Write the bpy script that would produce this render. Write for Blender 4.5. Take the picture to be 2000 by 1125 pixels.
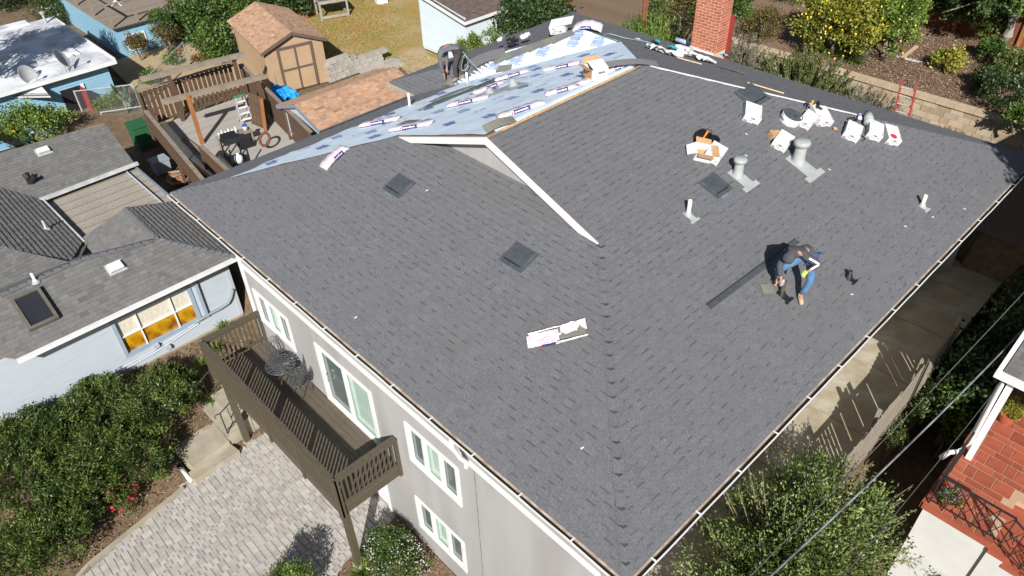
import bpy, math, random
import numpy as np
from mathutils import Vector, Matrix
random.seed(7); RNG = np.random.default_rng(11)
scene = bpy.context.scene
COL = scene.collection
for o in list(bpy.data.objects): bpy.data.objects.remove(o)

# ------------------------------------------------------------------ camera
# survey of the photograph: metres, z = 0 at the eaves of the re-roofed house,
# x runs along its front eave, y towards its back
SC = 1.5
FPX = 1452.925
PIT, YAW, ROL = 0.68319042, 2.39040608, -0.0277949
CAM = np.array([12.01300715, -3.27337262, 6.66103345]) * SC
FW = np.array([math.cos(PIT)*math.cos(YAW), math.cos(PIT)*math.sin(YAW), -math.sin(PIT)])
_r = np.array([math.sin(YAW), -math.cos(YAW), 0.0]); _u = np.cross(_r, FW)
RT = math.cos(ROL)*_r + math.sin(ROL)*_u
UP = -math.sin(ROL)*_r + math.cos(ROL)*_u
cd = bpy.data.cameras.new('camera'); cam = bpy.data.objects.new('camera', cd); COL.objects.link(cam)
cd.sensor_width = 36.0; cd.lens = FPX/2000*36.0; cd.clip_end = 2000; cd.clip_start = 0.1
cam.matrix_world = Matrix(((RT[0], UP[0], -FW[0], CAM[0]), (RT[1], UP[1], -FW[1], CAM[1]), (RT[2], UP[2], -FW[2], CAM[2]), (0, 0, 0, 1)))
scene.camera = cam
# ------------------------------------------------------------------ light
SUN = Vector((0.573, -0.593, 0.566)).normalized()
w = bpy.data.worlds.new('World'); scene.world = w; w.use_nodes = True
nt = w.node_tree; nt.nodes.clear()
bg = nt.nodes.new('ShaderNodeBackground'); sky = nt.nodes.new('ShaderNodeTexSky'); wo = nt.nodes.new('ShaderNodeOutputWorld')
sky.sky_type = 'NISHITA'; sky.sun_disc = False
sky.sun_elevation = math.asin(SUN.z); sky.sun_rotation = math.atan2(SUN.x, SUN.y)
bg.inputs[1].default_value = 0.05
nt.links.new(sky.outputs[0], bg.inputs[0]); nt.links.new(bg.outputs[0], wo.inputs[0])
sl = bpy.data.lights.new('sun', 'SUN'); sl.energy = 5.0; sl.angle = math.radians(0.53); sl.color = (1.0, 0.97, 0.92)
so = bpy.data.objects.new('sun', sl); COL.objects.link(so)
so.rotation_euler = (-SUN).to_track_quat('-Z', 'Y').to_euler(); so.location = (30, -30, 40)
vs = scene.view_settings; vs.view_transform = 'Standard'; vs.look = 'None'; vs.exposure = 0.45; vs.gamma = 1.0
scene.render.resolution_x = 1024; scene.render.resolution_y = 576

# ------------------------------------------------------------------ survey helpers (photo point -> place on a real surface)
PITCH = 0.35938607; W = 15.0; D = 16.924
def ray(px, py): return FW + RT*(px-1000)/FPX - UP*(py-562.5)/FPX
def hit(px, py, n, d0):
    d = ray(px, py); n = np.array(n, float); t = (d0 - n@CAM)/(n@d); return Vector(CAM + t*d)
def PZ(px, py, z): return hit(px, py, (0, 0, 1), z)
def PY(px, py, y): return hit(px, py, (0, 1, 0), y)
def PX(px, py, x): return hit(px, py, (1, 0, 0), x)
def RR(px, py, o=0.0): return hit(px, py, (PITCH, 0, 1), PITCH*W + o)
def FR(px, py, o=0.0): return hit(px, py, (0, -PITCH, 1), o)
def LF(px, py, o=0.0): return hit(px, py, (-PITCH, 0, 1), o)
def BK(px, py, o=0.0): return hit(px, py, (0, PITCH, 1), PITCH*D + o)
def WFp(px, py, o=0.0): return hit(px, py, (0, -PITCH, 1), -PITCH*8.03 + o)
def V(*a): return Vector(a)

# ------------------------------------------------------------------ materials
MATS = {}
def M(name, c1, c2=None, scale=6.0, rough=0.75, bump=0.0, bscale=60.0, attr=0.0, metal=0.0, spec=0.4, trans=0.0, detail=5.0, mix=(0.35, 0.65), stretch=None, c3=None, s3=0.7):
    if name in MATS: return MATS[name]
    m = bpy.data.materials.new(name); m.use_nodes = True; MATS[name] = m
    t = m.node_tree; N = t.nodes; L = t.links; b = N['Principled BSDF']
    b.inputs['Roughness'].default_value = rough; b.inputs['Metallic'].default_value = metal
    b.inputs['Specular IOR Level'].default_value = spec
    tc = N.new('ShaderNodeTexCoord'); vec = tc.outputs['Object']
    if stretch:
        mp = N.new('ShaderNodeMapping'); mp.inputs['Scale'].default_value = stretch
        L.new(vec, mp.inputs['Vector']); vec = mp.outputs['Vector']
    if c2 is None: c2 = tuple(x*0.82 for x in c1)
    nz = N.new('ShaderNodeTexNoise'); nz.inputs['Scale'].default_value = scale; nz.inputs['Detail'].default_value = detail
    L.new(vec, nz.inputs['Vector'])
    cr = N.new('ShaderNodeValToRGB'); cr.color_ramp.elements[0].position = mix[0]; cr.color_ramp.elements[1].position = mix[1]
    cr.color_ramp.elements[0].color = (*c1, 1); cr.color_ramp.elements[1].color = (*c2, 1)
    L.new(nz.outputs['Fac'], cr.inputs['Fac']); out = cr.outputs['Color']
    if c3 is not None:
        n3 = N.new('ShaderNodeTexNoise'); n3.inputs['Scale'].default_value = s3; n3.inputs['Detail'].default_value = 6
        L.new(vec, n3.inputs['Vector'])
        r3 = N.new('ShaderNodeValToRGB'); r3.color_ramp.elements[0].position = 0.45; r3.color_ramp.elements[1].position = 0.65
        L.new(n3.outputs['Fac'], r3.inputs['Fac'])
        mx3 = N.new('ShaderNodeMixRGB'); mx3.inputs[2].default_value = (*c3, 1)
        r3.color_ramp.elements[1].color = (0.55, 0.55, 0.55, 1); L.new(r3.outputs['Color'], mx3.inputs[0]); L.new(out, mx3.inputs[1]); out = mx3.outputs['Color']
    if attr:
        at = N.new('ShaderNodeAttribute'); at.attribute_name = 'shade'
        mx = N.new('ShaderNodeMixRGB'); mx.blend_type = 'MULTIPLY'; mx.inputs[0].default_value = 1.0
        L.new(out, mx.inputs[1]); L.new(at.outputs['Color'], mx.inputs[2]); out = mx.outputs['Color']
    L.new(out, b.inputs['Base Color'])
    if bump:
        bn = N.new('ShaderNodeTexNoise'); bn.inputs['Scale'].default_value = bscale; bn.inputs['Detail'].default_value = 4
        L.new(vec, bn.inputs['Vector'])
        bp = N.new('ShaderNodeBump'); bp.inputs['Strength'].default_value = bump; bp.inputs['Distance'].default_value = 0.02
        L.new(bn.outputs['Fac'], bp.inputs['Height']); L.new(bp.outputs['Normal'], b.inputs['Normal'])
    if trans:
        tr = N.new('ShaderNodeBsdfTranslucent'); ms = N.new('ShaderNodeMixShader'); ms.inputs[0].default_value = trans
        L.new(out, tr.inputs['Color']); L.new(b.outputs[0], ms.inputs[1]); L.new(tr.outputs[0], ms.inputs[2])
        L.new(ms.outputs[0], N['Material Output'].inputs['Surface'])
    return m
def leafmat(name, cols, rough=0.45, trans=0.22):
    if name in MATS: return MATS[name]
    m = bpy.data.materials.new(name); m.use_nodes = True; MATS[name] = m
    t = m.node_tree; N = t.nodes; L = t.links; b = N['Principled BSDF']; b.inputs['Roughness'].default_value = rough
    at = N.new('ShaderNodeAttribute'); at.attribute_name = 'tone'
    cr = N.new('ShaderNodeValToRGB'); e = cr.color_ramp.elements
    e[0].position = 0; e[0].color = (*cols[0], 1); e[1].position = 1; e[1].color = (*cols[-1], 1)
    for i, c in enumerate(cols[1:-1]):
        x = e.new((i+1)/(len(cols)-1)); x.color = (*c, 1)
    L.new(at.outputs['Fac'], cr.inputs['Fac']); L.new(cr.outputs['Color'], b.inputs['Base Color'])
    tr = N.new('ShaderNodeBsdfTranslucent'); ms = N.new('ShaderNodeMixShader'); ms.inputs[0].default_value = trans
    L.new(cr.outputs['Color'], tr.inputs['Color']); L.new(b.outputs[0], ms.inputs[1]); L.new(tr.outputs[0], ms.inputs[2])
    L.new(ms.outputs[0], N['Material Output'].inputs['Surface'])
    return m
def glassmat(name, col, rough=0.06, spec=0.8, c2=None):
    m = M(name, col, c2 or tuple(x*0.8 for x in col), scale=1.5, rough=rough, spec=spec)
    return m

# ------------------------------------------------------------------ mesh building
WL = {}          # world origin of each object
def link(o, parent=None, loc=(0, 0, 0)):
    COL.objects.link(o); o.location = loc; WL[o.name] = Vector(loc)
    if parent is not None:
        o.parent = parent; o.matrix_parent_inverse = Matrix.Translation(-WL[parent.name])
    return o
def tag(o, label=None, cat=None, group=None, kind=None):
    if label: o['label'] = label
    if cat: o['category'] = cat
    if group: o['group'] = group
    if kind: o['kind'] = kind
    return o
def thing(name, label, cat, loc, group=None):
    o = bpy.data.objects.new(name, None); o.empty_display_size = 0.2
    link(o, None, loc); return tag(o, label, cat, group)
def mesh_obj(name, verts, faces, mat, parent=None, smooth=False, midx=None, shade=None, tone=None):
    v = np.asarray(verts, dtype=np.float64).reshape(-1, 3)
    org = np.array([v[:, 0].mean(), v[:, 1].mean(), v[:, 2].min()])
    me = bpy.data.meshes.new(name)
    me.from_pydata((v-org).tolist(), [], faces)
    for m in (mat if isinstance(mat, (list, tuple)) else [mat]): me.materials.append(m)
    if midx is not None: me.polygons.foreach_set('material_index', np.asarray(midx, dtype=np.int32))
    if smooth: me.polygons.foreach_set('use_smooth', np.ones(len(me.polygons), dtype=bool))
    if shade is not None:
        a = me.attributes.new('shade', 'FLOAT_COLOR', 'FACE')
        s = np.asarray(shade, dtype=np.float32)
        if s.ndim == 1: s = np.stack([s, s, s], 1)
        a.data.foreach_set('color', np.concatenate([s, np.ones((len(s), 1), np.float32)], 1).ravel())
    if tone is not None:
        a = me.attributes.new('tone', 'FLOAT', 'FACE'); a.data.foreach_set('value', np.asarray(tone, dtype=np.float32))
    me.update()
    o = bpy.data.objects.new(name, me)
    return link(o, parent, org)
class MB:
    def __init__(s, X=None): s.v = []; s.f = []; s.m = []; s.X = X; s.mi = 0
    def add(s, vs_, fs):
        o = len(s.v)
        for p in vs_:
            p = Vector(p); s.v.append(tuple(s.X @ p if s.X is not None else p))
        for f in fs: s.f.append(tuple(i+o for i in f)); s.m.append(s.mi)
        return s
    def hexa(s, b, t): return s.add(list(b)+list(t), [(3, 2, 1, 0), (4, 5, 6, 7), (0, 1, 5, 4), (1, 2, 6, 5), (2, 3, 7, 6), (3, 0, 4, 7)])
    def box(s, x0, x1, y0, y1, z0, z1):
        return s.hexa([(x0, y0, z0), (x1, y0, z0), (x1, y1, z0), (x0, y1, z0)], [(x0, y0, z1), (x1, y0, z1), (x1, y1, z1), (x0, y1, z1)])
    def quad(s, *p): return s.add(p, [tuple(range(len(p)))])
    def slab(s, pts, n, th):          # polygon extruded along -n by th
        k = len(pts); n = Vector(n)
        a = [Vector(p) for p in pts]; b = [p - n*th for p in a]
        return s.add(a+b, [tuple(range(k)), tuple(range(2*k-1, k-1, -1))]+[(i, k+i, k+(i+1) % k, (i+1) % k) for i in range(k)])
    def bar(s, p, q, w, h, up=(0, 0, 1)):
        p = Vector(p); q = Vector(q); d = (q-p).normalized(); u = Vector(up)
        r = d.cross(u)
        if r.length < 1e-4: r = d.cross(Vector((1, 0, 0)))
        r.normalize(); u = r.cross(d).normalized(); r = r*w/2; u = u*h/2
        return s.hexa([p-r-u, p+r-u, p+r+u, p-r+u], [q-r-u, q+r-u, q+r+u, q-r+u])
    def tube(s, pts, r, n=8, cap=True):
        pts = [Vector(p) for p in pts]; rs = r if isinstance(r, (list, tuple)) else [r]*len(pts)
        o = []; ref = Vector((0, 0, 1)); k = len(pts)
        for i, p in enumerate(pts):
            d = (pts[min(i+1, k-1)]-pts[max(i-1, 0)]).normalized()
            a = d.cross(ref)
            if a.length < 0.05: a = d.cross(Vector((1, 0.3, 0)))
            a.normalize(); b = d.cross(a).normalized()
            for j in range(n):
                t = 2*math.pi*j/n; o.append(p + (a*math.cos(t)+b*math.sin(t))*rs[i])
        f = [(i*n+j, i*n+(j+1) % n, (i+1)*n+(j+1) % n, (i+1)*n+j) for i in range(k-1) for j in range(n)]
        if cap: f += [tuple(range(n-1, -1, -1)), tuple((k-1)*n+j for j in range(n))]
        return s.add(o, f)
    def lathe(s, prof, n=20, c=(0, 0, 0)):
        c = Vector(c); o = []; k = len(prof)
        for (r, z) in prof:
            for j in range(n):
                t = 2*math.pi*j/n; o.append(c+Vector((r*math.cos(t), r*math.sin(t), z)))
        f = [(i*n+j, i*n+(j+1) % n, (i+1)*n+(j+1) % n, (i+1)*n+j) for i in range(k-1) for j in range(n)]
        return s.add(o, f)
    def build(s, name, mat, parent=None, smooth=False, **k):
        return mesh_obj(name, s.v, s.f, mat, parent, smooth, s.m if isinstance(mat, (list, tuple)) else None, **k)
def frame(o, x, z):       # local frame: origin, x axis, z axis
    z = Vector(z).normalized(); x = Vector(x); x = (x - z*x.dot(z)).normalized(); y = z.cross(x)
    return Matrix(((x.x, y.x, z.x, o[0]), (x.y, y.y, z.y, o[1]), (x.z, y.z, z.z, o[2]), (0, 0, 0, 1)))
NR = Vector((PITCH, 0, 1)).normalized(); NF = Vector((0, -PITCH, 1)).normalized()
NL = Vector((-PITCH, 0, 1)).normalized(); NB = Vector((0, PITCH, 1)).normalized()

# ------------------------------------------------------------------ palette
m_shing = M('asphalt_shingle', (0.097, 0.099, 0.108), (0.203, 0.206, 0.22), scale=38, rough=0.92, bump=0.5, bscale=120, attr=1, spec=0.2, detail=8, mix=(0.28, 0.72), c3=(0.149, 0.146, 0.150), s3=0.55)
m_nshing = M('weathered_shingle', (0.125, 0.122, 0.119), (0.195, 0.19, 0.184), scale=45, rough=0.95, bump=0.3, bscale=200, attr=1, spec=0.2, mix=(0.3, 0.7))
m_bshing = M('brown_shingle', (0.30, 0.165, 0.10), (0.42, 0.25, 0.16), scale=50, rough=0.95, bump=0.3, bscale=200, attr=1, spec=0.2)
m_white = M('white_paint', (0.74, 0.74, 0.735), (0.66, 0.66, 0.655), scale=3, rough=0.5, bump=0.03)
m_stucco = M('grey_stucco', (0.375, 0.37, 0.365), (0.345, 0.34, 0.335), scale=2.2, rough=0.9, bump=0.25, bscale=120, stretch=(1, 1, 0.22), c3=(0.29, 0.275, 0.26), s3=1.1)
m_deckw = M('brown_deck_paint', (0.098, 0.082, 0.055), (0.076, 0.063, 0.042), scale=5, rough=0.6, bump=0.1, bscale=40, stretch=(1, 6, 6))
m_deckf = M('deck_plank', (0.125, 0.102, 0.075), (0.098, 0.08, 0.058), scale=5, rough=0.7, bump=0.1, bscale=40, stretch=(1, 8, 8))
m_iron = M('black_iron', (0.018, 0.018, 0.02), (0.03, 0.03, 0.03), scale=20, rough=0.45, spec=0.5)
m_galv = M('vent_paint', (0.385, 0.41, 0.405), (0.33, 0.355, 0.35), scale=8, rough=0.55)
m_dkmetal = M('dark_metal', (0.055, 0.065, 0.075), (0.08, 0.09, 0.10), scale=8, rough=0.45, spec=0.5)
m_black = M('black_plastic', (0.012, 0.012, 0.014), (0.02, 0.02, 0.022), scale=8, rough=0.5)
m_card = M('white_carton', (0.70, 0.69, 0.69), (0.61, 0.60, 0.60), scale=9, rough=0.7)
m_kraft = M('kraft_card', (0.50, 0.31, 0.15), (0.42, 0.25, 0.12), scale=9, rough=0.8)
m_ink = M('carton_ink', (0.16, 0.13, 0.15), (0.24, 0.20, 0.22), scale=60, rough=0.7)
m_inkp = M('carton_ink_pale', (0.55, 0.55, 0.58), (0.62, 0.61, 0.63), scale=60, rough=0.7)
m_red = M('red_ink', (0.55, 0.03, 0.07), (0.45, 0.02, 0.05), scale=8, rough=0.6)
m_pink = M('pink_wrapper', (0.70, 0.52, 0.60), (0.72, 0.66, 0.70), scale=14, rough=0.3, bump=0.5, bscale=16, spec=0.5)
m_navy = M('navy_print', (0.035, 0.035, 0.16), (0.05, 0.05, 0.2), scale=20, rough=0.4)
m_under = M('pale_blue_underlayment', (0.62, 0.74, 0.86), (0.70, 0.80, 0.90), scale=1.2, rough=0.55, bump=0.35, bscale=2.2, stretch=(3, 1, 1), c3=(0.64, 0.72, 0.80), s3=0.6)
m_print = M('blue_print', (0.12, 0.17, 0.42), (0.19, 0.24, 0.50), scale=40, rough=0.55)
m_printp = M('faded_blue_print', (0.28, 0.36, 0.58), (0.38, 0.46, 0.64), scale=40, rough=0.55)
m_conc = M('concrete', (0.40, 0.36, 0.28), (0.30, 0.27, 0.21), scale=2.5, rough=0.9, bump=0.1, bscale=60, c3=(0.34, 0.28, 0.18), s3=0.8)
m_tanedge = M('tan_gutter_edge', (0.55, 0.49, 0.42), (0.34, 0.24, 0.17), scale=5, rough=0.7, stretch=(1, 1, 1))
m_rawwood = M('raw_plywood', (0.50, 0.28, 0.12), (0.62, 0.42, 0.24), scale=10, rough=0.8)
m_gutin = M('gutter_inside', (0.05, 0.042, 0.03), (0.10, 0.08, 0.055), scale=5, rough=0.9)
m_winD = glassmat('dark_window_glass', (0.12, 0.155, 0.15))
m_winL = glassmat('green_window_glass', (0.33, 0.45, 0.38), c2=(0.42, 0.54, 0.47))

# ------------------------------------------------------------------ shingles
def cam_dist(p): return float(np.linalg.norm(np.asarray(p)-CAM))
def in_frame(p):
    d = np.asarray(p)-CAM; z = d@FW
    if z < 0.1: return False
    x = 1000+FPX*(d@RT)/z; y = 562.5-FPX*(d@UP)/z
    return -30 < x < 2030 and -30 < y < 1155
def shingle_field(parent, O, U, Vv, umin, umax, vmax, expo, mat, wr=(0.10, 0.27), n_parts=0, dash=0.36, var=0.032, lift=0.0, thick=0.012, band=0.028, dashv=0.6, hue=0.0, cut=None, seed=1, base=None, name='shingle'):
    R = np.random.default_rng(seed)
    O = np.array(O, float); U = np.array(U, float); Vv = np.array(Vv, float); N = np.cross(U, Vv); N /= np.linalg.norm(N)
    if N[2] < 0: N = -N
    tabs = []
    nc = int(math.ceil(vmax/expo))
    for i in range(nc):
        v0 = i*expo; v1 = min(v0+expo, vmax)
        lo0, lo1 = umin(v0), umax(v0); hi0, hi1 = umin(v1), umax(v1)
        a, b = min(lo0, hi0), max(lo1, hi1)
        if b-a < 0.02: continue
        u = a - R.uniform(0, wr[1])
        gap = R.random() < 0.5
        while u < b:
            wd = R.uniform(*wr) * (0.75 if gap else 1.0); u1 = u+wd
            c0, c1 = max(u, lo0), min(u1, lo1); d0, d1 = max(u, hi0), min(u1, hi1)
            if c0 > lo1: c0 = lo1
            if c1 < lo0: c1 = lo0
            if d0 > hi1: d0 = hi1
            if d1 < hi0: d1 = hi0
            if (c1-c0) + (d1-d0) > 0.01 and not (cut and cut((u+u1)/2, (v0+v1)/2)):
                s = max(0.6, R.normal(1.0, var)); h = R.normal(0, hue) if hue else 0
                tabs.append((c0, max(c1, c0), max(d1, d0), d0, v0, v1, thick + (0.005 if not gap else 0.0) + lift, s*(1+h), s, s*(1-h), gap and R.random() < dash*2))
            u = u1; gap = not gap
    def geo(ts):
        v = []; f = []; sh = []
        for (c0, c1, d1, d0, v0, v1, th, sr, sg, sb, dk) in ts:
            vb = v1-band; k = band/(v1-v0) if v1-v0 > band else 0.5; vb = v1-(v1-v0)*k
            e0 = d0+(c0-d0)*k; e1 = d1+(c1-d1)*k
            o = len(v); hm = (th*k + (0.002+lift)*(1-k))
            for (uu, vv, hh) in ((c0, v0, lift-0.002), (c1, v0, lift-0.002), (c0, v0, th), (c1, v0, th), (e1, vb, hm), (e0, vb, hm), (d1, v1, lift+0.002), (d0, v1, lift+0.002)):
                v.append(O+U*uu+Vv*vv+N*hh)
            f += [(o, o+1, o+3, o+2), (o+2, o+3, o+4, o+5), (o+5, o+4, o+6, o+7), (o, o+2, o+5, o+7), (o+1, o+6, o+4, o+3)]
            q_ = dashv+0.3*((c0*7.31+v0*3.7) % 1.0)**1.5
            sh += [(sr, sg, sb)]*2 + [(sr*q_, sg*q_, sb*q_) if dk else (sr, sg, sb)] + [(sr, sg, sb)]*2
        return v, f, sh
    parts = []
    if n_parts:
        sc = []
        for i, t in enumerate(tabs):
            c = O+U*(t[0]+t[1])/2+Vv*(t[4]+t[5])/2
            sc.append(((cam_dist(c) if in_frame(c) else 1e6)/max(0.02, math.sqrt(t[1]-t[0]+0.001)), i))
        sc.sort(); pick = set(i for _, i in sc[:n_parts])
        parts = [tabs[i] for i in sorted(pick)]; tabs = [t for i, t in enumerate(tabs) if i not in pick]
    if tabs:
        v, f, sh = geo(tabs); o = mesh_obj(name+'_field', v, f, mat, parent, shade=sh); o['kind'] = 'stuff'
    for t in parts:
        v, f, sh = geo([t]); mesh_obj(name, v, f, mat, parent, shade=sh)
def poly_range(poly):
    def rng(v):
        xs = []
        n = len(poly)
        for i in range(n):
            (u0, v0), (u1, v1) = poly[i], poly[(i+1) % n]
            if (v0 <= v <= v1) or (v1 <= v <= v0):
                if abs(v1-v0) < 1e-9: xs += [u0, u1]
                else: xs.append(u0+(u1-u0)*(v-v0)/(v1-v0))
        return (min(xs), max(xs)) if xs else (0, 0)
    return rng
def shingle_poly(parent, pts, eave, mat, expo=0.143, **k):      # pts: 3D polygon, eave = (i, j) indices of the bottom edge
    P = [np.array(p, float) for p in pts]; O = P[eave[0]]; U = P[eave[1]]-O; U /= np.linalg.norm(U)
    c = sum(P)/len(P); Vv = (c-O) - U*((c-O)@U)
    n = np.cross(U, Vv); n /= np.linalg.norm(n); Vv = np.cross(n, U); Vv /= np.linalg.norm(Vv)
    uv = [((p-O)@U, (p-O)@Vv) for p in P]
    v0 = min(b for a, b in uv); uv = [(a, b-v0) for a, b in uv]; O = O+Vv*v0
    vm = max(b for a, b in uv); rg = poly_range(uv)
    shingle_field(parent, O, U, Vv, lambda v: rg(min(max(v, 1e-4), vm-1e-4))[0], lambda v: rg(min(max(v, 1e-4), vm-1e-4))[1], vm, expo, mat, **k)

# ================================================================== GROUND
def gh(x, y):
    if y > 21.15 and x > 1.5: return -1.05
    if y > 16.6 and x > -2: return -2.5
    if x < 2.6 and y > 1.25:
        return -4.3 + max(0, min(1, (y-15)/7))*1.6*max(0, min(1, (x+9)/5))
    if x < -0.4: return -5.05
    if x > 14.4: return -5.7 if x > 15.7 else -4.0
    if x < 3.4 and y < 1.25: return -5.05 - (x+0.4)/3.8*1.1
    if x < 15: return -6.2
    return -6.2
gx = np.concatenate([[-300, -120, -60], np.arange(-34, 34, 0.5), [60, 120, 300]])
gy = np.concatenate([[-300, -100, -40], np.arange(-20, 44, 0.5), [60, 120, 300]])
gv = [(x, y, gh(x, y)-0.02+0.015*math.sin(x*1.7)*math.cos(y*1.3)) for y in gy for x in gx]
nx = len(gx); gf = [(j*nx+i, j*nx+i+1, (j+1)*nx+i+1, (j+1)*nx+i) for j in range(len(gy)-1) for i in range(nx-1)]
m_soil = M('garden_soil', (0.13, 0.085, 0.05), (0.20, 0.14, 0.085), scale=5, rough=1, bump=0.6, bscale=25, c3=(0.10, 0.075, 0.045), s3=0.9)
g = mesh_obj('ground', gv, gf, m_soil); g['kind'] = 'structure'

# ================================================================== MAIN HOUSE
house = thing('house', 'large grey stucco house with its charcoal shingle roof being replaced', 'house', (7.5, 8.4, -6.1))
CS = math.sqrt(1+PITCH**2)
E0 = V(-1.445, 8.03, 0); BB = V(-1.445, D, 0); HH = V(3.0, 12.475, 1.598); V1 = V(4.445, 12.475, 1.598); V0 = V(0, 8.03, 0)
PP = V(7.5, D-7.5, PITCH*7.5); GY = 4.3
GG = V(7.5, GY, PITCH*7.5); GR = V(W-GY, GY, PITCH*GY); GLf = V(GY, GY, PITCH*GY)
LL = V(0, 0, 0); NN = V(W, 0, 0); RRc = V(W, D, 0)
m_deckb = M('roof_boarding', (0.25, 0.16, 0.09), (0.32, 0.22, 0.13), scale=4, rough=0.9)
roof = MB()
for pts, n in (([LL, NN, V(W-4.7, 4.7, PITCH*4.7), V(4.7, 4.7, PITCH*4.7)], NF), ([NN, RRc, PP, GG, GR], NR), ([RRc, BB, HH, V1, PP], NB),
               ([LL, GLf, GG, PP, V1, V0], NL), ([E0, V0, V1, HH], NF), ([E0, HH, BB], NL)):
    roof.slab([p - n*0.004 for p in pts], n, 0.05)
roofo = roof.build('roof', m_deckb, house)
# front slope
up = np.array([0, 1, PITCH])/CS
shingle_field(roofo, (0, 0, 0), (1, 0, 0), up, lambda v: v/CS, lambda v: W-v/CS, 4.69*CS, 0.143, m_shing, n_parts=130, seed=1)
# right slope
up = np.array([-1, 0, PITCH])/CS
shingle_field(roofo, (W, 0, 0), (0, 1, 0), up, lambda v: min(v/CS, GY), lambda v: D-v/CS, 7.45*CS, 0.143, m_shing, n_parts=170, seed=2)
# back slope
up = np.array([0, -1, PITCH])/CS
shingle_field(roofo, (0, D, 0), (1, 0, 0), up, lambda v: (v/CS-1.445 if v/CS < 4.445 else v/CS), lambda v: W-v/CS, 7.45*CS, 0.143, m_shing, seed=3)
# left end of the rear wing
up = np.array([1, 0, PITCH])/CS
shingle_field(roofo, (-1.445, 0, 0), (0, 1, 0), up, lambda v: 8.03+v/CS, lambda v: D-v/CS, 4.445*CS, 0.143, m_shing, seed=4)
# rear wing front slope: shingled only up to a stepped edge
up = np.array([0, 1, PITCH])/CS
def wing_edge(v):
    c = int(v/0.143); t = min(max(v/(4.445*CS), 0), 1)
    return 0.55 + 1.55*t + 0.9*max(0, 0.35-t) + 0.28*((c//4) % 2)
shingle_field(roofo, (0, 8.03, 0), (1, 0, 0), up, lambda v: v/CS-1.445, lambda v: min(v/CS, wing_edge(v)), 4.43*CS, 0.143, m_shing, seed=5, lift=0.006)
# starter strip along the left eave
up = np.array([1, 0, PITCH])/CS
shingle_field(roofo, (0, 0, 0), (0, 1, 0), up, lambda v: v/CS, lambda v: 8.03+v/CS, 1.29, 0.143, m_shing, seed=6, lift=0.006)

# underlayment sheets on the left slope and on the wing
def strip_sheet(P0, U, Vv, umin, umax, v0, v1, lift, seed):
    R = np.random.default_rng(seed); U = np.array(U, float); Vv = np.array(Vv, float); N = np.cross(U, Vv); N = N/np.linalg.norm(N); N = N if N[2] > 0 else -N
    n = 46; k = 9; v = []; f = []
    ph = R.uniform(0, 6, 6)
    for j in range(k+1):
        vv = v0+(v1-v0)*j/k; a, b = umin(vv), umax(vv)
        for i in range(n+1):
            uu = a+(b-a)*i/n
            h = lift + 0.006*(math.sin(uu*3.1+ph[0]+vv*2)+math.sin(uu*7.3+ph[1]-vv*3.0)*0.6+math.sin(vv*9+ph[2])*0.5) + 0.008
            v.append(np.array(P0)+U*uu+Vv*vv+N*max(h, lift*0.5+0.002))
    for j in range(k):
        for i in range(n):
            o = j*(n+1)+i; f.append((o, o+1, o+n+2, o+n+1))
    return v, f
upL = np.array([1, 0, PITCH])/CS
edges = [1.15, 2.2, 3.3, 4.45, 5.6, 6.85, 7.47*CS]
for i in range(6):
    fa = lambda v: (min(v/CS, GY))
    fb = lambda v: (8.03+v/CS if v/CS < 4.445 else D-v/CS)
    v, f = strip_sheet((0, 0, 0), (0, 1, 0), upL, fa, fb, edges[i], edges[i+1]+0.06 if i < 5 else edges[i+1], 0.010+0.004*(i % 2)+0.003*i, i)
    mesh_obj('underlayment_sheet', v, f, m_under, roofo, smooth=True)
upW = np.array([0, 1, PITCH])/CS
we = [0.5, 1.2, 2.4, 3.6, 4.44*CS]
for i in range(4):
    v, f = strip_sheet((0, 8.03, 0), (1, 0, 0), upW, lambda v: min(max(v/CS-1.4, 0.5+0.28*v), v/CS-0.01), lambda v: v/CS, we[i], we[i+1], 0.008+0.002*i, 20+i)
    mesh_obj('underlayment_sheet', v, f, m_under, roofo, smooth=True)
# printing on the underlayment: blocks of unreadable blue lettering
def print_block(O, X, Y, N, s, mat, kind):
    b = MB(frame(O, X, N))
    if kind == 0:
        for i in range(6):
            wdt = 0.30*s*random.uniform(0.75, 1.0); y = (i-2.5)*0.062*s; t = 0.018*s if i != 2 else 0.034*s
            x = -0.16*s
            while x < wdt-0.16*s:
                l = random.uniform(0.03, 0.09)*s; b.quad((x, y-t, 0), (x+l, y-t, 0), (x+l, y+t, 0), (x, y+t, 0)); x += l+0.008*s
        b.quad((0.03*s, -0.19*s, 0.001), (0.075*s, -0.19*s, 0.001), (0.075*s, 0.19*s, 0.001), (0.03*s, 0.19*s, 0.001))
    else:
        x = -0.2*s
        for i in range(7):
            l = random.uniform(0.03, 0.07)*s
            if i != 2: b.quad((x, -0.03*s, 0), (x+l, -0.03*s, 0), (x+l, 0.03*s, 0), (x, 0.03*s, 0))
            x += l+0.012*s
    b.build('print_mark', mat, roofo)
k = 0
for x in (1.6, 2.25, 2.9, 3.55, 4.2, 4.85, 5.5, 6.1, 6.8):
    y0 = min(x, 4.45)+0.6+0.5*(k % 3); y1 = (8.03+x if x < 4.445 else D-x)-0.5
    y = y0; k += 1; q = 0
    while y < y1:
        O = V(x+random.uniform(-0.15, 0.15), y, 0); O.z = PITCH*O.x; O += NL*0.05
        print_block(O, (0.25, 1, 0.25*PITCH), 0, NL, 1.0 if q % 2 == 0 else 0.75, m_print if (q+k) % 3 else m_printp, 0 if q % 2 == 0 else 1)
        y += 0.95; q += 1
for (px, py) in ((1122, 84), (1170, 83), (1062, 102), (970, 128), (1130, 70), (1010, 118)):
    O = WFp(px, py)+NF*0.04; print_block(O, (1, 0.3, 0), 0, NF, 1.3, m_printp, 0)
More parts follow.
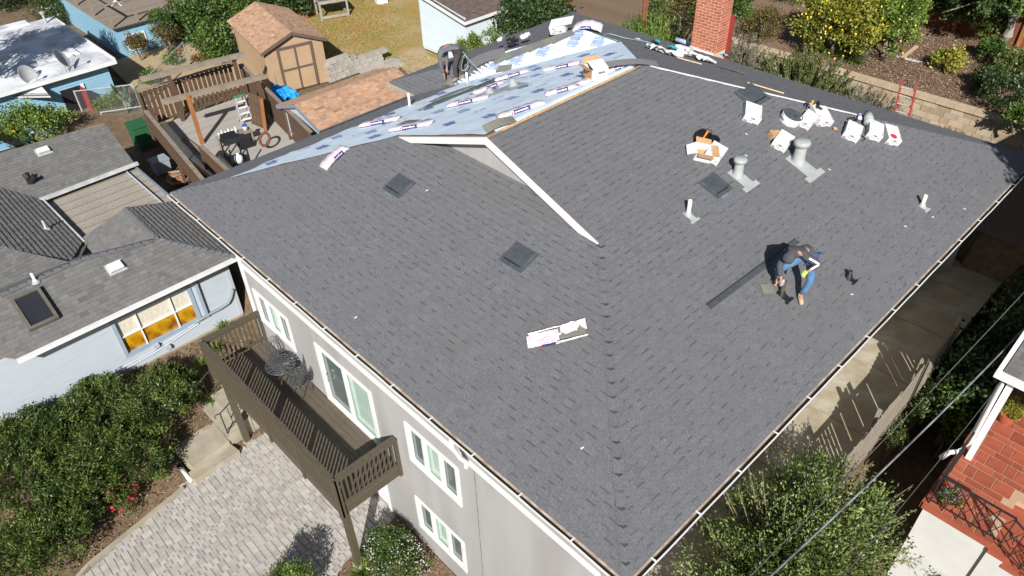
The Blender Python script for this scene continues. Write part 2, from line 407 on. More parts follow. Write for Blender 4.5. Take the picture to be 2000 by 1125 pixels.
# bare wood at the ridge, torn shingle strips near it
b = MB(); b.bar(V(7.56, 4.7, PITCH*7.5+0.02), V(7.56, 9.1, PITCH*7.5+0.02), 0.035, 0.04); b.build('ridge_board', m_rawwood, roofo)
b = MB(); b.bar(V(7.43, 4.6, PITCH*7.43+0.03), V(7.43, 9.15, PITCH*7.43+0.03), 0.10, 0.03); b.build('ridge_underlay', m_under, roofo)
# hip caps from the near corner to the gable
def caps(A, B, nA, nB, step, wdt, parent, skip=0.0, every=1):
    A = Vector(A); B = Vector(B); L = (B-A).length; d = (B-A)/L; k = int(L/step)
    for i in range(k):
        if random.random() < skip: continue
        p0 = A+d*(i*step); p1 = A+d*(i*step+step*1.25)
        sa = d.cross(nA).normalized(); sb = nB.cross(d).normalized()
        if sa.dot(sb) > 0: sb = -sb
        hi = 0.040+0.006*(i % 2); lo = 0.020
        nn_ = (nA+nB).normalized(); wv = wdt*random.uniform(0.9, 1.1)
        if sa.z > 0: sa = -sa
        if sb.z > 0: sb = -sb
        v = [p0+nn_*hi, p0+sa*wv+nA*hi, p1+sa*wv+nA*lo, p1+nn_*lo, p0+sb*wv+nB*hi, p1+sb*wv+nB*lo,
             p0, p0+sa*wv, p0+sb*wv]
        m1 = p0.lerp(p1, 0.62); m2 = p0.lerp(p1, 0.76); hm = 0.030; ch_ = d*0.075
        v += [m1+nn_*hm, m1+sa*wv+nA*hm+ch_, m1+sb*wv+nB*hm+ch_, m2+nn_*(hm-.003), m2+sa*wv+nA*(hm-.003)+ch_, m2+sb*wv+nB*(hm-.003)+ch_]
        f = [(0, 1, 10, 9), (9, 10, 13, 12), (12, 13, 2, 3), (0, 9, 11, 4), (9, 12, 14, 11), (12, 3, 5, 14), (6, 7, 1, 0), (6, 0, 4, 8)]
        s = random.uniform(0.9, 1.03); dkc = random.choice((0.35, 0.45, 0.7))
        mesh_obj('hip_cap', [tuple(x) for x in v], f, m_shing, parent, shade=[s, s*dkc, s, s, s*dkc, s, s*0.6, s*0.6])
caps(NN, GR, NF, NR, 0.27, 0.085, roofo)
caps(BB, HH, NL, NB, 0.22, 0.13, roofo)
# white felt strip along the open rear hip
b = MB(); A = V(*PP); Bq = V(*RRc)
pts = [A.lerp(Bq, t) for t in np.linspace(0.02, 0.53, 24)]
for i in range(23):
    wa = 0.07+0.05*math.sin(i*1.3)**2; n2 = (NR+NB).normalized()*0.03
    s1 = Vector((0.35, -0.6, 0))*wa; s2 = Vector((0.35, -0.6, 0))*(0.07+0.05*math.sin((i+1)*1.3)**2)
    b.quad(pts[i]+n2, pts[i]+n2+s1-Vector((0, 0, 0.1*wa)), pts[i+1]+n2+s2-Vector((0, 0, 0.1*wa)), pts[i+1]+n2)
b.build('felt_strip', m_white, roofo)

# dutch gable
gb = MB(); gb.slab([V(4.67, 4.67, PITCH*4.67-0.05), V(W-4.67, 4.67, PITCH*4.67-0.05), V(7.5, 4.67, PITCH*7.5-0.05)], (0, -1, 0), 0.12)
gb.build('gable_wall', m_stucco, house)
for sgn in (1, -1):
    b = MB(); ex = 7.5-GY-0.04
    top = V(7.5, GY-0.01, PITCH*7.5-0.008); end = V(7.5+sgn*ex, GY-0.01, PITCH*(7.5-ex)-0.008); low = V(7.5+sgn*(ex-0.5), GY-0.01, PITCH*(7.5-ex+0.5)-0.165)
    b.hexa([top+V(0, -0.04, -0.165), top+V(0, 0, -0.165), low, low+V(0, -0.04, 0)],
           [top+V(0, -0.04, 0), top, end, end+V(0, -0.04, 0)])
    b.build('rake_board', m_white, house)
sf = MB(); sf.slab([V(7.5, GY, PITCH*7.5-0.07), V(W-GY-.1, GY, PITCH*(GY+.1)-0.07), V(W-4.7, 4.67, PITCH*4.7-0.07), V(7.5, 4.67, PITCH*7.5-0.07)], NR, 0.02)
sf.slab([V(7.5, 4.67, PITCH*7.5-0.07), V(4.7, 4.67, PITCH*4.7-0.07), V(GY+.1, GY, PITCH*(GY+.1)-0.07), V(7.5, GY, PITCH*7.5-0.07)], NL, 0.02)
sf.build('gable_soffit', m_white, house)

# gutters
def gutter(p, q, out, parent, extra=''):
    p = Vector(p); q = Vector(q); out = Vector(out); d = (q-p).normalized()
    gu = MB()
    prof = [(0.0, -0.02), (0.01, -0.07), (0.07, -0.07), (0.088, -0.03), (0.088, -0.01), (0.104, -0.01), (0.104, -0.045), (0.08, -0.085), (0.0, -0.085)]
    n = 40
    for i in range(n+1):
        c = p.lerp(q, i/n)+Vector((0, 0, 0.009*math.sin(i*1.9)+0.004*math.sin(i*5.3)))
        for (o, z) in prof: gu.v.append(tuple(c+out*o+Vector((0, 0, z))))
    k = len(prof)
    for i in range(n):
        for j in range(k-1):
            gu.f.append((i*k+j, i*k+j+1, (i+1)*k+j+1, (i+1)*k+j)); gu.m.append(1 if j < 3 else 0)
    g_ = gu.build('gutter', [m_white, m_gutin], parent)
    L = (q-p).length; nb = int(L/1.12)
    for i in range(nb):
        c = p+d*(0.55+i*1.12); hb = MB(); hb.bar(c+Vector((0, 0, -0.008)), c+out*0.10+Vector((0, 0, -0.004)), 0.03, 0.008); hb.build('gutter_hanger', m_white, g_)
    e = MB(); e.bar(p+Vector((0, 0, -0.03))+out*0.008, q+Vector((0, 0, -0.03))+out*0.008, 0.018, 0.05); e.build('drip_edge', m_tanedge, parent)
gutter((0, 0, 0), (W, 0, 0), (0, -1, 0), house)
gutter((W, 0, 0), (W, D, 0), (1, 0, 0), house)
fa = MB()
fa.bar(V(-0.02, 0.1, -0.09), V(-0.02, 8.03, -0.09), 0.04, 0.16); fa.bar(V(-1.46, 8.03, -0.09), V(-1.46, D, -0.09), 0.04, 0.16); fa.bar(V(-1.46, D+.02, -0.09), V(W, D+.02, -0.09), 0.04, 0.16)
fa.build('fascia', m_white, house)
fa = MB(); fa.bar(V(-0.05, 8.01, -0.06), V(-1.44, 8.01, -0.06), 0.03, 0.09); fa.build('wing_fascia', m_stucco, house)
so_ = MB(); so_.box(0.05, W-0.05, 0.05, D-0.05, -0.15, -0.125); so_.box(-1.4, 0.06, 8.08, D-.06, -0.15, -0.125); so_.build('soffit', m_white, house)

# front wall with openings
def wall_y(x0, x1, z0, z1, y, ops, th=0.15):
    b = MB(); xs = sorted(set([x0, x1]+[o[0] for o in ops]+[o[1] for o in ops])); zs = sorted(set([z0, z1]+[o[2] for o in ops]+[o[3] for o in ops]))
    for i in range(len(xs)-1):
        for j in range(len(zs)-1):
            cx = (xs[i]+xs[i+1])/2; cz = (zs[j]+zs[j+1])/2
            if any(o[0] < cx < o[1] and o[2] < cz < o[3] for o in ops): continue
            b.quad((xs[i], y, zs[j]), (xs[i+1], y, zs[j]), (xs[i+1], y, zs[j+1]), (xs[i], y, zs[j+1]))
    for o in ops:
        b.quad((o[0], y, o[2]), (o[0], y+th, o[2]), (o[0], y+th, o[3]), (o[0], y, o[3])); b.quad((o[1], y, o[2]), (o[1], y, o[3]), (o[1], y+th, o[3]), (o[1], y+th, o[2]))
        b.quad((o[0], y, o[3]), (o[0], y+th, o[3]), (o[1], y+th, o[3]), (o[1], y, o[3])); b.quad((o[0], y, o[2]), (o[1], y, o[2]), (o[1], y+th, o[2]), (o[0], y+th, o[2]))
    return b
WY = 0.3; WXL, WXR = 2.55, 14.3
ops = [(2.93, 4.53, -2.72, -1.70), (5.80, 7.93, -3.46, -1.66), (9.17, 10.77, -2.78, -1.62), (9.09, 10.70, -5.34, -4.22), (3.6, 7.72, -6.1, -4.1)]
b = wall_y(WXL, WXR, -6.3, -0.13, WY, ops)
WXS = 13.85; b.quad((WXS, WY+.2, -6.3), (WXS, D-0.6, -6.3), (WXS, D-0.6, -0.13), (WXS, WY+.2, -0.13)); b.quad((WXR, WY, -6.3), (WXR, WY+.2, -6.3), (WXR, WY+.2, -.13), (WXR, WY, -.13)); b.quad((WXS, WY+.2, -6.3), (WXR, WY+.2, -6.3), (WXR, WY+.2, -.13), (WXS, WY+.2, -.13)); b.quad((WXL, WY, -6.3), (WXL, WY, -0.13), (WXL, D-.6, -0.13), (WXL, D-.6, -6.3))
b.quad((WXL, D-.6, -6.3), (WXL, D-.6, -.13), (WXR, D-.6, -.13), (WXR, D-.6, -6.3))
b.build('wall', m_stucco, house)
b = MB(); b.box(-1.0, WXL, 8.6, D-.6, -5, -0.13); b.build('wing_wall', m_stucco, house)
b = MB(); b.box(WXL-0.02, WXR+0.02, WY-0.035, WY-0.001, -1.12, -1.0); b.build('frieze_board', m_white, house)
b = MB(); b.box(WXL-0.03, WXL+0.11, WY-0.038, WY-0.002, -6.2, -0.14); b.build('corner_board', m_white, house)
b = MB(); b.box(11.28, 11.30, WY-0.006, WY-0.001, -6.2, -1.10); b.build('wall_joint', M('joint_stain', (0.16, 0.12, 0.10), (0.3, 0.25, 0.22), scale=3), house)
b = MB(); b.tube([V(11.2, -0.07, -0.1), V(11.2, -0.07, -0.25), V(11.18, 0.1, -0.75), V(11.18, 0.23, -1.0), V(11.15, 0.23, -1.15)], 0.045, 8); b.build('downspout', m_white, house)
def window(o, y, cols, name='window', fw=0.06, panes=None, sill=True):
    x0, x1, z0, z1 = o; fr = MB()
    fr.box(x0-0.04, x0+fw, y-0.03, y+0.07, z0-0.04, z1+0.04); fr.box(x1-fw, x1+0.04, y-0.03, y+0.07, z0-0.04, z1+0.04)
    fr.box(x0+fw, x1-fw, y-0.028, y+0.07, z1-fw*0.7, z1+0.04); fr.box(x0+fw, x1-fw, y-0.028, y+0.07, z0-0.04, z0+fw*0.7)
    n = len(cols); ww = (x1-x0)/n
    for i in range(1, n): fr.box(x0+i*ww-0.035, x0+i*ww+0.035, y-0.022, y+0.07, z0+fw*0.7, z1-fw*0.7)
    wn = fr.build(name, m_white, house)
    for i, c in enumerate(cols):
        a0 = x0+i*ww+(fw if i == 0 else 0.035); a1 = x0+(i+1)*ww-(fw if i == n-1 else 0.035)
        p = MB(); p.box(a0, a1, y+0.05+0.02*(c is m_winL), y+0.09, z0+fw*0.7, z1-fw*0.7); p.build('pane', c, wn)
        s = MB(); s.box(a0, a0+0.025, y+0.03, y+0.045, z0+fw*.7, z1-fw*.7); s.box(a1-0.025, a1, y+0.03, y+0.045, z0+fw*.7, z1-fw*.7); s.box(a0+.025, a1-.025, y+.03, y+.045, z0+fw*.7, z0+fw*.7+0.03)
        s.build('sash', M('pale_sash', (0.55, 0.6, 0.57), (0.5, 0.55, 0.52)), wn)
    return wn
window(ops[0], WY, [m_winD, m_winL, m_winD]); window(ops[2], WY, [m_winD, m_winL, m_winD]); window(ops[3], WY, [m_winD, m_winL, m_winD])
sd = window(ops[1], WY, [m_winD, m_winL], 'sliding_door', fw=0.08)
b = MB(); b.tube([V(6.0, 0.28, -2.75), V(6.0, 0.22, -2.72), V(6.0, 0.22, -2.5), V(6.0, 0.28, -2.47)], 0.015, 6); b.build('handle', m_white, sd)
gd = MB(); gd.box(3.6, 7.72, WY+0.06, WY+0.1, -6.1, -4.1)
gdo = gd.build('garage_door', m_white, house)
for r in range(4):
    for c in range(6):
        b = MB(); b.box(3.66+c*0.68, 4.27+c*0.68, WY+0.035, WY+0.06, -6.05+r*0.49, -5.63+r*0.49); b.build('door_panel', m_white, gdo)
b = MB(); b.box(7.72, 7.82, WY-0.03, WY+0.02, -6.1, -4.0); b.box(3.5, 7.72, WY-0.03, WY+0.02, -4.1, -4.0); b.box(3.5, 3.6, WY-.03, WY+.02, -6.1, -4.1); b.build('garage_trim', m_white, house)

# chimney
ch = MB(); cx0, cx1, cy0, cy1 = 3.98, 4.92, 17.0, 17.75
m_mortar = M('mortar', (0.66, 0.54, 0.45), (0.56, 0.44, 0.36), scale=20, rough=0.95)
ch.box(cx0+.012, cx1-.012, cy0+.012, cy1-.012, -2.6, 2.3); cho = ch.build('chimney', m_mortar, house)
m_brick = M('red_brick', (0.50, 0.17, 0.09), (0.40, 0.125, 0.07), scale=9, rough=0.9, bump=0.3, bscale=60, attr=1)
bz = 0.0; row = 0; hz_ = 0.097; 
while bz < 2.25:
    off = 0 if row % 2 else 0.14
    for face in (0, 1):
        a0, a1 = (cx0, cx1) if face == 0 else (cy0, cy1)
        u = a0-off
        while u < a1-0.01:
            p0 = max(u, a0)+(0.0 if u <= a0 else 0.012); p1 = min(u+0.28, a1)-(0.0 if u+0.28 >= a1 else 0.012)
            if face == 1 and u <= a0: p0 = a0+0.105
            if p1-p0 > 0.03:
                b = MB()
                if face == 0: b.box(p0, p1, cy0, cy0+0.1, bz+0.011, bz+hz_-0.011)
                else: b.box(cx1-0.1, cx1, p0, p1, bz+0.011, bz+hz_-0.011)
                s = random.uniform(0.8, 1.15); b.build('brick', m_brick, cho, shade=[(s, s*random.uniform(.85, 1.1), s*.95)]*6)
            u += 0.28
    bz += hz_; row += 1
b = MB(); b.box(cx1-0.02, cx1+0.10, cy1+0.02, cy1+0.1, -1.6, 1.15); b.build('flue_trim', M('red_trim', (0.30, 0.035, 0.03), (0.25, 0.03, 0.03)), cho)
b = MB(); b.bar(V(cx0-.02, cy0-.01, 0.02), V(cx1+.02, cy0-.01, 0.02), 0.03, 0.08); b.build('flashing', m_white, cho)

# ================================================================== THINGS ON THE ROOF
def rect_marks(b, w_, h_, items):
    for (x0, x1, y0, y1) in items: b.quad((x0*w_, y0*h_, 0), (x1*w_, y0*h_, 0), (x1*w_, y1*h_, 0), (x0*w_, y1*h_, 0))
def carton(L, R, label, depth=0.54, hgt=0.20, seal=False):
    A = RR(*L, hgt*CS); B = RR(*R, hgt*CS); wv = (B-A).length; x = (B-A)/wv
    y = NR.cross(x).normalized()
    if y.dot(Vector((FW[0], FW[1], 0))) < 0: y = -y
    O = A - NR*hgt
    t = thing('nail_carton', label, 'carton', tuple((A+B)/2+y*depth/2-NR*hgt), 'white nail cartons on the right slope')
    X = Matrix(((x.x, y.x, NR.x, O.x), (x.y, y.y, NR.y, O.y), (x.z, y.z, NR.z, O.z), (0, 0, 0, 1)))
    b = MB(X); e = 0.006
    b.hexa([(e, e, 0.012), (wv-e, e, 0.012), (wv-e, depth-e, 0.012), (e, depth-e, 0.012)], [(0, 0, hgt-0.004), (wv, 0, hgt-0.004), (wv, depth, hgt-0.004), (0, depth, hgt-0.004)])
    b.build('carton_body', m_card, t)
    b = MB(X @ Matrix.Translation((0, 0, hgt-0.003)))
    b.box(0, wv, 0, depth*0.5-0.003, 0, 0.006); b.build('flap', m_card, t)
    b = MB(X @ Matrix.Translation((0, 0, hgt-0.003))); b.box(0, wv, depth*0.5+0.003, depth, 0, 0.006); b.build('flap', m_card, t)
    Z = Matrix.Translation((0, 0, hgt+0.005))
    b = MB(X @ Z); rect_marks(b, wv, depth, [(0.12, 0.8, 0.60, 0.63), (0.12, 0.78, 0.66, 0.68), (0.12, 0.6, 0.71, 0.73), (0.12, 0.72, 0.32, 0.34), (0.12, 0.7, 0.26, 0.28), (0.2, 0.5, 0.4, 0.44)]); b.build('faint_print', m_inkp, t)
    b = MB(X @ Z); rect_marks(b, wv, depth, [(0.93, 0.96, 0.08, 0.34), (0.14, 0.17, 0.2, 0.32)]); b.build('side_print', m_ink, t)
    F = X @ Matrix.Translation((0, -0.0025, 0)) @ Matrix.Rotation(math.pi/2, 4, 'X')
    b = MB(F); rect_marks(b, wv, hgt, [(0.42, 0.66, 0.66, 0.84), (0.06, 0.28, 0.16, 0.32), (0.62, 0.95, 0.1, 0.2), (0.32, 0.36, 0.5, 0.62), (0.4, 0.58, 0.4, 0.46), (0.7, 0.9, 0.55, 0.6)]); b.build('front_print', m_ink, t)
    if seal:
        b = MB(X @ Z @ Matrix.Translation((wv*0.42, depth*0.2, 0))); b.lathe([(0.001, 0.012), (0.07, 0.012), (0.085, 0.002)], 16); b.build('red_disc', m_red, t)
    return t
carton((1455.7, 223), (1487.4, 234), 'white nail carton standing alone below the upper flat vent')
carton((1562.4, 231), (1585.3, 245.5), 'white nail carton with hand tools on its back edge', 0.55)
carton((1602.4, 235.3), (1629.6, 237.5), 'white nail carton just right of the tool carton', 0.56)
carton((1511.7, 273), (1538.4, 289), 'white nail carton in front of the small brown parcel')
carton((1651, 255.7), (1680, 270), 'leftmost white nail carton of the row of three')
carton((1697.5, 256.7), (1724.9, 268.5), 'middle white nail carton of the row of three', 0.56)
carton((1736.6, 269.4), (1762, 276.3), 'rightmost white nail carton with a red disc on its lid', 0.56, seal=True)
carton((1378, 297.8), (1405.8, 314), 'white nail carton beside the opened carton and tool bag')
# small brown parcel
A = RR(1519, 262, 0.1); t = thing('parcel', 'small brown cardboard parcel with white labels behind a carton', 'parcel', tuple(A-NR*0.1))
X = frame(A-NR*0.085, (0.5, 0.9, 0), NR)
b = MB(X); b.box(-0.2, 0.2, -0.09, 0.09, 0, 0.13); b.build('parcel_body', m_kraft, t)
b = MB(X); b.box(0.02, 0.12, -0.06, 0.05, 0.131, 0.134); b.box(-0.16, -0.1, -0.0902, -0.089, 0.01, 0.12); b.build('paper_label', m_white, t)
# opened carton
A = RR(1369, 303, 0.05); t = thing('opened_carton', 'opened carton with brown flaps beside the nail carton', 'carton', tuple(A))
X = frame(A-NR*0.04, (0.75, 0.65, 0), NR)
b = MB(X)
for q in (((-0.18, -0.18), (0.18, -0.18)), ((0.18, -0.18), (0.18, 0.18)), ((0.18, 0.18), (-0.18, 0.18)), ((-0.18, 0.18), (-0.18, -0.18))):
    (x0, y0), (x1, y1) = q; b.bar((x0, y0, 0.12), (x1, y1, 0.12), 0.008, 0.22)
b.build('carton_wall', m_card, t)
b = MB(X); b.box(-0.17, 0.17, -0.17, 0.17, 0.01, 0.06); b.build('carton_inside', m_kraft, t)
for (p, q) in (((-0.18, -0.18, 0.23), (0.18, -0.18, 0.23)), ((0.18, -0.18, 0.23), (0.18, 0.18, 0.23)), ((0.18, 0.18, 0.23), (-0.18, 0.18, 0.23))):
    p = Vector(p); q = Vector(q); o_ = Vector(((p.x+q.x)/2, (p.y+q.y)/2, 0)).normalized()*0.15+Vector((0, 0, 0.03))
    b = MB(X); b.slab([p, q, q+o_, p+o_], (0, 0, 1), 0.006); b.build('flap', m_kraft, t)
b = MB(X); b.slab([(-0.18, -0.18, 0.23), (-0.18, 0.18, 0.23), (-0.36, 0.16, 0.1), (-0.36, -0.16, 0.1)], (0, 0, 1), 0.006); b.build('flap', m_card, t)
# tool bag
A = RR(1369, 276, 0.0); t = thing('tool_bag', 'black open tool pouch with an orange grip sticking out', 'tool bag', tuple(A))
X = frame(A, (1, 0.6, 0), NR)
b = MB(X); b.lathe([(0.0, 0.01), (0.17, 0.01), (0.2, 0.1), (0.19, 0.2), (0.16, 0.2), (0.16, 0.06), (0.0, 0.05)], 12); b.build('pouch', m_black, t)
b = MB(X); b.lathe([(0.0, 0.01), (0.12, 0.01), (0.15, 0.08), (0.12, 0.17), (0.1, 0.16), (0.1, 0.05), (0, .05)], 10, (0.26, 0.06, 0)); b.build('side_pocket', m_black, t)
b = MB(X); b.tube([(-0.17, 0, 0.18), (-0.12, 0, 0.34), (0.1, 0.02, 0.36), (0.17, 0, 0.18)], 0.012, 6); b.build('carry_loop', m_black, t)
b = MB(X); b.tube([(0.02, 0.03, 0.08), (0.04, 0.06, 0.3)], [0.02, 0.03], 8); b.build('tool_grip', M('orange_grip', (0.75, 0.28, 0.02), (0.6, 0.2, 0.02)), t)
# coil of flashing
A = RR(1541, 236, 0.0); t = thing('flashing_coil', 'big coil of black strip in a white band between cartons', 'coil', tuple(A))
X = frame(A, (1, 0, 0), NR)
b = MB(X); b.lathe([(0.25, 0.0), (0.255, 0.06), (0.255, 0.20), (0.25, 0.21)], 28); b.build('white_band', m_card, t, smooth=True)
b = MB(X); b.lathe([(0.25, 0.205), (0.20, 0.20), (0.15, 0.204), (0.085, 0.2), (0.08, 0.12), (0.0, 0.1)], 28); b.build('coil_core', m_dkmetal, t)
b = MB(X)
for k in range(12):
    a0 = -2.4+k*0.05; b.quad((0.2565*math.cos(a0), 0.2565*math.sin(a0), 0.06), (0.2565*math.cos(a0+.05), 0.2565*math.sin(a0+.05), 0.06), (0.2565*math.cos(a0+.05), 0.2565*math.sin(a0+.05), 0.11), (0.2565*math.cos(a0), 0.2565*math.sin(a0), 0.11))
b.build('band_print', m_ink, t)
# tools on the carton
def small(name, label, cat, px, off, f, pl=RR, n=NR, ax=(1, 0.5, 0), group=None):
    A = pl(px[0], px[1], off) - n*0.0; t = thing(name, label, cat, tuple(A), group); f(frame(A, ax, n), t); return t
def knife(X, t):
    b = MB(X); b.tube([(0, -0.1, 0.02), (0, 0.06, 0.02), (0.01, 0.12, 0.02)], [0.022, 0.03, 0.018], 8); b.build('grip', M('yellow_grip', (0.78, 0.52, 0.02), (0.7, 0.42, 0.02)), t)
    b = MB(X); b.box(-0.01, 0.01, -0.2, -0.1, 0.015, 0.022); b.build('blade', m_galv, t)
small('utility_knife', 'yellow handled knife on the back edge of a carton', 'knife', (1585, 202), 0.24, knife, ax=(0.9, 0.3, 0))
def nailer(X, t):
    b = MB(X); b.box(-0.03, 0.03, -0.12, 0.10, 0, 0.07); b.build('tool_body', m_black, t)
    b = MB(X); b.tube([(0, -0.1, 0.05), (0.12, -0.14, 0.04)], 0.02, 8); b.build('handle', m_black, t)
small('caulk_tool', 'black hand tool lying across the carton back edge', 'tool', (1596, 206), 0.24, nailer, ax=(0.9, 0.5, 0))
def marker(X, t):
    b = MB(X); b.tube([(0, -0.07, 0.02), (0, 0.07, 0.02)], 0.018, 8); b.build('shaft', m_black, t)
    b = MB(X); b.tube([(0, -0.09, 0.02), (0, -0.07, 0.02)], 0.02, 8); b.build('blue_cap', M('blue_cap', (0.03, 0.05, 0.35), (0.03, 0.05, 0.3)), t)
small('marker_pen', 'thick black marker left of the yellow knife', 'marker', (1574, 203), 0.1, marker, ax=(0.9, 0.3, 0))
# pipe length, bottle, black tool with cable
def stub(X, t):
    b = MB(X); b.tube([(0, -0.2, 0.1), (0, 0.2, 0.1)], [0.125, 0.095], 20); b.build('duct', m_galv, t, smooth=True)
    b = MB(X); b.tube([(0, -0.21, 0.1), (0, -0.19, 0.1)], 0.13, 20); b.build('rim', m_galv, t, smooth=True)
small('spare_duct', 'grey duct length lying behind the row of three cartons', 'duct', (1692, 236), 0.06, stub, ax=(0.85, 0.55, 0))
def bottle(X, t):
    b = MB(X); b.tube([(0, -0.1, 0.05), (0, 0.08, 0.05), (0, 0.11, 0.05), (0, 0.15, 0.05)], [0.05, 0.05, 0.025, 0.025], 12); b.build('bottle_body', m_white, t, smooth=True)
    b = MB(X); b.tube([(0, -0.03, 0.05), (0, 0.04, 0.05)], 0.0515, 12, cap=False); b.build('bottle_label', M('blue_label', (0.06, 0.22, 0.6), (0.05, 0.2, 0.5)), t)
    b = MB(X); b.tube([(0, 0.15, 0.05), (0, 0.18, 0.05)], 0.028, 10); b.build('cap', m_black, t)
small('spray_bottle', 'white bottle with blue label beside the grey duct', 'bottle', (1677, 231), 0.03, bottle, ax=(0.9, 0.5, 0))
def drill(X, t):
    b = MB(X); b.tube([(-0.12, 0, 0.06), (0.0, 0, 0.07), (0.1, 0, 0.06)], [0.04, 0.055, 0.025], 10); b.build('motor_body', m_black, t, smooth=True)
    b = MB(X); b.tube([(-0.06, 0, 0.05), (-0.1, -0.14, 0.04)], [0.03, 0.035], 8); b.build('handle', m_black, t)
    b = MB(X); b.tube([(-0.1, -0.14, 0.04), (-0.2, -0.28, 0.02), (-0.12, -0.42, 0.02), (0.02, -0.5, 0.015), (0.1, -0.62, 0.02), (0.0, -0.7, 0.02)], 0.012, 6); b.build('power_cable', m_black, t)
small('power_drill', 'black power tool with cable behind the leftmost carton', 'power tool', (1664, 237), 0.03, drill, ax=(0.6, 0.8, 0))

# vents
def tflash(X, t, s, mat=m_galv):
    b = MB(X); b.box(-0.15*s, 0.26*s, -0.13*s, 0.13*s, 0.012, 0.018); b.box(0.26*s, 0.36*s, -0.22*s, 0.22*s, 0.014, 0.02); b.build('flashing', mat, t)
def roof_vent(px, label, s):
    A = RR(*px); t = thing('roof_vent', label, 'vent', tuple(A), 'grey capped roof vents')
    X = frame(A, (1, 0, 0), NR); tflash(X, t, s*1.25)
    Xv = Matrix.Translation(A)
    b = MB(Xv); r = 0.105*s; h = 0.42*s
    b.lathe([(r*1.35, -0.09*s), (r*1.2, 0.04*s), (r*1.05, 0.10*s), (r, 0.16*s), (r*0.95, h-0.08*s)], 22); b.build('stack', m_galv, t, smooth=True)
    b = MB(Xv); b.lathe([(r*0.95, h-0.085*s), (r*1.35, h-0.075*s), (r*1.4, h-0.03*s), (r*1.36, h), (r*1.1, h+0.02*s), (0.001, h+0.025*s)], 22); b.build('cap', m_galv, t, smooth=True)
roof_vent((1440.5, 343), 'slimmer grey capped roof vent left of the stout one', 1.0)
roof_vent((1558, 317), 'stout grey capped roof vent in front of the cartons', 1.28)
def pipe(px, label, mat, h=0.34, s=0.55, pl=RR, n=NR, ax=(1, 0, 0), fl=m_galv, r=0.042, group='plumbing pipes through the roof', flash=True):
    A = pl(*px); t = thing('vent_pipe', label, 'vent pipe', tuple(A), group); X = frame(A, ax, n)
    if flash:
        tflash(X, t, s, fl)
        b = MB(Matrix.Translation(A)); b.lathe([(r*2.3, -0.03), (r*1.7, 0.06), (r*1.05, 0.10)], 14); b.build('collar', fl, t, smooth=True)
    b = MB(Matrix.Translation(A)); b.lathe([(r, -0.03), (r, h), (r*0.8, h), (r*0.8, h-0.05), (0.001, h-0.05)], 14); b.build('pipe', mat, t, smooth=True)
    return t
m_pvc = M('cream_pvc', (0.72, 0.70, 0.60), (0.66, 0.63, 0.53))
pipe((1344, 420), 'cream vent pipe on the right slope nearest the gable', m_pvc, 0.36, 0.62)
pipe((1800.5, 403), 'cream vent pipe near the far right eave', m_pvc, 0.30, 0.5)
m_rust = M('rusty_pipe', (0.07, 0.045, 0.03), (0.12, 0.07, 0.04))
pipe((1526, 575), 'black vent pipe with rusty rim at the crouching worker', m_rust, 0.34, 0.62, fl=m_black)
pipe((1657, 542), 'short black vent pipe with white tip near right eave', m_black, 0.18, 0.5, fl=m_black)
def pipeL(px, label, pl, n):
    pipe(px, label, m_white, 0.40, 0.4, pl, n, r=0.035, flash=False)
pipeL((800.3, 207.5), 'white vent pipe at the lower left edge of the underlayment', LF, NL)
pipeL((912.5, 166), 'short white vent pipe behind the bending worker', WFp, NF)
def flat_vent(px, label, pl, n, ax, w_, l_, extra=False):
    A = pl(*px); t = thing('flat_vent', label, 'roof vent', tuple(A), 'low dark roof vents'); X = frame(A, ax, n)
    b = MB(X); b.box(-l_*0.62, l_*0.72, -w_*0.62, w_*0.62, 0.010, 0.016); b.build('base_flange', m_dkmetal, t)
    b = MB(X); b.hexa([(-l_*0.5, -w_*0.5, 0.016), (l_*0.5, -w_*0.5, 0.016), (l_*0.5, w_*0.5, 0.016), (-l_*0.5, w_*0.5, 0.016)], [(-l_*0.46, -w_*0.46, 0.04), (l_*0.48, -w_*0.48, 0.085), (l_*0.48, w_*0.48, 0.085), (-l_*0.46, w_*0.46, 0.04)])
    b.build('hood', m_dkmetal, t)
    b = MB(X)
    for k in range(4): b.box(l_*0.505, l_*0.515, -w_*0.42+k*w_*0.215, -w_*0.42+k*w_*0.215+w_*0.17, 0.025, 0.07)
    b.build('louvre', m_black, t)
    b = MB(X); b.box(l_*0.72, l_*0.84, -w_*0.3, w_*0.1, 0.006, 0.010); b.build('tape_strip', M('blue_grey_tape', (0.13, 0.18, 0.24), (0.16, 0.22, 0.28)), t)
flat_vent((781, 362), 'dark flat vent on the front slope nearest the underlayment', FR, NF, (0, -1, 0), 0.52, 0.42)
flat_vent((1015, 501), 'dark flat vent in the middle of the front slope', FR, NF, (0, -1, 0), 0.52, 0.42)
flat_vent((1396, 362), 'dark flat vent on the right slope below the opened carton', RR, NR, (1, 0, 0), 0.5, 0.42)
flat_vent((1467, 186), 'wide dark flat vent high on the right slope', RR, NR, (1, 0, 0), 0.66, 0.5)
# long drip flashing
A = RR(1384.5, 600, 0.02); B = RR(1557, 471, 0.02)
b = MB(); d = (B-A).normalized(); s_ = NR.cross(d); b.hexa([A-s_*.055, A+s_*.055, A+s_*.055+NR*.012, A-s_*.055+NR*.03], [B-s_*.055, B+s_*.055, B+s_*.055+NR*.012, B-s_*.055+NR*.03])
b.bar(A+s_*0.05+NR*0.02, B+s_*0.05+NR*0.02, 0.012, 0.05, NR)
tag(b.build('metal_flashing', m_dkmetal), 'long dark grey metal flashing strip lying under the crouching worker', 'flashing')
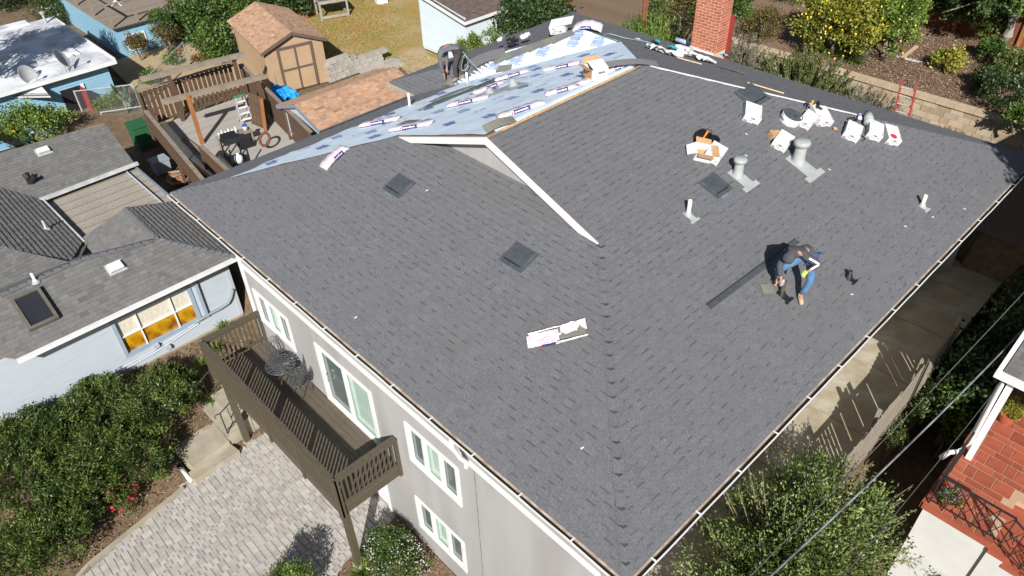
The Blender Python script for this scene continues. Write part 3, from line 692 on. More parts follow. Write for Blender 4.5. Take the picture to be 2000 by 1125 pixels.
# loose shingle pieces
def loose(px, label, pl, n, ax, w_, l_, mat=None, lift=0.03, name='loose_shingle', bend=0.02, grp='loose shingles lying about'):
    A = pl(*px, lift); X = frame(A, ax, n); b = MB(X); k = 6
    for i in range(k):
        x0 = -w_/2+w_*i/k; x1 = x0+w_/k; z0 = bend*math.sin(i/k*math.pi); z1 = bend*math.sin((i+1)/k*math.pi)
        b.hexa([(x0, -l_/2, z0-.004), (x1, -l_/2, z1-.004), (x1, l_/2, z1-.004), (x0, l_/2, z0-.004)], [(x0, -l_/2, z0+.004), (x1, -l_/2, z1+.004), (x1, l_/2, z1+.004), (x0, l_/2, z0+.004)])
    o = b.build(name, mat or m_olive); return tag(o, label, 'shingle', grp)
m_lgrey = M('loose_grey_shingle', (0.13, 0.13, 0.135), (0.17, 0.17, 0.175), scale=40, rough=0.95)
m_olive = M('shingle_back', (0.20, 0.20, 0.165), (0.15, 0.15, 0.125), scale=30, rough=0.9)
loose((1500, 565), 'olive backed shingle offcut by the crouching worker', RR, NR, (0.6, 0.8, 0), 0.28, 0.22)
loose((800, 239), 'square olive shingle offcut between pink bundles on underlayment', LF, NL, (0, 1, 0), 0.4, 0.6)
loose((877, 163), 'curled shingle at the feet of the bending worker', WFp, NF, (1, 0.5, 0), 0.42, 0.3, bend=0.06)
loose((1429, 137), 'dark shingle strip lying on the back slope', BK, NB, (1, 0.15, 0), 1.0, 0.3)
loose((984, 134), 'small shingle piece beside the long dark tube', WFp, NF, (1, 0.8, 0), 0.5, 0.3, m_nshing if False else m_olive)
loose((1168, 133), 'shingle strip draped over the ridge behind the carton', LF, NL, (0.3, 1, 0), 0.3, 0.2)
loose((1235, 125), 'long shingle strips draped at the back end of the ridge', RR, NR, (0.5, 1, 0), 1.4, 0.2, bend=0.08, mat=m_lgrey)
loose((977, 243), 'torn shingle strip curling over the ridge at the gable', RR, NR, (0.15, 1, 0), 0.8, 0.22, bend=0.07)
loose((884, 183), 'long olive shingle strip lying beside the dark tube', LF, NL, (0.15, 1, 0), 1.5, 0.28, bend=0.03)
loose((952, 115), 'dark shingles lapped together behind the bending worker', WFp, NF, (0.75, 1, 0.36), 1.2, 0.5, bend=0.08, mat=m_lgrey)
# stair-stepped half laid courses beside the white felt
for i, (px, py) in enumerate(((985, 112), (1008, 104), (1030, 96), (1052, 88), (1075, 80), (1098, 72))):
    loose((px, py), ['lowest', 'second', 'third', 'fourth', 'fifth', 'highest'][i]+' of six stepped loose shingles on the white felt', WFp, NF, (0.55, 1, 0.36), 0.75, 0.30, bend=0.02, lift=0.05, mat=m_lgrey if i % 2 else m_olive)
# pink shingle bundles
def bundle(a, c, label, pl, n, depth=0.36, th=0.075, droop=0.0, away=True):
    A = pl(*a, 0.05); B = pl(*c, 0.05); L = (B-A).length; x = (B-A)/L; y = n.cross(x).normalized()
    if (y.dot(Vector((FW[0], FW[1], 0))) < 0) == away: y = -y
    t = thing('shingle_bundle', label, 'bundle', tuple(A.lerp(B, .5)), 'pink wrapped shingle bundles')
    X = Matrix(((x.x, y.x, n.x, A.x), (x.y, y.y, n.y, A.y), (x.z, y.z, n.z, A.z), (0, 0, 0, 1)))
    b = MB(X); k = 14; vs_ = []
    prof = [(0.02, 0.0), (0.0, 0.02), (0.0, th-0.02), (0.02, th), (depth*0.5, th+0.01), (depth-0.02, th), (depth, th-0.02), (depth, 0.02), (depth-0.02, 0.0)]
    for i in range(k+1):
        u = L*i/k; e = min(1.0, 0.7+4.0*min(i, k-i)/k)
        z = -droop*((u/L-0.5)*2)**2
        for (p, q) in prof:
            vs_.append((u, p+0.012*math.sin(i*2.1+p*20), z+q*e+0.008*math.sin(i*1.7+p*30)*(q > 0.05)))
    m_ = len(prof); f = [(i*m_+j, i*m_+(j+1) % m_, (i+1)*m_+(j+1) % m_, (i+1)*m_+j) for i in range(k) for j in range(m_)]
    f += [tuple(range(m_-1, -1, -1)), tuple(k*m_+j for j in range(m_))]
    b.add(vs_, f); b.build('wrapper', m_pink, t, smooth=True)
    sx = random.uniform(0.30, 0.40)*L
    b = MB(X)
    for i in range(6):
        u0 = sx+i*0.06*L/1.0; u1 = u0+0.06*L; z0 = -droop*((u0/L-0.5)*2)**2; z1 = -droop*((u1/L-0.5)*2)**2
        b.quad((u0, -0.016, z0+0.012), (u1, -0.016, z1+0.012), (u1, -0.016, z1+th-0.008), (u0, -0.016, z0+th-0.008)); b.quad((u0, -0.016, z0+th-0.008), (u1, -0.016, z1+th-0.008), (u1, 0.03, z1+th+0.012), (u0, 0.03, z0+th+0.012))
    b.build('label', m_navy, t)
    b = MB(X)
    for i in range(5):
        u0 = sx+0.02*L+i*0.06*L; u1 = u0+0.05*L; z0 = -droop*((u0/L-0.5)*2)**2
        b.quad((u0, -0.0175, z0+0.034), (u1, -0.0175, z0+0.034), (u1, -0.0175, z0+0.064), (u0, -0.0175, z0+0.064))
    b.build('label_lettering', m_white, t)
    b = MB(X); u0 = sx-0.05*L; b.quad((u0, -0.0165, 0.03), (u0+0.022*L, -0.0165, 0.03), (u0+0.022*L, -0.0165, 0.07), (u0, -0.0165, 0.07)); b.build('red_mark', m_red, t)
bl = [((873, 211), (950, 194), 'pink shingle bundle halfway down the underlayment below the tube'), ((932, 184), (985, 163), 'pink bundle half hidden by the flatter grey pipe boot'), ((968, 160), (1032, 141), 'pink bundle behind the taller grey pipe boot'),
      ((1060, 141), (1128, 127), 'pink bundle alone on the upper underlayment left of the open carton'), ((977, 233), (1066, 203), 'pink bundle along the ridge nearest the gable'), ((1066, 189), (1128, 172), 'pink bundle along the ridge in the middle'),
      ((1146, 165), (1185, 145), 'pink bundle under the open carton at the ridge'), ((1190, 143), (1222, 131), 'small pink bundle at the back end of the ridge'), ((700, 250), (773, 236), 'leftmost flat pink bundle low on the underlayment'), ((757, 259), (836, 246), 'pink bundle right behind the gable corner')]
for a, c, l in bl: bundle(a, c, l, LF, NL)
bundle((638, 331), (682, 289), 'pink bundle sagging over the front left hip', FR, (NF+NL).normalized(), depth=0.36, droop=0.04)
bundle((1113, 58), (1172, 55), 'pink bundle bent over the rear wing ridge', WFp, NF, droop=0.18)
# torn bundle on the front slope
A = FR(1036, 684, 0.02); B = FR(1150, 658, 0.02); t = thing('torn_bundle', 'torn open pink white bundle wrapper on the front slope', 'wrapper', tuple(A.lerp(B, .5)))
x = (B-A).normalized(); X = frame(A, x, NF); L = (B-A).length
b = MB(X); b.box(0.02, L-0.03, 0.03, 0.30, 0.0, 0.05); b.build('shingle_stack', m_olive, t)
b = MB(X); b.box(0.5*L, L-0.03, 0.02, 0.045, 0.05, 0.053); b.build('black_seal_strip', m_black, t)
def crumple(X, poly, z, mat, name, t, amp=0.02, n=14, seed=0):
    R = np.random.default_rng(seed); xs = [p[0] for p in poly]; ys = [p[1] for p in poly]
    v = []; f = []; idx = {}
    def inside(x, y):
        c = False; k = len(poly)
        for i in range(k):
            x0, y0 = poly[i]; x1, y1 = poly[(i+1) % k]
            if (y0 > y) != (y1 > y) and x < (x1-x0)*(y-y0)/(y1-y0)+x0: c = not c
        return c
    N = n
    P = [[(min(xs)+(max(xs)-min(xs))*i/N, min(ys)+(max(ys)-min(ys))*j/N) for i in range(N+1)] for j in range(N+1)]
    for j in range(N+1):
        for i in range(N+1): v.append(X @ Vector((P[j][i][0], P[j][i][1], z+amp*R.random())))
    for j in range(N):
        for i in range(N):
            cx = (P[j][i][0]+P[j+1][i+1][0])/2; cy = (P[j][i][1]+P[j+1][i+1][1])/2
            if inside(cx, cy):
                o = j*(N+1)+i; f.append((o, o+1, o+N+2, o+N+1))
    used = sorted(set(i for q in f for i in q)); mp = {u: i for i, u in enumerate(used)}
    return mesh_obj(name, [tuple(v[u]) for u in used], [tuple(mp[i] for i in q) for q in f], mat, t)
crumple(X, [(-0.02, 0), (0.48*L, 0.0), (0.56*L, 0.16), (0.5*L, 0.27), (0.0, 0.30), (-0.03, 0.15)], 0.055, m_pink, 'wrapper_half', t, seed=1)
crumple(X, [(0.56*L, 0.32), (0.57*L, 0.16), (0.66*L, 0.13), (0.83*L, 0.15), (0.9*L, 0.27), (0.93*L, 0.17), (L, 0.15), (L, 0.36), (0.62*L, 0.35)], 0.06, m_pink, 'wrapper_half', t, seed=2)
crumple(X, [(0.45*L, -0.03), (L, 0.0), (L, 0.03), (0.5*L, 0.015)], 0.05, m_white, 'wrapper_edge', t, seed=3, n=20)
crumple(X, [(0, 0.30), (0.55*L, 0.32), (0.58*L, 0.35), (0.0, 0.33)], 0.045, m_white, 'wrapper_edge', t, seed=4, n=20)
b = MB(X); b.box(0.22*L, 0.45*L, -0.022, 0.0, 0.04, 0.078); b.build('label', m_navy, t)
b = MB(X); b.box(0.17*L, 0.21*L, -0.024, 0.0, 0.04, 0.07); b.build('red_mark', m_red, t)
# long dark flashing tube on the underlayment
A = LF(817, 216, 0.05); B = LF(1001, 144, 0.07)
b = MB(); pts = [A.lerp(B, i/10)+NL*(0.012*math.sin(i)) for i in range(11)]; b.tube(pts, [0.012, 0.05]+[0.06]*7+[0.055, 0.03], 10)
b2 = b.build('metal_roll', M('dark_green_metal', (0.035, 0.05, 0.048), (0.06, 0.08, 0.075), rough=0.4, spec=0.6), smooth=True); tag(b2, 'long dark green metal roll lying on the pale underlayment', 'metal roll')
# pipe boots
for (px, label, h) in (((1003, 168), 'taller grey cone pipe boot on the underlayment', 0.2), ((957, 182), 'flatter grey cone pipe boot among the pink bundles', 0.14)):
    A = LF(*px, 0.06); t = thing('pipe_boot', label, 'pipe boot', tuple(A), 'grey pipe boots'); X = frame(A, (0.3, 1, 0), NL)
    b = MB(X); b.box(-0.3, 0.3, -0.36, 0.36, 0, 0.006); b.build('flange', m_galv, t)
    b = MB(X); b.lathe([(0.15, 0.006), (0.12, 0.02), (0.075, h), (0.06, h)], 18); b.build('cone', m_galv, t, smooth=True)
# open carton at the ridge
A = LF(1163, 150, 0.1); t = thing('ridge_carton', 'open white and brown carton standing at the ridge', 'carton', tuple(A)); X = frame(A, (0.35, 1, 0), (0, 0, 1))
b = MB(X)
for q in (((-0.22, -0.2), (0.22, -0.2)), ((-0.22, 0.2), (0.22, 0.2)), ((0.22, -0.2), (0.22, 0.2))): b.bar((*q[0], 0.14), (*q[1], 0.14), 0.008, 0.26)
b.build('carton_wall', m_card, t)
b = MB(X); b.bar((-0.22, -0.2, 0.14), (-0.22, 0.2, 0.14), 0.01, 0.26); b.build('brown_end', m_kraft, t)
b = MB(X); b.box(-0.21, 0.21, -0.19, 0.19, 0.01, 0.04); b.build('carton_inside', m_kraft, t)
for p, q, o_ in (((-0.22, -0.2, 0.27), (-0.22, 0.2, 0.27), (-0.16, 0, 0.05)), ((-0.2, 0.2, 0.27), (0.22, 0.2, 0.27), (0.0, 0.12, 0.12))):
    p, q, o_ = Vector(p), Vector(q), Vector(o_); b = MB(X); b.slab([p, q, q+o_, p+o_], (0, 0, 1), 0.006); b.build('flap', m_kraft, t)
b = MB(X); b.slab([(-0.18, -0.2, 0.28), (0.22, -0.2, 0.28), (0.22, 0.12, 0.37), (-0.18, 0.12, 0.37)], (0, 0, 1), 0.006); b.build('lid', m_card, t)
b = MB(X); b.box(-0.05, 0.14, -0.2065, -0.205, 0.15, 0.2); b.build('side_print', m_ink, t)
# carton on the rear wing ridge
A = WFp(1090, 60, 0.0); t = thing('lidded_carton', 'white carton with lifted lid at the top of the rear wing', 'carton', tuple(A)); X = frame(A, (1, 0.55, 0.15), NF)
b = MB(X); b.box(-0.2, 0.3, -0.2, 0.2, 0.01, 0.27); b.build('carton_body', m_card, t)
b = MB(X); b.slab([(-0.2, -0.2, 0.275), (0.55, -0.2, 0.36), (0.55, 0.2, 0.36), (-0.2, 0.2, 0.275)], (0, 0, 1), 0.008); b.build('lid', m_card, t)
b = MB(X); rect_marks(MB(), 1, 1, []); b.box(-0.12, -0.02, -0.202, -0.2, 0.19, 0.22); b.box(-0.1, 0.05, -0.202, -0.2, 0.1, 0.12); b.box(-0.15, -0.08, -0.202, -0.2, 0.05, 0.07); b.box(0.1, 0.18, -0.202, -0.2, 0.08, 0.13); b.build('side_print', m_ink, t)
# clutter on the back slope
def rag(px, label, pl, n, mat, r, name='plastic_scrap', cat='scrap', seed=0, grp='crumpled wrapping scraps on the roof', ax=(1, 0.3, 0), stretch=1.0):
    A = pl(*px, 0.02); X = frame(A, ax, n); poly = [(r*stretch*math.cos(a)*(0.7+0.5*random.random()), r*math.sin(a)*(0.7+0.5*random.random())) for a in np.linspace(0, 5.6, 9)]
    o = crumple(X, poly, 0.01, mat, name, None, amp=r*0.5, n=9, seed=seed); return tag(o, label, cat, grp)
rag((1027, 72), 'pinkish crumpled wrap on the rear wing left of the carton', WFp, NF, m_pink, 0.16, seed=5)
rag((1000, 83), 'dark and white scrap strip behind the bending worker', WFp, NF, m_black, 0.22, seed=6)
rag((976, 79), 'pale paper scrap farthest left on the rear wing', WFp, NF, m_card, 0.1, seed=7)
rag((1246, 78), 'small white paper lying on the back slope', BK, NB, m_white, 0.1, seed=8)
rag((1295, 104), 'white plastic heap at the left end of the clutter', BK, NB, m_white, 0.34, seed=9, stretch=1.9)
rag((1368, 118), 'white crumpled plastic heap at the right end of the clutter', BK, NB, m_white, 0.34, seed=10, stretch=1.4)
rag((1355, 96), 'pink plastic wrap beside the felt roll', BK, NB, m_pink, 0.2, seed=11)
rag((1403, 108), 'turquoise plastic sheet at the chimney corner', BK, NB, M('turquoise', (0.05, 0.35, 0.42), (0.1, 0.45, 0.5)), 0.22, seed=12, stretch=1.5)
def long_roll(X, t):
    b = MB(X); b.tube([(-0.75, 0, 0.09), (0.75, 0, 0.09)], 0.09, 18); b.build('rolled_sheet', m_under, t, smooth=True)
    b = MB(X); b.lathe([(0.085, 0), (0.04, 0.004), (0.03, -0.02), (0.001, -0.02)], 14, (0, 0, 0)); 
    b2 = MB(X @ Matrix.Translation((0.752, 0, 0.09)) @ Matrix.Rotation(math.pi/2, 4, 'Y')); b2.lathe([(0.088, 0), (0.04, 0.003), (0.03, -0.01), (0.001, -0.01)], 14); b2.build('roll_core', m_white, t)
small('felt_roll', 'pale blue underlayment roll lying in front of the chimney', 'roll', (1354, 93), 0.0, long_roll, BK, NB, (1, 0.05, 0))
def crate(X, t):
    b = MB(X); b.box(-0.24, 0.24, -0.17, 0.17, 0.01, 0.24); b.build('carton_body', m_card, t)
    b = MB(X); b.slab([(-0.24, 0.0, 0.245), (0.24, 0.0, 0.245), (0.24, 0.17, 0.25), (-0.24, 0.17, 0.25)], (0, 0, 1), 0.006); b.build('flap', m_card, t)
    b = MB(X); b.box(0.08, 0.14, -0.172, -0.17, 0.12, 0.2); b.build('side_print', m_ink, t)
small('slope_carton', 'white carton amid the clutter on the back slope', 'carton', (1333, 106), 0.0, crate, BK, NB, (1, 0.15, 0))
def nailgun(X, t):
    b = MB(X); b.tube([(-0.16, 0.0, 0.1), (0.0, 0, 0.12), (0.14, 0, 0.1)], [0.045, 0.06, 0.04], 10); b.build('tool_body', M('teal_tool', (0.02, 0.28, 0.33), (0.02, 0.22, 0.26)), t, smooth=True)
    b = MB(X); b.tube([(-0.02, 0, 0.1), (-0.08, -0.16, 0.06)], [0.035, 0.03], 8); b.build('handle', m_black, t)
    b = MB(X); b.box(0.04, 0.12, -0.16, 0.0, 0.02, 0.1); b.build('magazine', m_black, t)
small('nail_gun', 'teal nail gun resting on the white plastic heap', 'nail gun', (1312, 100), 0.1, nailgun, BK, NB, (1, 0.3, 0))
small('spare_nail_gun', 'teal and black nail gun farther left on the back slope', 'nail gun', (1281, 87), 0.0, nailgun, BK, NB, (1, -0.2, 0))
for (a, c, l) in (((1285, 95), (1318, 100), 'short wooden batten beside the teal nail gun'), ((1322, 112), (1370, 125), 'pale wooden batten in front of the white plastic heap'), ((1460, 161), (1531, 182), 'thin pale batten lying along the rear hip')):
    b = MB(); b.bar(BK(*a, 0.06), BK(*c, 0.04), 0.06, 0.03, NB); tag(b.build('wood_batten', M('pale_batten', (0.55, 0.42, 0.25), (0.45, 0.33, 0.19))), l, 'batten', 'battens on the back slope')
# air hoses
def hose(pts, label, mat, r=0.012):
    P = []
    for i in range(len(pts)-1):
        p0 = pts[max(i-1, 0)]; p1 = pts[i]; p2 = pts[i+1]; p3 = pts[min(i+2, len(pts)-1)]
        for k in range(6):
            t = k/6; P.append(0.5*((2*p1)+(p2-p0)*t+(2*p0-5*p1+4*p2-p3)*t*t+(3*p1-p0-3*p2+p3)*t**3))
    P.append(pts[-1]); b = MB(); b.tube(P, r, 6); return tag(b.build('air_hose', mat, smooth=True), label, 'hose', 'air hoses')
m_hose = M('pale_green_hose', (0.30, 0.45, 0.42), (0.25, 0.4, 0.36))
hose([LF(942, 145, 0.1), WFp(930, 132, 0.3), WFp(918, 118, 0.7), WFp(907, 108, 0.95), WFp(903, 120, 0.7), WFp(901, 135, 0.35), WFp(908, 137, 0.3), WFp(914, 125, 0.45), WFp(911, 112, 0.8), WFp(904, 101, 1.05)], 'pale green hose looping at the bending worker', m_hose)
hose([WFp(1170, 75, 0.06), BK(1188, 66, 0.05), BK(1220, 74, 0.05), BK(1255, 80, 0.05), BK(1278, 86, 0.06)], 'pale green hose crossing the back slope to the nail gun', m_hose)
hose([LF(965, 152, 0.12), LF(955, 150, 0.1), LF(948, 156, 0.1), LF(960, 160, 0.1), LF(985, 156, 0.1), LF(1030, 150, 0.08)], 'thin dark cord curling over the dark metal roll', m_black, 0.006)
# litter dots
for i, (px, py, pl, n) in enumerate(((1458, 262, RR, NR), (1457, 304, RR, NR), (1620, 331, RR, NR), (1768, 442, RR, NR), (1884, 408, RR, NR), (1822, 424, RR, NR), (1664, 575, RR, NR), (834, 372, FR, NF), (1137, 875, FR, NF), (695, 620, FR, NF))):
    b = MB(frame(pl(px, py, 0.02), (1, i*0.3, 0), n)); b.box(-0.03, 0.03, -0.012, 0.012, 0, 0.006)
    tag(b.build('litter_scrap', m_white), 'tiny white paper fleck on the shingles', 'litter', 'white flecks on the shingles')
rag((1630, 253), 'small beige wrapper scrap right of the tool carton', RR, NR, m_kraft, 0.07, seed=31)

# ================================================================== PEOPLE
E1 = Vector((RT[0], RT[1], 0)).normalized(); E2 = -Vector((FW[0], FW[1], 0)).normalized()
def skin_obj(name, nodes, edges, mat, parent, root=0, sub=2):
    me = bpy.data.meshes.new(name); P = [n[0] for n in nodes]
    c = Vector(P[root]); me.from_pydata([tuple(Vector(p)-c) for p in P], edges, [])
    o = bpy.data.objects.new(name, me); link(o, parent, tuple(c)); me.materials.append(mat)
    md = o.modifiers.new('skin', 'SKIN')
    for i, n in enumerate(nodes):
        r = n[1]; sv = me.skin_vertices[0].data[i]; sv.radius = (r, r) if not isinstance(r, tuple) else r; sv.use_root = (i == root)
    md.use_smooth_shade = True; md.branch_smoothing = 0.7
    ss = o.modifiers.new('sub', 'SUBSURF'); ss.levels = sub; ss.render_levels = sub
    return o
m_skin = M('skin', (0.42, 0.22, 0.14), (0.36, 0.18, 0.11), scale=20, rough=0.6)
def person(base, label, J, mats, stripes=False, glove=None, hood=True):
    t = thing('person', label, 'person', tuple(base), 'roofers at work')
    g_ = lambda p: base + E1*p[0] + E2*p[1] + Vector((0, 0, p[2]))
    j = {k: g_(v) for k, v in J.items()}
    mid = lambda a, b_, f=0.5: j[a].lerp(j[b_], f)
    # body: one continuous skinned figure (mostly under the clothes)
    nodes = [(j['pelvis'], 0.09), (j['waist'], 0.09), (j['chest'], 0.11), (j['neck'], 0.06), (j['head'], 0.095), (j['crown'], 0.085),
             (j['lsh'], 0.06), (j['lel'], 0.042), (j['lwr'], 0.03), (j['rsh'], 0.06), (j['rel'], 0.042), (j['rwr'], 0.03),
             (j['lhip'], 0.07), (j['lkn'], 0.05), (j['lan'], 0.04), (j['ltoe'], 0.035), (j['rhip'], 0.07), (j['rkn'], 0.055), (j['ran'], 0.04), (j['rtoe'], 0.035)]
    ed = [(0, 1), (1, 2), (2, 3), (3, 4), (4, 5), (2, 6), (6, 7), (7, 8), (2, 9), (9, 10), (10, 11), (0, 12), (12, 13), (13, 14), (14, 15), (0, 16), (16, 17), (17, 18), (18, 19)]
    # hands: palm and five fingers
    for side, w0, wr in (('l', 8, 'lwr'), ('r', 11, 'rwr')):
        el = j[side+'el']; wp = j[wr]; d = (wp-el).normalized(); s = d.cross(Vector((0, 0, 1)))
        s = s.normalized() if s.length > 0.05 else E1; n = s.cross(d)
        palm = wp+d*0.055; i0 = len(nodes); nodes.append((palm, (0.032, 0.022))); ed.append((w0, i0))
        for k, (off, ln) in enumerate(((-0.033, 0.065), (-0.011, 0.078), (0.011, 0.074), (0.032, 0.06))):
            a = palm+s*off+d*0.03; i1 = len(nodes); nodes.append((a, 0.011)); ed.append((i0, i1))
            nodes.append((a+d*ln*0.55-n*0.02, 0.0095)); ed.append((i1, i1+1)); nodes.append((a+d*ln*0.7-n*0.055, 0.008)); ed.append((i1+1, i1+2))
        a = palm-d*0.02+s*0.045; i1 = len(nodes); nodes.append((a, 0.012)); ed.append((i0, i1)); nodes.append((a+d*0.045+s*0.015-n*0.02, 0.010)); ed.append((i1, i1+1))
    body = skin_obj('body', nodes, ed, m_skin, t)
    jk = [(mid('pelvis', 'waist', -0.25), (0.185, 0.17)), (j['waist'], (0.17, 0.15)), (j['chest'], (0.20, 0.17)), (mid('chest', 'neck', 0.7), (0.12, 0.12)),
          (j['lsh'], 0.095), (j['lel'], 0.07), (mid('lel', 'lwr', 0.88), 0.05), (j['rsh'], 0.095), (j['rel'], 0.07), (mid('rel', 'rwr', 0.88), 0.05), (mid('lsh', 'lel'), 0.078), (mid('rsh', 'rel'), 0.078)]
    je = [(0, 1), (1, 2), (2, 3), (2, 4), (4, 10), (10, 5), (5, 6), (2, 7), (7, 11), (11, 8), (8, 9)]
    if hood:
        k = len(jk); jk += [(j['neck'], 0.10), (j['head'], 0.128), (j['crown'], 0.105)]; je += [(3, k), (k, k+1), (k+1, k+2)]
    hd = skin_obj('hooded_jacket', jk, je, mats[0], t)
    pn = [(mid('pelvis', 'waist', 0.1), (0.165, 0.15)), (j['lhip'], 0.115), (mid('lhip', 'lkn'), 0.095), (j['lkn'], 0.08), (mid('lkn', 'lan'), 0.07), (mid('lkn', 'lan', 0.93), 0.065),
          (j['rhip'], 0.115), (mid('rhip', 'rkn'), 0.095), (j['rkn'], 0.08), (mid('rkn', 'ran'), 0.07), (mid('rkn', 'ran', 0.93), 0.065)]
    skin_obj('trousers', pn, [(0, 1), (1, 2), (2, 3), (3, 4), (4, 5), (0, 6), (6, 7), (7, 8), (8, 9), (9, 10)], mats[1], t)
    for s in 'lr':
        a = j[s+'an']; to = j[s+'toe']; d = (to-a); d.z = 0; d.normalize()
        skin_obj('boot', [(a+Vector((0, 0, 0.05)), 0.062), (a-d*0.03-Vector((0, 0, 0.03)), 0.055), (to, 0.05), (to+d*0.05, 0.038)], [(0, 1), (1, 2), (2, 3)], mats[2], t)
    if stripes:
        for a, b_ in ((mid('rsh', 'rel', 0.25), mid('rsh', 'rel', 0.97)), (mid('rel', 'rwr', 0.05), mid('rel', 'rwr', 0.8))):
            up_ = (Vector(CAM)-a).normalized(); b = MB(); b.bar(a+up_*0.068, b_+up_*0.066, 0.035, 0.012, up_); b.build('sleeve_stripe', m_white, hd)
    if glove:
        w_, e = j['rwr'], j['rel']; d = (w_-e).normalized(); s = d.cross(Vector((0, 0, 1))).normalized(); n = s.cross(d); p = w_+d*0.055
        gn = [(w_+d*0.005, 0.042), (p, (0.045, 0.032))]; ge = [(0, 1)]
        for off, ln in ((-0.035, 0.06), (-0.012, 0.075), (0.012, 0.07), (0.034, 0.055)):
            i1 = len(gn); gn += [(p+s*off+d*0.03, 0.016), (p+s*off+d*(0.03+ln*0.6)-n*0.025, 0.014), (p+s*off+d*(0.03+ln*0.7)-n*0.06, 0.012)]; ge += [(1, i1), (i1, i1+1), (i1+1, i1+2)]
        i1 = len(gn); gn += [(p-d*0.015+s*0.05, 0.017), (p+d*0.03+s*0.07-n*0.02, 0.014)]; ge += [(1, i1), (i1, i1+1)]
        skin_obj('work_glove', gn, ge, glove, t)
    return t, j
m_hoodie = M('charcoal_hoodie', (0.055, 0.058, 0.068), (0.075, 0.078, 0.09), scale=8, rough=0.95, bump=0.4, bscale=18)
m_jeans = M('blue_jeans', (0.10, 0.19, 0.32), (0.06, 0.13, 0.25), scale=6, rough=0.9, bump=0.3, bscale=20)
m_boot = M('tan_boot', (0.50, 0.38, 0.25), (0.42, 0.31, 0.2), scale=8, rough=0.8)
m_glove = M('lime_glove', (0.55, 0.70, 0.12), (0.48, 0.62, 0.1), scale=10)
base = RR(1562, 588)
s1 = -PITCH     # roof drops towards the camera side
J1 = dict(pelvis=(0.02, -0.25, 1.0), waist=(-0.06, -0.24, 1.10), chest=(-0.22, -0.18, 1.16), neck=(-0.35, -0.10, 1.10), head=(-0.43, -0.03, 1.05), crown=(-0.50, 0.04, 0.97),
          lsh=(-0.36, -0.28, 1.06), lel=(-0.52, -0.14, 0.78), lwr=(-0.49, 0.02, 0.58), rsh=(-0.13, 0.0, 1.10), rel=(0.12, 0.10, 0.98), rwr=(-0.09, 0.17, 0.88),
          lhip=(-0.08, -0.22, 0.95), lkn=(-0.47, -0.22, 0.62), lan=(-0.36, -0.42, 0.26), ltoe=(-0.44, -0.32, 0.18), rhip=(0.08, -0.20, 0.93), rkn=(0.09, 0.02, 0.52), ran=(0.0, -0.02, 0.13), rtoe=(-0.01, 0.10, 0.04))
pt, pj1 = person(base, 'roofer crouching in charcoal hoodie and blue jeans at a black pipe', J1, (m_hoodie, m_jeans, m_boot), stripes=True, glove=m_glove)
# small can held in his bare hand
b = MB(frame(pj1['lwr']+Vector((0.03, -0.02, -0.12)), (1, 0, 0), (0.2, 0.1, 1))); b.lathe([(0.001, 0), (0.033, 0), (0.035, 0.01), (0.035, 0.12), (0.02, 0.14), (0.001, 0.145)], 14); tag(b.build('sealant_can', m_galv), 'small silver can held in the crouching roofer\'s bare hand', 'can')
base = WFp(893, 157)
J2 = dict(pelvis=(0.12, 0.0, 0.98), waist=(-0.02, 0.0, 1.08), chest=(-0.24, 0.02, 1.10), neck=(-0.40, 0.04, 0.98), head=(-0.46, -0.04, 0.84), crown=(-0.46, -0.08, 0.72),
          lsh=(-0.45, 0.14, 0.98), lel=(-0.47, 0.22, 0.62), lwr=(-0.38, 0.22, 0.30), rsh=(-0.30, -0.2, 1.0), rel=(-0.30, -0.24, 0.66), rwr=(-0.30, -0.1, 0.36),
          lhip=(0.08, 0.12, 0.92), lkn=(-0.04, 0.16, 0.50), lan=(-0.02, 0.12, 0.12), ltoe=(-0.13, 0.14, 0.05), rhip=(0.14, -0.10, 0.92), rkn=(0.10, -0.06, 0.50), ran=(0.2, -0.04, 0.14), rtoe=(0.09, -0.02, 0.06))
m_grey = M('grey_hoodie', (0.10, 0.105, 0.12), (0.13, 0.135, 0.15), scale=8, rough=0.95, bump=0.4, bscale=18)
m_dkp = M('dark_trousers', (0.05, 0.045, 0.042), (0.07, 0.06, 0.055), scale=8, rough=0.95)
person(base, 'roofer bending double in a grey hoodie at the underlayment edge', J2, (m_grey, m_dkp, M('grey_boot', (0.2, 0.19, 0.17), (0.15, 0.14, 0.12))))

# ================================================================== FRONT DECK
DZ = -3.5; RZ = -2.5; DX0, DX1, DY0, DY1 = 2.8, 8.65, -1.30, 0.27
t = thing('balcony_deck', 'long brown timber balcony deck on posts along the front wall', 'deck', (5.7, -0.5, -6.1))
n = 11; pw = (DY1-DY0)/n
for i in range(n):
    b = MB(); b.box(DX0, DX1, DY0+i*pw+0.004, DY0+(i+1)*pw-0.004, DZ-0.03, DZ); b.build('plank', m_deckf, t)
b = MB(); b.box(DX0+0.02, DX1-0.02, DY0, DY0+0.05, DZ-0.27, DZ-0.032); b.build('rim_beam', m_deckw, t)
b = MB(); b.box(DX1-0.05, DX1, DY0+0.05, DY1, DZ-0.27, DZ-0.032); b.build('rim_beam', m_deckw, t)
b = MB(); b.box(DX0, DX0+0.05, DY0+0.05, DY1, DZ-0.27, DZ-0.032); b.build('rim_beam', m_deckw, t)
for i in range(9):
    b = MB(); x = DX0+0.5+i*0.6; b.box(x, x+0.05, DY0+0.06, DY1, DZ-0.22, DZ-0.034); b.build('joist', m_deckw, t)
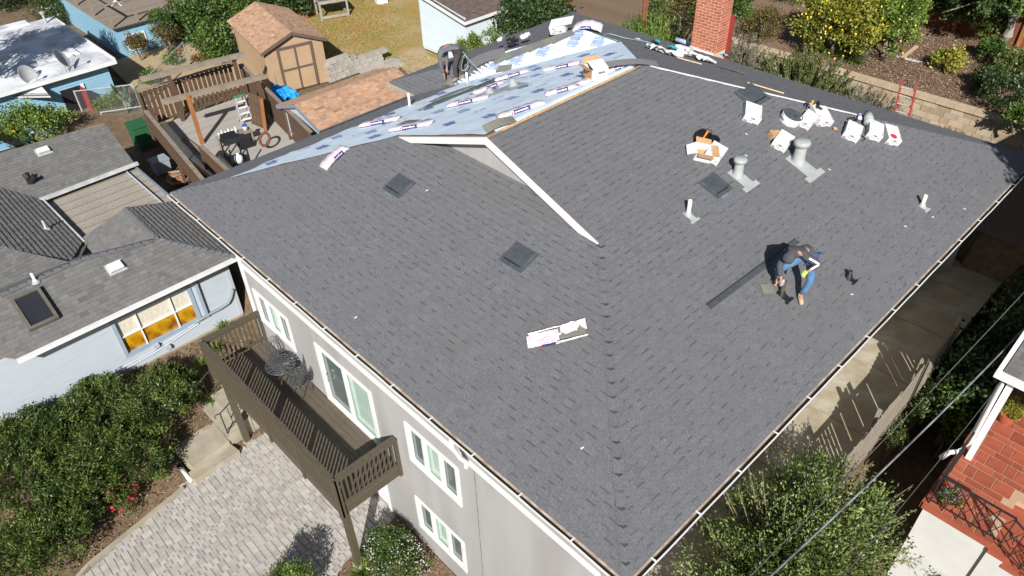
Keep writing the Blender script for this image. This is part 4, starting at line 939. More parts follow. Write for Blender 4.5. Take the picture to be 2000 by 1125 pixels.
def railing(p, q, npost):
    p = Vector(p); q = Vector(q); d = (q-p).normalized(); L = (q-p).length
    b = MB(); b.bar(p+Vector((0, 0, 0.98)), q+Vector((0, 0, 0.98)), 0.15, 0.045); b.build('top_rail', m_deckw, t)
    b = MB(); b.bar(p+Vector((0, 0, 0.90)), q+Vector((0, 0, 0.90)), 0.045, 0.09); b.build('sub_rail', m_deckw, t)
    b = MB(); b.bar(p+Vector((0, 0, 0.10)), q+Vector((0, 0, 0.10)), 0.045, 0.09); b.build('bottom_rail', m_deckw, t)
    k = int(L/0.115)
    for i in range(1, k):
        c = p+d*(L*i/k); b = MB(); b.bar(c+Vector((0, 0, 0.14)), c+Vector((0, 0, 0.86)), 0.038, 0.038, d); b.build('baluster', m_deckw, t)
    for i in range(npost):
        c = p+d*(L*i/(npost-1) if npost > 1 else 0); b = MB(); b.bar(c+Vector((0, 0, -0.28)), c+Vector((0, 0, 0.955)), 0.09, 0.09, d); b.build('rail_post', m_deckw, t)
railing((DX0, DY0, DZ), (DX1, DY0, DZ), 5); railing((DX1, DY0+0.05, DZ), (DX1, DY1, DZ), 2); railing((DX0, DY0+0.05, DZ), (DX0, DY1, DZ), 2)
for (x, y, z0) in ((8.52, -1.18, -5.95), (3.12, -1.18, -6.15)):
    b = MB(); b.box(x-0.075, x+0.075, y-0.075, y+0.075, z0, DZ-0.275); b.build('post', m_deckw, t)
    b = MB(); b.lathe([(0.14, z0-0.1), (0.15, z0+0.05), (0.11, z0+0.06), (0.001, z0+0.06)], 10, (x, y, 0)); b.build('post_footing', m_conc, t)
# wrought iron set
def lace_disc(b, c, r, z, rings=4, spokes=20, rr=0.006):
    for k in range(1, rings+1):
        R_ = r*k/rings; b.tube([c+Vector((R_*math.cos(a), R_*math.sin(a), z)) for a in np.linspace(0, 2*math.pi, 22)], rr*(1.8 if k == rings else 1.2), 5, cap=False)
    for s in range(spokes):
        a = 2*math.pi*s/spokes; tw = 0.25*(1 if s % 2 else -1)
        b.tube([c+Vector((r*0.15*math.cos(a), r*0.15*math.sin(a), z)), c+Vector((r*0.6*math.cos(a+tw), r*0.6*math.sin(a+tw), z)), c+Vector((r*math.cos(a), r*math.sin(a), z))], rr*1.5, 5)
m_ciron = M('dark_cast_iron', (0.045, 0.05, 0.052), (0.07, 0.075, 0.078), scale=30, rough=0.5)
c = Vector((4.62, -0.2, DZ)); t = thing('patio_table', 'round lacy cast iron table on the balcony', 'table', tuple(c))
b = MB(); lace_disc(b, c, 0.36, 0.70, 5, 28, 0.009); b.build('table_top', m_ciron, t)
for k in range(4):
    a = k*math.pi/2+0.5; u = Vector((math.cos(a), math.sin(a), 0)); b = MB(); b.tube([c+u*0.22+Vector((0, 0, 0.69)), c+u*0.08+Vector((0, 0, 0.45)), c+u*0.12+Vector((0, 0, 0.25)), c+u*0.27+Vector((0, 0, 0.02))], 0.014, 6); b.build('leg', m_ciron, t)
def iron_chair(c, ang, label):
    c = Vector(c); t = thing('patio_chair', label, 'chair', tuple(c), 'lacy cast iron chairs on the balcony')
    b = MB(); lace_disc(b, c, 0.23, 0.44, 4, 20, 0.008); b.build('seat', m_ciron, t)
    bk = Vector((math.cos(ang), math.sin(ang), 0)); sd_ = Vector((-bk.y, bk.x, 0))
    b = MB()
    for R_, h in ((0.21, 0.46), (0.14, 0.40), (0.07, 0.34)):
        b.tube([c+bk*(0.2+0.07*math.sin(a))+sd_*R_*math.cos(a)+Vector((0, 0, 0.45+h*math.sin(a))) for a in np.linspace(0, math.pi, 14)], 0.011, 5)
    for k in range(5): b.tube([c+bk*0.2+sd_*(k-2)*0.07+Vector((0, 0, 0.45)), c+bk*0.26+sd_*(k-2)*0.05+Vector((0, 0, 0.62+0.14*math.cos((k-2)*0.5)))], 0.009, 5)
    b.build('backrest', m_ciron, t)
    for k in range(4):
        a = ang+math.pi/4+k*math.pi/2; u = Vector((math.cos(a), math.sin(a), 0)); b = MB(); b.tube([c+u*0.18+Vector((0, 0, 0.44)), c+u*0.15+Vector((0, 0, 0.25)), c+u*0.24+Vector((0, 0, 0.01))], 0.012, 5); b.build('leg', m_ciron, t)
iron_chair((4.05, 0.0, DZ), math.pi*0.9, 'cast iron chair behind the round table near the window')
iron_chair((5.15, -0.05, DZ), 0.25, 'cast iron chair on the near side of the round table')
iron_chair((4.72, 0.08, DZ), 1.2, 'cast iron chair between the round table and the wall')

# ================================================================== DRIVEWAY
GZ = -6.1
drive = MB(); poly = [(3.2, 0.3), (9.0, 0.3), (9.0, -0.9), (8.15, -1.5), (9.3, -2.8), (9.5, -9), (5.6, -9), (4.0, -5.8), (3.45, -3.3), (3.2, -3.0)]
drive.quad(*[(x, y, GZ-0.03) for x, y in poly]); dro = drive.build('driveway', M('paver_sand', (0.38, 0.345, 0.30), (0.33, 0.30, 0.26), scale=40, rough=1)); dro['kind'] = 'structure'
def inpoly(x, y, pl):
    c = False
    for i in range(len(pl)):
        x0, y0 = pl[i]; x1, y1 = pl[(i+1) % len(pl)]
        if (y0 > y) != (y1 > y) and x < (x1-x0)*(y-y0)/(y1-y0)+x0: c = not c
    return c
m_paver = M('grey_paver', (0.45, 0.42, 0.385), (0.37, 0.345, 0.315), scale=7, rough=0.9, bump=0.2, bscale=70, attr=1)
pav = []; MU = 0.082; GX, GYn = 84, 118; occ = np.zeros((GX, GYn), bool)
for j in range(GYn):
    for i in range(GX):
        if occ[i, j]: continue
        for (a_, b_) in random.sample([(2, 2), (2, 2), (3, 2), (2, 3), (2, 2)], 5)+[(2, 1), (1, 2), (1, 1)]:
            if i+a_ <= GX and j+b_ <= GYn and not occ[i:i+a_, j:j+b_].any(): break
        occ[i:i+a_, j:j+b_] = True
        x, y, wd, hgt = 2.9+i*MU, -9.2+j*MU, a_*MU, b_*MU
        cx, cy = x+wd/2, y+hgt/2
        if inpoly(cx, cy, poly):
            tn = random.uniform(0.84, 1.12); wm = random.uniform(-0.03, 0.03)
            pav.append((x, y, wd, hgt, random.uniform(-0.004, 0.004), (tn*(1+wm), tn, tn*(1-wm*0.9))))
pav.sort(key=lambda p: cam_dist((p[0], p[1], GZ))-4*math.sqrt(p[2]*p[3])+(0 if in_frame((p[0], p[1], GZ)) else 100))
def paver_geo(ps):
    v = []; f = []; sh = []
    for (x, y, w_, h_, dz, c) in ps:
        o = len(v); g = 0.002; e = 0.007
        for (a, b_, z) in ((x+g, y+g, -0.03), (x+w_-g, y+g, -0.03), (x+w_-g, y+h_-g, -0.03), (x+g, y+h_-g, -0.03), (x+g+e, y+g+e, dz), (x+w_-g-e, y+g+e, dz), (x+w_-g-e, y+h_-g-e, dz), (x+g+e, y+h_-g-e, dz)): v.append((a, b_, GZ+z))
        f += [(o+4, o+5, o+6, o+7), (o, o+1, o+5, o+4), (o+1, o+2, o+6, o+5), (o+2, o+3, o+7, o+6), (o+3, o, o+4, o+7)]; sh += [c]*5
    return v, f, sh
for p in pav[:300]:
    v, f, sh = paver_geo([p]); mesh_obj('paver', v, f, m_paver, dro, shade=sh)
if len(pav) > 300:
    v, f, sh = paver_geo(pav[300:]); o = mesh_obj('paver_field', v, f, m_paver, dro, shade=sh); o['kind'] = 'stuff'
b = MB(); cur = [V(3.42, -3.15, 0), V(3.9, -5.75, 0), V(5.5, -9, 0)]
for i in range(2): b.bar(cur[i]+V(0, 0, GZ+0.0), cur[i+1]+V(0, 0, GZ+0.0), 0.09, 0.16)
k = b.build('kerb', m_conc); k['kind'] = 'structure'
# landing and steps
t = thing('entrance_steps', 'worn concrete landing with steps beside the driveway', 'steps', (2.4, -2.2, -6.1))
LZ = -5.8
b = MB(); b.hexa([(2.36, -2.95, GZ-.1), (3.22, -2.75, GZ-.1), (3.12, -1.62, GZ-.1), (1.54, -1.60, GZ-.1)], [(2.36, -2.80, LZ), (3.19, -2.72, LZ), (3.10, -1.62, LZ), (1.54, -1.60, LZ)]); b.build('landing', m_conc, t)
b = MB(); b.hexa([(3.18, -3.0, GZ-.1), (3.52, -2.85, GZ-.1), (3.46, -1.55, GZ-.1), (3.12, -1.60, GZ-.1)], [(3.16, -2.95, GZ+.16), (3.5, -2.85, GZ+.16), (3.44, -1.55, GZ+.16), (3.10, -1.60, GZ+.16)]); b.build('bottom_tread', m_conc, t)
for i in range(4):
    b = MB(); y0 = -1.60+i*0.36; b.box(1.5, 3.05-0.02*i, y0, y0+0.37, GZ-.1, LZ+0.17*(i+1)-0.002*i); b.build('tread', m_conc, t)
    b = MB(); b.box(1.48, 3.07-0.02*i, y0-0.03, y0+0.02, LZ+0.17*(i+1)-0.045, LZ+0.17*(i+1)+0.001); b.build('nosing', m_conc, t)
def handrail(x, label):
    t = thing('handrail', label, 'handrail', (x, -1.3, LZ), 'wrought iron step handrails'); P = [V(x, -1.55, LZ+0.17), V(x, -0.45, LZ+0.70)]
    b = MB(); b.tube([P[0]+V(0, -0.14, 0.72), P[0]+V(0, -0.16, 0.80), P[0]+V(0, -0.08, 0.83), P[0]+V(0, 0, 0.8), P[1]+V(0, 0, 0.85)], 0.018, 6); b.build('top_bar', m_iron, t)
    b = MB(); b.bar(P[0]+V(0, 0, 0.12), P[1]+V(0, 0, 0.15), 0.02, 0.02); b.build('bottom_bar', m_iron, t)
    for i in range(6):
        f = i/5; a = P[0].lerp(P[1], f); b = MB(); w_ = 0.028 if i in (0, 5) else 0.014
        b.bar(a+V(0, 0, 0.0 if i in (0, 5) else 0.12), a+V(0, 0, 0.82), w_, w_, (0, 1, 0)); b.build('baluster', m_iron, t)
    b = MB()
    for f in (0.5,):
        a = P[0].lerp(P[1], f)+V(0, 0.0, 0.45); b.tube([a+V(0, 0.09*math.cos(q)*(1-q/14), 0.13*math.sin(q)*(1-q/14)) for q in np.linspace(0, 9, 24)], 0.008, 5)
    b.build('scroll', m_iron, t)
handrail(1.56, 'black iron handrail on the garden side of the steps'); handrail(2.98, 'black iron handrail with scroll on the driveway side')
A = PZ(349, 908, -5.85); B = PZ(374, 941, -6.0)
t = thing('drain_pipe', 'white drain pipe with black collar lying by the landing', 'pipe', tuple(B)); b = MB(); b.tube([A.lerp(B, .22), B], 0.055, 12); b.build('pipe', m_white, t, smooth=True); b = MB(); b.tube([A, A.lerp(B, .24)], 0.06, 12); b.build('collar', m_black, t, smooth=True)

# ================================================================== LEFT NEIGHBOUR (grey-blue house)
nb = thing('neighbour_house', 'pale blue-grey sided house with weathered grey shingle roofs', 'house', (-4, -3, -5.05))
m_siding = M('pale_blue_siding', (0.385, 0.43, 0.48), (0.415, 0.46, 0.51), scale=2.0, rough=0.7, stretch=(1, 1, 6))
m_trimgrey = M('blue_grey_trim', (0.17, 0.20, 0.25), (0.20, 0.23, 0.28), scale=5)
kw = dict(wr=(0.12, 0.26), dash=0.12, var=0.085, thick=0.014, band=0.02, dashv=0.75, hue=0.014)
_nF = (0.42, 0, 1); _dF = 0.42*-0.12-2.7
RG = [hit(x, y, _nF, _dF) for x, y in ((307, 467), (160, 505), (0, 575), (-200, 665))]
FPt = [V(-0.12, 1.16, -2.7), V(-0.12, -4.75, -2.7), RG[3], RG[2], RG[1], RG[0]]
HP = [V(-0.12, 1.16, -2.7), V(-1.61, -0.33, -2.07), V(-3.9, -0.33, -2.07), V(-4.3, 1.16, -2.7)]
BKp = [V(-1.61, -0.33, -2.07), V(-3.9, -0.33, -2.07), V(-4.45, -1.72, -2.78), V(-2.6, -1.72, -2.78)]
SP = [RG[0], V(-2.6, -1.72, -2.78), RG[3]+V(-.8, 0, -.5), RG[3]]
def pl_pts(n_, p0, pts): return [hit(x, y, n_, Vector(n_).dot(p0)) for x, y in pts]
EPl = pl_pts((0, 0.42, 1), V(0, -1.75, -2.72), [(162, 472), (79, 387), (-120, 180), (-260, 330), (0, 482), (138, 512)])
FPl = pl_pts((0.25, 0, 1), V(-2.2, -2.2, -2.42), [(138, 512), (0, 482), (-260, 400), (-200, 680), (0, 572)])
UPl = pl_pts((0.3, 0, 1), V(-7.62, 0, -2.66), [(262, 318), (79, 387), (-120, 462), (-120, 345), (0, 299), (203, 240)])
rf = MB()
def nrm(P): 
    n_ = (P[1]-P[0]).cross(P[2]-P[0]).normalized(); return n_ if n_.z > 0 else -n_
for P in (FPt, HP, BKp, EPl, FPl, UPl): rf.slab([p-nrm(P)*0.006 for p in P], nrm(P), 0.06)
rfo = rf.build('roof', m_deckb, nb)
shingle_poly(rfo, FPt, (0, 1), m_nshing, 0.145, n_parts=110, seed=31, **kw)
shingle_poly(rfo, HP, (0, 3), m_nshing, 0.145, n_parts=40, seed=32, **{**kw, 'thick': 0.045})
shingle_poly(rfo, BKp, (2, 3), m_nshing, 0.145, seed=33, **kw)
shingle_poly(rfo, EPl, (1, 0), m_nshing, 0.145, n_parts=30, seed=34, **{**kw, 'thick': 0.03})
shingle_poly(rfo, UPl, (1, 0), m_nshing, 0.145, n_parts=60, seed=35, **kw)
shingle_poly(rfo, FPl, (0, 3), m_nshing, 0.145, seed=36, **kw)
caps(HP[0], HP[1], Vector((0.4, 0, 1)).normalized(), Vector((0, 0.4, 1)).normalized(), 0.2, 0.12, rfo)
for a_, b_ in ((RG[2], RG[1]), (RG[1], RG[0])): caps(a_, b_, Vector((0.4, 0, 1)).normalized(), Vector((-0.4, 0, 1)).normalized(), 0.22, 0.12, rfo)
b = MB(); b.add([tuple(RG[0]), tuple(RG[1]), tuple(RG[2]), tuple(RG[3]), tuple(RG[3]+V(-1.2, -.3, -.5)), tuple(RG[2]+V(-1.2, -.2, -.5)), tuple(RG[1]+V(-1.0, 0.1, -.5)), (-2.6, -1.5, -2.8)], [(0, 7, 6, 1), (1, 6, 5, 2), (2, 5, 4, 3)]); b.build('back_slope', M('plain_grey_shingle', (0.125, 0.122, 0.119), (0.195, 0.19, 0.184), scale=30, rough=0.95), rfo)
caps(HP[2], HP[1], Vector((0, 0.4, 1)).normalized(), Vector((0, -0.4, 1)).normalized(), 0.22, 0.11, rfo)
b = MB(); b.box(-9.5, -1.3, -9, 1.12, -3.1, -2.99); b.build('valley_flashing', M('grey_felt', (0.10, 0.10, 0.098), (0.13, 0.13, 0.127), scale=6, rough=0.9), rfo)
b = MB(); b.slab([PZ(-40, 590, -2.4), PZ(150, 516, -2.55), PZ(172, 474, -2.76), PZ(130, 508, -2.55), PZ(-40, 545, -2.4)], (0, 0, 1), 0.03); b.build('valley_flashing', MATS['grey_felt'], rfo)
# flat roof
m_roll = M('tan_roll_roofing', (0.36, 0.315, 0.26), (0.28, 0.245, 0.205), scale=14, rough=0.95, bump=0.2, bscale=120, c3=(0.27, 0.235, 0.2), s3=1.2)
fx0, fx1 = -8.1, -3.7; m_dkseam = M('seam_tar', (0.10, 0.085, 0.07), (0.14, 0.12, 0.1))
for i in range(9):
    x0 = fx0+(fx1-fx0)*i/9; x1 = fx0+(fx1-fx0)*(i+1)/9
    b = MB(); b.hexa([(x0, -1.95, -2.97), (x1+0.05, -1.95, -2.97), (x1+0.05, 1.27, -2.97), (x0, 1.27, -2.97)], [(x0, -1.95, -2.905), (x1+0.05, -1.95, -2.92), (x1+0.05, 1.27, -2.92), (x0, 1.27, -2.905)]); b.build('roll_strip', m_roll, rfo); b = MB(); b.box(x0-0.008, x0+0.016, -1.95, 1.27, -2.93, -2.901); b.build('lap_seam', m_dkseam, rfo)
b = MB(); b.bar(V(-4.3, 1.30, -2.88), V(-8.1, 1.30, -2.88), 0.06, 0.12); b.build('flat_roof_edge', m_trimgrey, rfo)
b = MB(); b.bar(UPl[0]+V(0.06, 0.1, -0.03), UPl[1]+V(0.06, -0.05, -0.03), 0.11, 0.10); b.build('gutter', M('old_gutter', (0.55, 0.56, 0.56), (0.4, 0.41, 0.42), scale=3), nb)
b = MB(); b.bar(EPl[0]+V(0, 0.03, -0.03), EPl[1]+V(0, 0.03, -0.03), 0.05, 0.1); b.build('eave_trim', M('old_gutter', (0, 0, 0)), nb)
b = MB(); b.bar(V(-0.06, 1.2, -2.74), V(-0.06, -4.78, -2.74), 0.12, 0.09); b.build('gutter', m_white, nb)
b = MB(); b.bar(V(-0.2, 1.19, -2.74), V(-4.3, 1.19, -2.74), 0.05, 0.08); b.build('eave_trim', m_trimgrey, nb)
# lap siding on the wall facing the driveway
WXn = -0.53; b = MB(); z = -5.0; k = 0
WZ = [-2.80, -1.15]
Aw = PX(222, 628, WXn); Bw = PX(362, 562, WXn); Cw = PX(388, 622, WXn); Dw = PX(250, 690, WXn)
wy0, wy1 = (Aw.y+Dw.y)/2, (Bw.y+Cw.y)/2; wz1 = (Aw.z+Bw.z)/2; wz0 = (Cw.z+Dw.z)/2
while z < -2.8:
    z1 = min(z+0.105, -2.8)
    segs = [(-14, 0.95)] if (z1 < wz0 or z > wz1) else [(-14, wy0), (wy1, 0.95)]
    for (a, c) in segs:
        b.add([(WXn+0.014, a, z), (WXn+0.014, c, z), (WXn, c, z1), (WXn, a, z1), (WXn-0.01, a, z), (WXn-0.01, c, z)], [(0, 1, 2, 3), (4, 5, 1, 0)])
    z = z1
b.quad((WXn, 0.95, -5.2), (-8, 0.95, -5.2), (-8, 0.95, -2.8), (WXn, 0.95, -2.8))
b.build('siding', m_siding, nb)
b = MB(); b.box(WXn-0.01, WXn+0.02, -14, 0.95, -5.2, -5.0); b.build('foundation', m_conc, nb)
b = MB(); b.box(WXn, WXn+0.03, 0.86, 0.97, -5.0, -2.8); b.build('corner_board', m_siding, nb)
b = MB(); b.box(-1.0, -0.10, -4.7, 1.1, -2.83, -2.79); b.build('soffit', m_trimgrey, nb)
# roof continues lower on the left
LR = [V(-0.75, -4.9, -2.95), V(-0.75, -14, -2.95), V(-2.4, -14, -2.2), V(-2.4, -4.9, -2.2)]
rl = MB(); rl.slab(LR, nrm(LR), 0.06); rlo = rl.build('side_roof', m_deckb, nb); shingle_poly(rlo, [p+V(0, 0, .01) for p in LR], (0, 1), m_nshing, 0.145, seed=37, **kw)
# window
fr = MB(); y0, y1, z0, z1 = wy0, wy1, wz0, wz1
for (a, c, d_, e) in ((y0-0.1, y0, z0-0.1, z1+0.06), (y1, y1+0.1, z0-0.1, z1+0.06), (y0, y1, z0-0.1, z0), (y0, y1, z1, z1+0.06)): fr.box(WXn-0.12, WXn+0.035, a, c, d_, e)
wno = fr.build('window', M('blue_trim', (0.30, 0.36, 0.44), (0.26, 0.32, 0.40)), nb)
b = MB(); zm = z0+(z1-z0)*0.47
b.box(WXn-0.05, WXn-0.01, y0, y1, zm-0.02, zm+0.02)
for f in (0.27, 0.74): yy = y0+(y1-y0)*f; b.box(WXn-0.055, WXn-0.005, yy-0.02, yy+0.02, z0, z1)
b.build('muntin', m_white, wno)
m_amber = M('amber_reflection', (0.55, 0.30, 0.01), (0.20, 0.07, 0.005), scale=3.0, rough=0.08, spec=0.8, detail=3)  # amber reflection on the window, put into the pane colour
m_curt = M('cream_curtain', (0.66, 0.63, 0.55), (0.55, 0.5, 0.4), scale=5, rough=0.3, stretch=(1, 6, 1))
for i, (fa_, fb_) in enumerate(((0, 0.27), (0.27, 0.74), (0.74, 1.0))):
    b = MB(); b.box(WXn-0.09, WXn-0.06, y0+(y1-y0)*fa_, y0+(y1-y0)*fb_, z0, zm); b.build('amber_reflection_pane', m_amber, wno)
    b = MB(); b.box(WXn-0.09, WXn-0.06, y0+(y1-y0)*fa_, y0+(y1-y0)*fb_, zm, z1); b.build('curtain_pane', m_curt, wno)
# downpipe, conduit
m_gp = M('grey_pipe', (0.20, 0.24, 0.26), (0.24, 0.28, 0.30))
b = MB(); b.tube([PX(p[0], p[1], WXn+0.07) for p in ((455, 565), (452, 580), (446, 592), (430, 603), (410, 613), (390, 625), (380, 630))], 0.045, 8); b.build('drain_elbow', m_gp, nb, smooth=True)
b = MB(); b.box(WXn+0.02, WXn+0.10, y1+0.22, y1+0.30, z0-0.05, -2.85); b.build('downpipe', M('blue_trim', (0, 0, 0)), nb)
for dz, r in ((0.0, 0.018), (0.12, 0.014)):
    b = MB(); b.tube([PX(388, 632-dz*40, WXn+0.04), PX(300, 690-dz*40, WXn+0.04), PX(170, 762-dz*40, WXn+0.04), PX(60, 820-dz*40, WXn+0.04), PX(0, 850-dz*40, WXn+0.04)], r, 6); b.build('conduit', M('pale_conduit', (0.55, 0.6, 0.66), (0.5, 0.55, 0.6)), nb)
b = MB(); c = PX(305, 675, WXn+0.05); b.box(c.x-0.03, c.x+0.06, c.y-0.08, c.y+0.08, c.z-0.06, c.z+0.06); b.build('junction_box', m_siding, nb)
b = MB(); c = PX(328, 678, WXn+0.05); b.box(c.x-0.03, c.x+0.06, c.y-0.08, c.y+0.08, c.z-0.06, c.z+0.06); b.build('junction_box', m_siding, nb)
# skylight and vents on the neighbour's roof
def onF(px, py, o=0): 
    n_ = nrm(FPt); return hit(px, py, n_, n_.dot(FPt[0])+o)
t = thing('skylight', 'dark glazed skylight with bronze frame on the neighbour roof', 'skylight', tuple(onF(70, 605)))
q = [onF(30, 588, 0.02), onF(68, 640, 0.02), onF(108, 625, 0.02), onF(70, 570, 0.02)]; n_ = nrm(FPt); m_brz = M('bronze_frame', (0.10, 0.09, 0.07), (0.13, 0.12, 0.10))
cq = sum(q, Vector())/4; u_ = (q[3]-q[0]).normalized()*0.36; Xs = frame(cq, (0, 1, 0), n_)
b = MB(Xs)
for (x0, x1, y0_, y1_) in ((-0.36, -0.28, -0.55, 0.55), (0.28, 0.36, -0.55, 0.55), (-0.28, 0.28, -0.55, -0.47), (-0.28, 0.28, 0.47, 0.55)): b.box(x0, x1, y0_, y1_, 0.0, 0.12)
b.build('frame', m_brz, t); b = MB(Xs); b.box(-0.28, 0.28, -0.47, 0.47, 0.05, 0.09); b.build('glazing', glassmat('smoked_glass', (0.03, 0.03, 0.035)), t)
def box_vent(c, n_, label, ax=(0, 1, 0), s=1.0):
    t = thing('box_vent', label, 'roof vent', tuple(c), 'white box vents on the neighbour roof'); X = frame(c, ax, n_)
    b = MB(X); b.box(-0.24*s, 0.24*s, -0.2*s, 0.2*s, 0.012, 0.02); b.build('flange', m_galv, t)
    b = MB(X); b.hexa([(-0.18*s, -0.13*s, 0.02), (0.18*s, -0.13*s, 0.02), (0.18*s, 0.13*s, 0.02), (-0.18*s, 0.13*s, 0.02)], [(-0.18*s, -0.17*s, 0.14*s), (0.18*s, -0.17*s, 0.14*s), (0.18*s, 0.13*s, 0.1*s), (-0.18*s, 0.13*s, 0.1*s)]); b.build('hood', m_white, t)
box_vent(onF(226, 523), nrm(FPt), 'white box vent on the front roof above the amber window')
n2 = nrm(UPl); box_vent(hit(85, 296, n2, n2.dot(UPl[0])), n2, 'white box vent on the upper roof of the neighbour house')
def onE(px, py): n_ = nrm(EPl); return hit(px, py, n_, n_.dot(EPl[0]))
for c, l, m_, h in ((onF(70, 551), 'little white vent pipe above the skylight', m_white, 0.3), (onE(91, 448), 'rusty collared vent pipe on the ribbed roof slope', m_galv, 0.32)):
    t = thing('roof_pipe', l, 'vent pipe', tuple(c)); b = MB(Matrix.Translation(c)); b.lathe([(0.09, -0.02), (0.05, 0.08), (0.035, 0.09), (0.035, h), (0.001, h)], 12); b.build('pipe', m_, t, smooth=True)
    b = MB(Matrix.Translation(c)); b.lathe([(0.12, 0.0), (0.10, 0.03), (0.06, 0.05)], 12); b.build('collar', m_galv, t)
c = hit(60, 358, n2, n2.dot(UPl[0])); t = thing('black_vent', 'black twin hooded vent at the valley of the neighbour roof', 'roof vent', tuple(c)); b = MB(Matrix.Translation(c)); b.tube([(0, 0, 0), (0, 0, 0.22), (-0.1, 0, 0.32)], [0.09, 0.09, 0.11], 10); b.build('stack', m_black, t); b = MB(Matrix.Translation(c)); b.tube([(0.04, 0.03, 0.02), (0.12, 0.12, 0.2), (0.14, 0.18, 0.26)], [0.07, 0.08, 0.1], 10); b.build('hood', m_black, t)

# ================================================================== RIGHT SIDE: walkway, fence, neighbour porch
wk = MB(); WKZ = -3.7
cuts = np.arange(-3, 20, 2.3)
for i in range(len(cuts)-1):
    wk2 = MB(); wk2.box(13.6, 15.62, cuts[i]+0.012, cuts[i+1]-0.012, WKZ-0.25, WKZ)
    if i == 0: wko = wk2.build('walkway', M('stained_concrete', (0.44, 0.40, 0.31), (0.30, 0.265, 0.195), scale=2.3, rough=0.95, bump=0.2, bscale=50, spec=0.05, c3=(0.37, 0.29, 0.17), s3=0.9)); wko['kind'] = 'structure'
    else: wk2.build('slab', MATS['stained_concrete'], wko)
t = thing('board_fence', 'low stepped board fence along the side walkway', 'fence', (15.7, 7, WKZ)); m_fence = M('grey_fence_board', (0.33, 0.29, 0.23), (0.25, 0.22, 0.17), scale=4, rough=0.9, stretch=(4, 4, 1))
fy = -3.0; k = 0
while fy < 12.6:
    h = 0.92+0.38*(((fy+20) % 1.9)/1.9); seg = int((fy+3)//2.2); w_ = 0.15
    if random.random() < 0.5: 
        b = MB(); b.box(15.68, 15.698, fy, fy+w_+0.01, WKZ-0.2, WKZ+h); b.build('board', m_fence, t)
    else:
        b = MB(); b.box(15.68, 15.698, fy, fy+w_-0.055, WKZ-0.2, WKZ+h); b.build('board', m_fence, t)
    fy += w_; k += 1
for z in (0.25, 0.95): b = MB(); b.box(15.645, 15.68, -3, 12.6, WKZ+z, WKZ+z+0.09); b.build('fence_rail', m_fence, t)
for yy in np.arange(-2.9, 12.7, 2.2): b = MB(); b.box(15.56, 15.645, yy, yy+0.09, WKZ, WKZ+1.3); b.build('fence_post', m_fence, t)
# neighbour porch
PZ0 = -3.0
ph = thing('porch_house', 'house corner with terracotta tiled porch and white stucco base', 'house', (18.5, 8, -5.7))
m_cream = M('white_stucco', (0.58, 0.58, 0.56), (0.52, 0.52, 0.50), scale=2, rough=0.9, bump=0.15, bscale=80)
b = MB(); b.box(17.24, 18.5, 7.08, 30, -5.9, PZ0-0.14); b.box(18.5, 22, 8.45, 30, -5.9, PZ0-0.14); b.build('porch_base', m_cream, ph)
m_terra = M('terracotta', (0.36, 0.10, 0.055), (0.30, 0.08, 0.045), scale=4, rough=0.55, attr=1, bump=0.05)
m_grout = M('grout', (0.50, 0.33, 0.22), (0.45, 0.29, 0.2), scale=20)
b = MB(); b.box(17.2, 18.5, 7.04, 12.2, PZ0-0.14, PZ0-0.012); b.box(18.5, 22, 8.41, 12.2, PZ0-0.14, PZ0-0.012); flo = b.build('porch_floor', m_grout, ph)
yy = 7.04; row = 0
while yy < 12.0:
    hh = (0.18, 0.36, 0.18, 0.36)[row % 4]; xx = 17.2-0.1*(row % 2)
    while xx < 21.0:
        ww = random.choice((0.2, 0.36, 0.36)); x0 = max(xx, 17.2)
        if x0 < xx+ww-0.03 and (yy > 8.4 or xx+ww < 18.55):
            b = MB(); b.box(x0+0.011, xx+ww-0.011, yy+0.011, yy+hh-0.011, PZ0-0.03, PZ0+random.uniform(-.001, .001)); s = random.uniform(0.82, 1.18); b.build('tile', m_terra, flo, shade=[(s, s*0.97, s*0.95)]*6)
        xx += ww
    yy += hh; row += 1
b = MB(); b.box(17.17, 18.5, 7.0, 7.04, PZ0-0.14, PZ0-0.002); b.box(17.16, 17.2, 7.0, 12.2, PZ0-0.14, PZ0-0.002); b.build('nosing', m_terra, ph, shade=[(1, 1, 1)]*12)
for i in range(7):
    x0 = 18.5+i*0.3; zt = PZ0-0.17*(i+1)
    b = MB(); b.box(x0, x0+0.3, 7.06, 8.44, -5.9, zt); b.build('step', m_terra, ph, shade=[(1.0, .97, .95)]*6)
    b = MB(); b.box(x0-0.02*0, x0+0.3, 7.005, 7.055, zt-0.10, zt-0.004); b.build('step_nosing', m_terra, ph, shade=[(1.0, .97, .95)]*6)
    b = MB(); b.box(x0, x0+0.3, 7.02, 7.058, -5.9, zt-0.105); b.build('step_cheek', m_cream, ph)
b = MB(); b.box(17.34, 17.46, 8.75, 8.87, PZ0-0.012, -0.42); b.build('porch_post', m_white, ph)
b = MB(); b.tube([V(17.28, 8.80, -0.5), V(17.26, 8.7, -0.8), V(17.28, 8.7, PZ0+0.5), V(17.2, 8.62, PZ0+0.2), V(17.06, 8.55, PZ0+0.12), V(16.98, 8.5, PZ0-0.1)], 0.055, 8); b.build('downspout', m_white, ph, smooth=True)
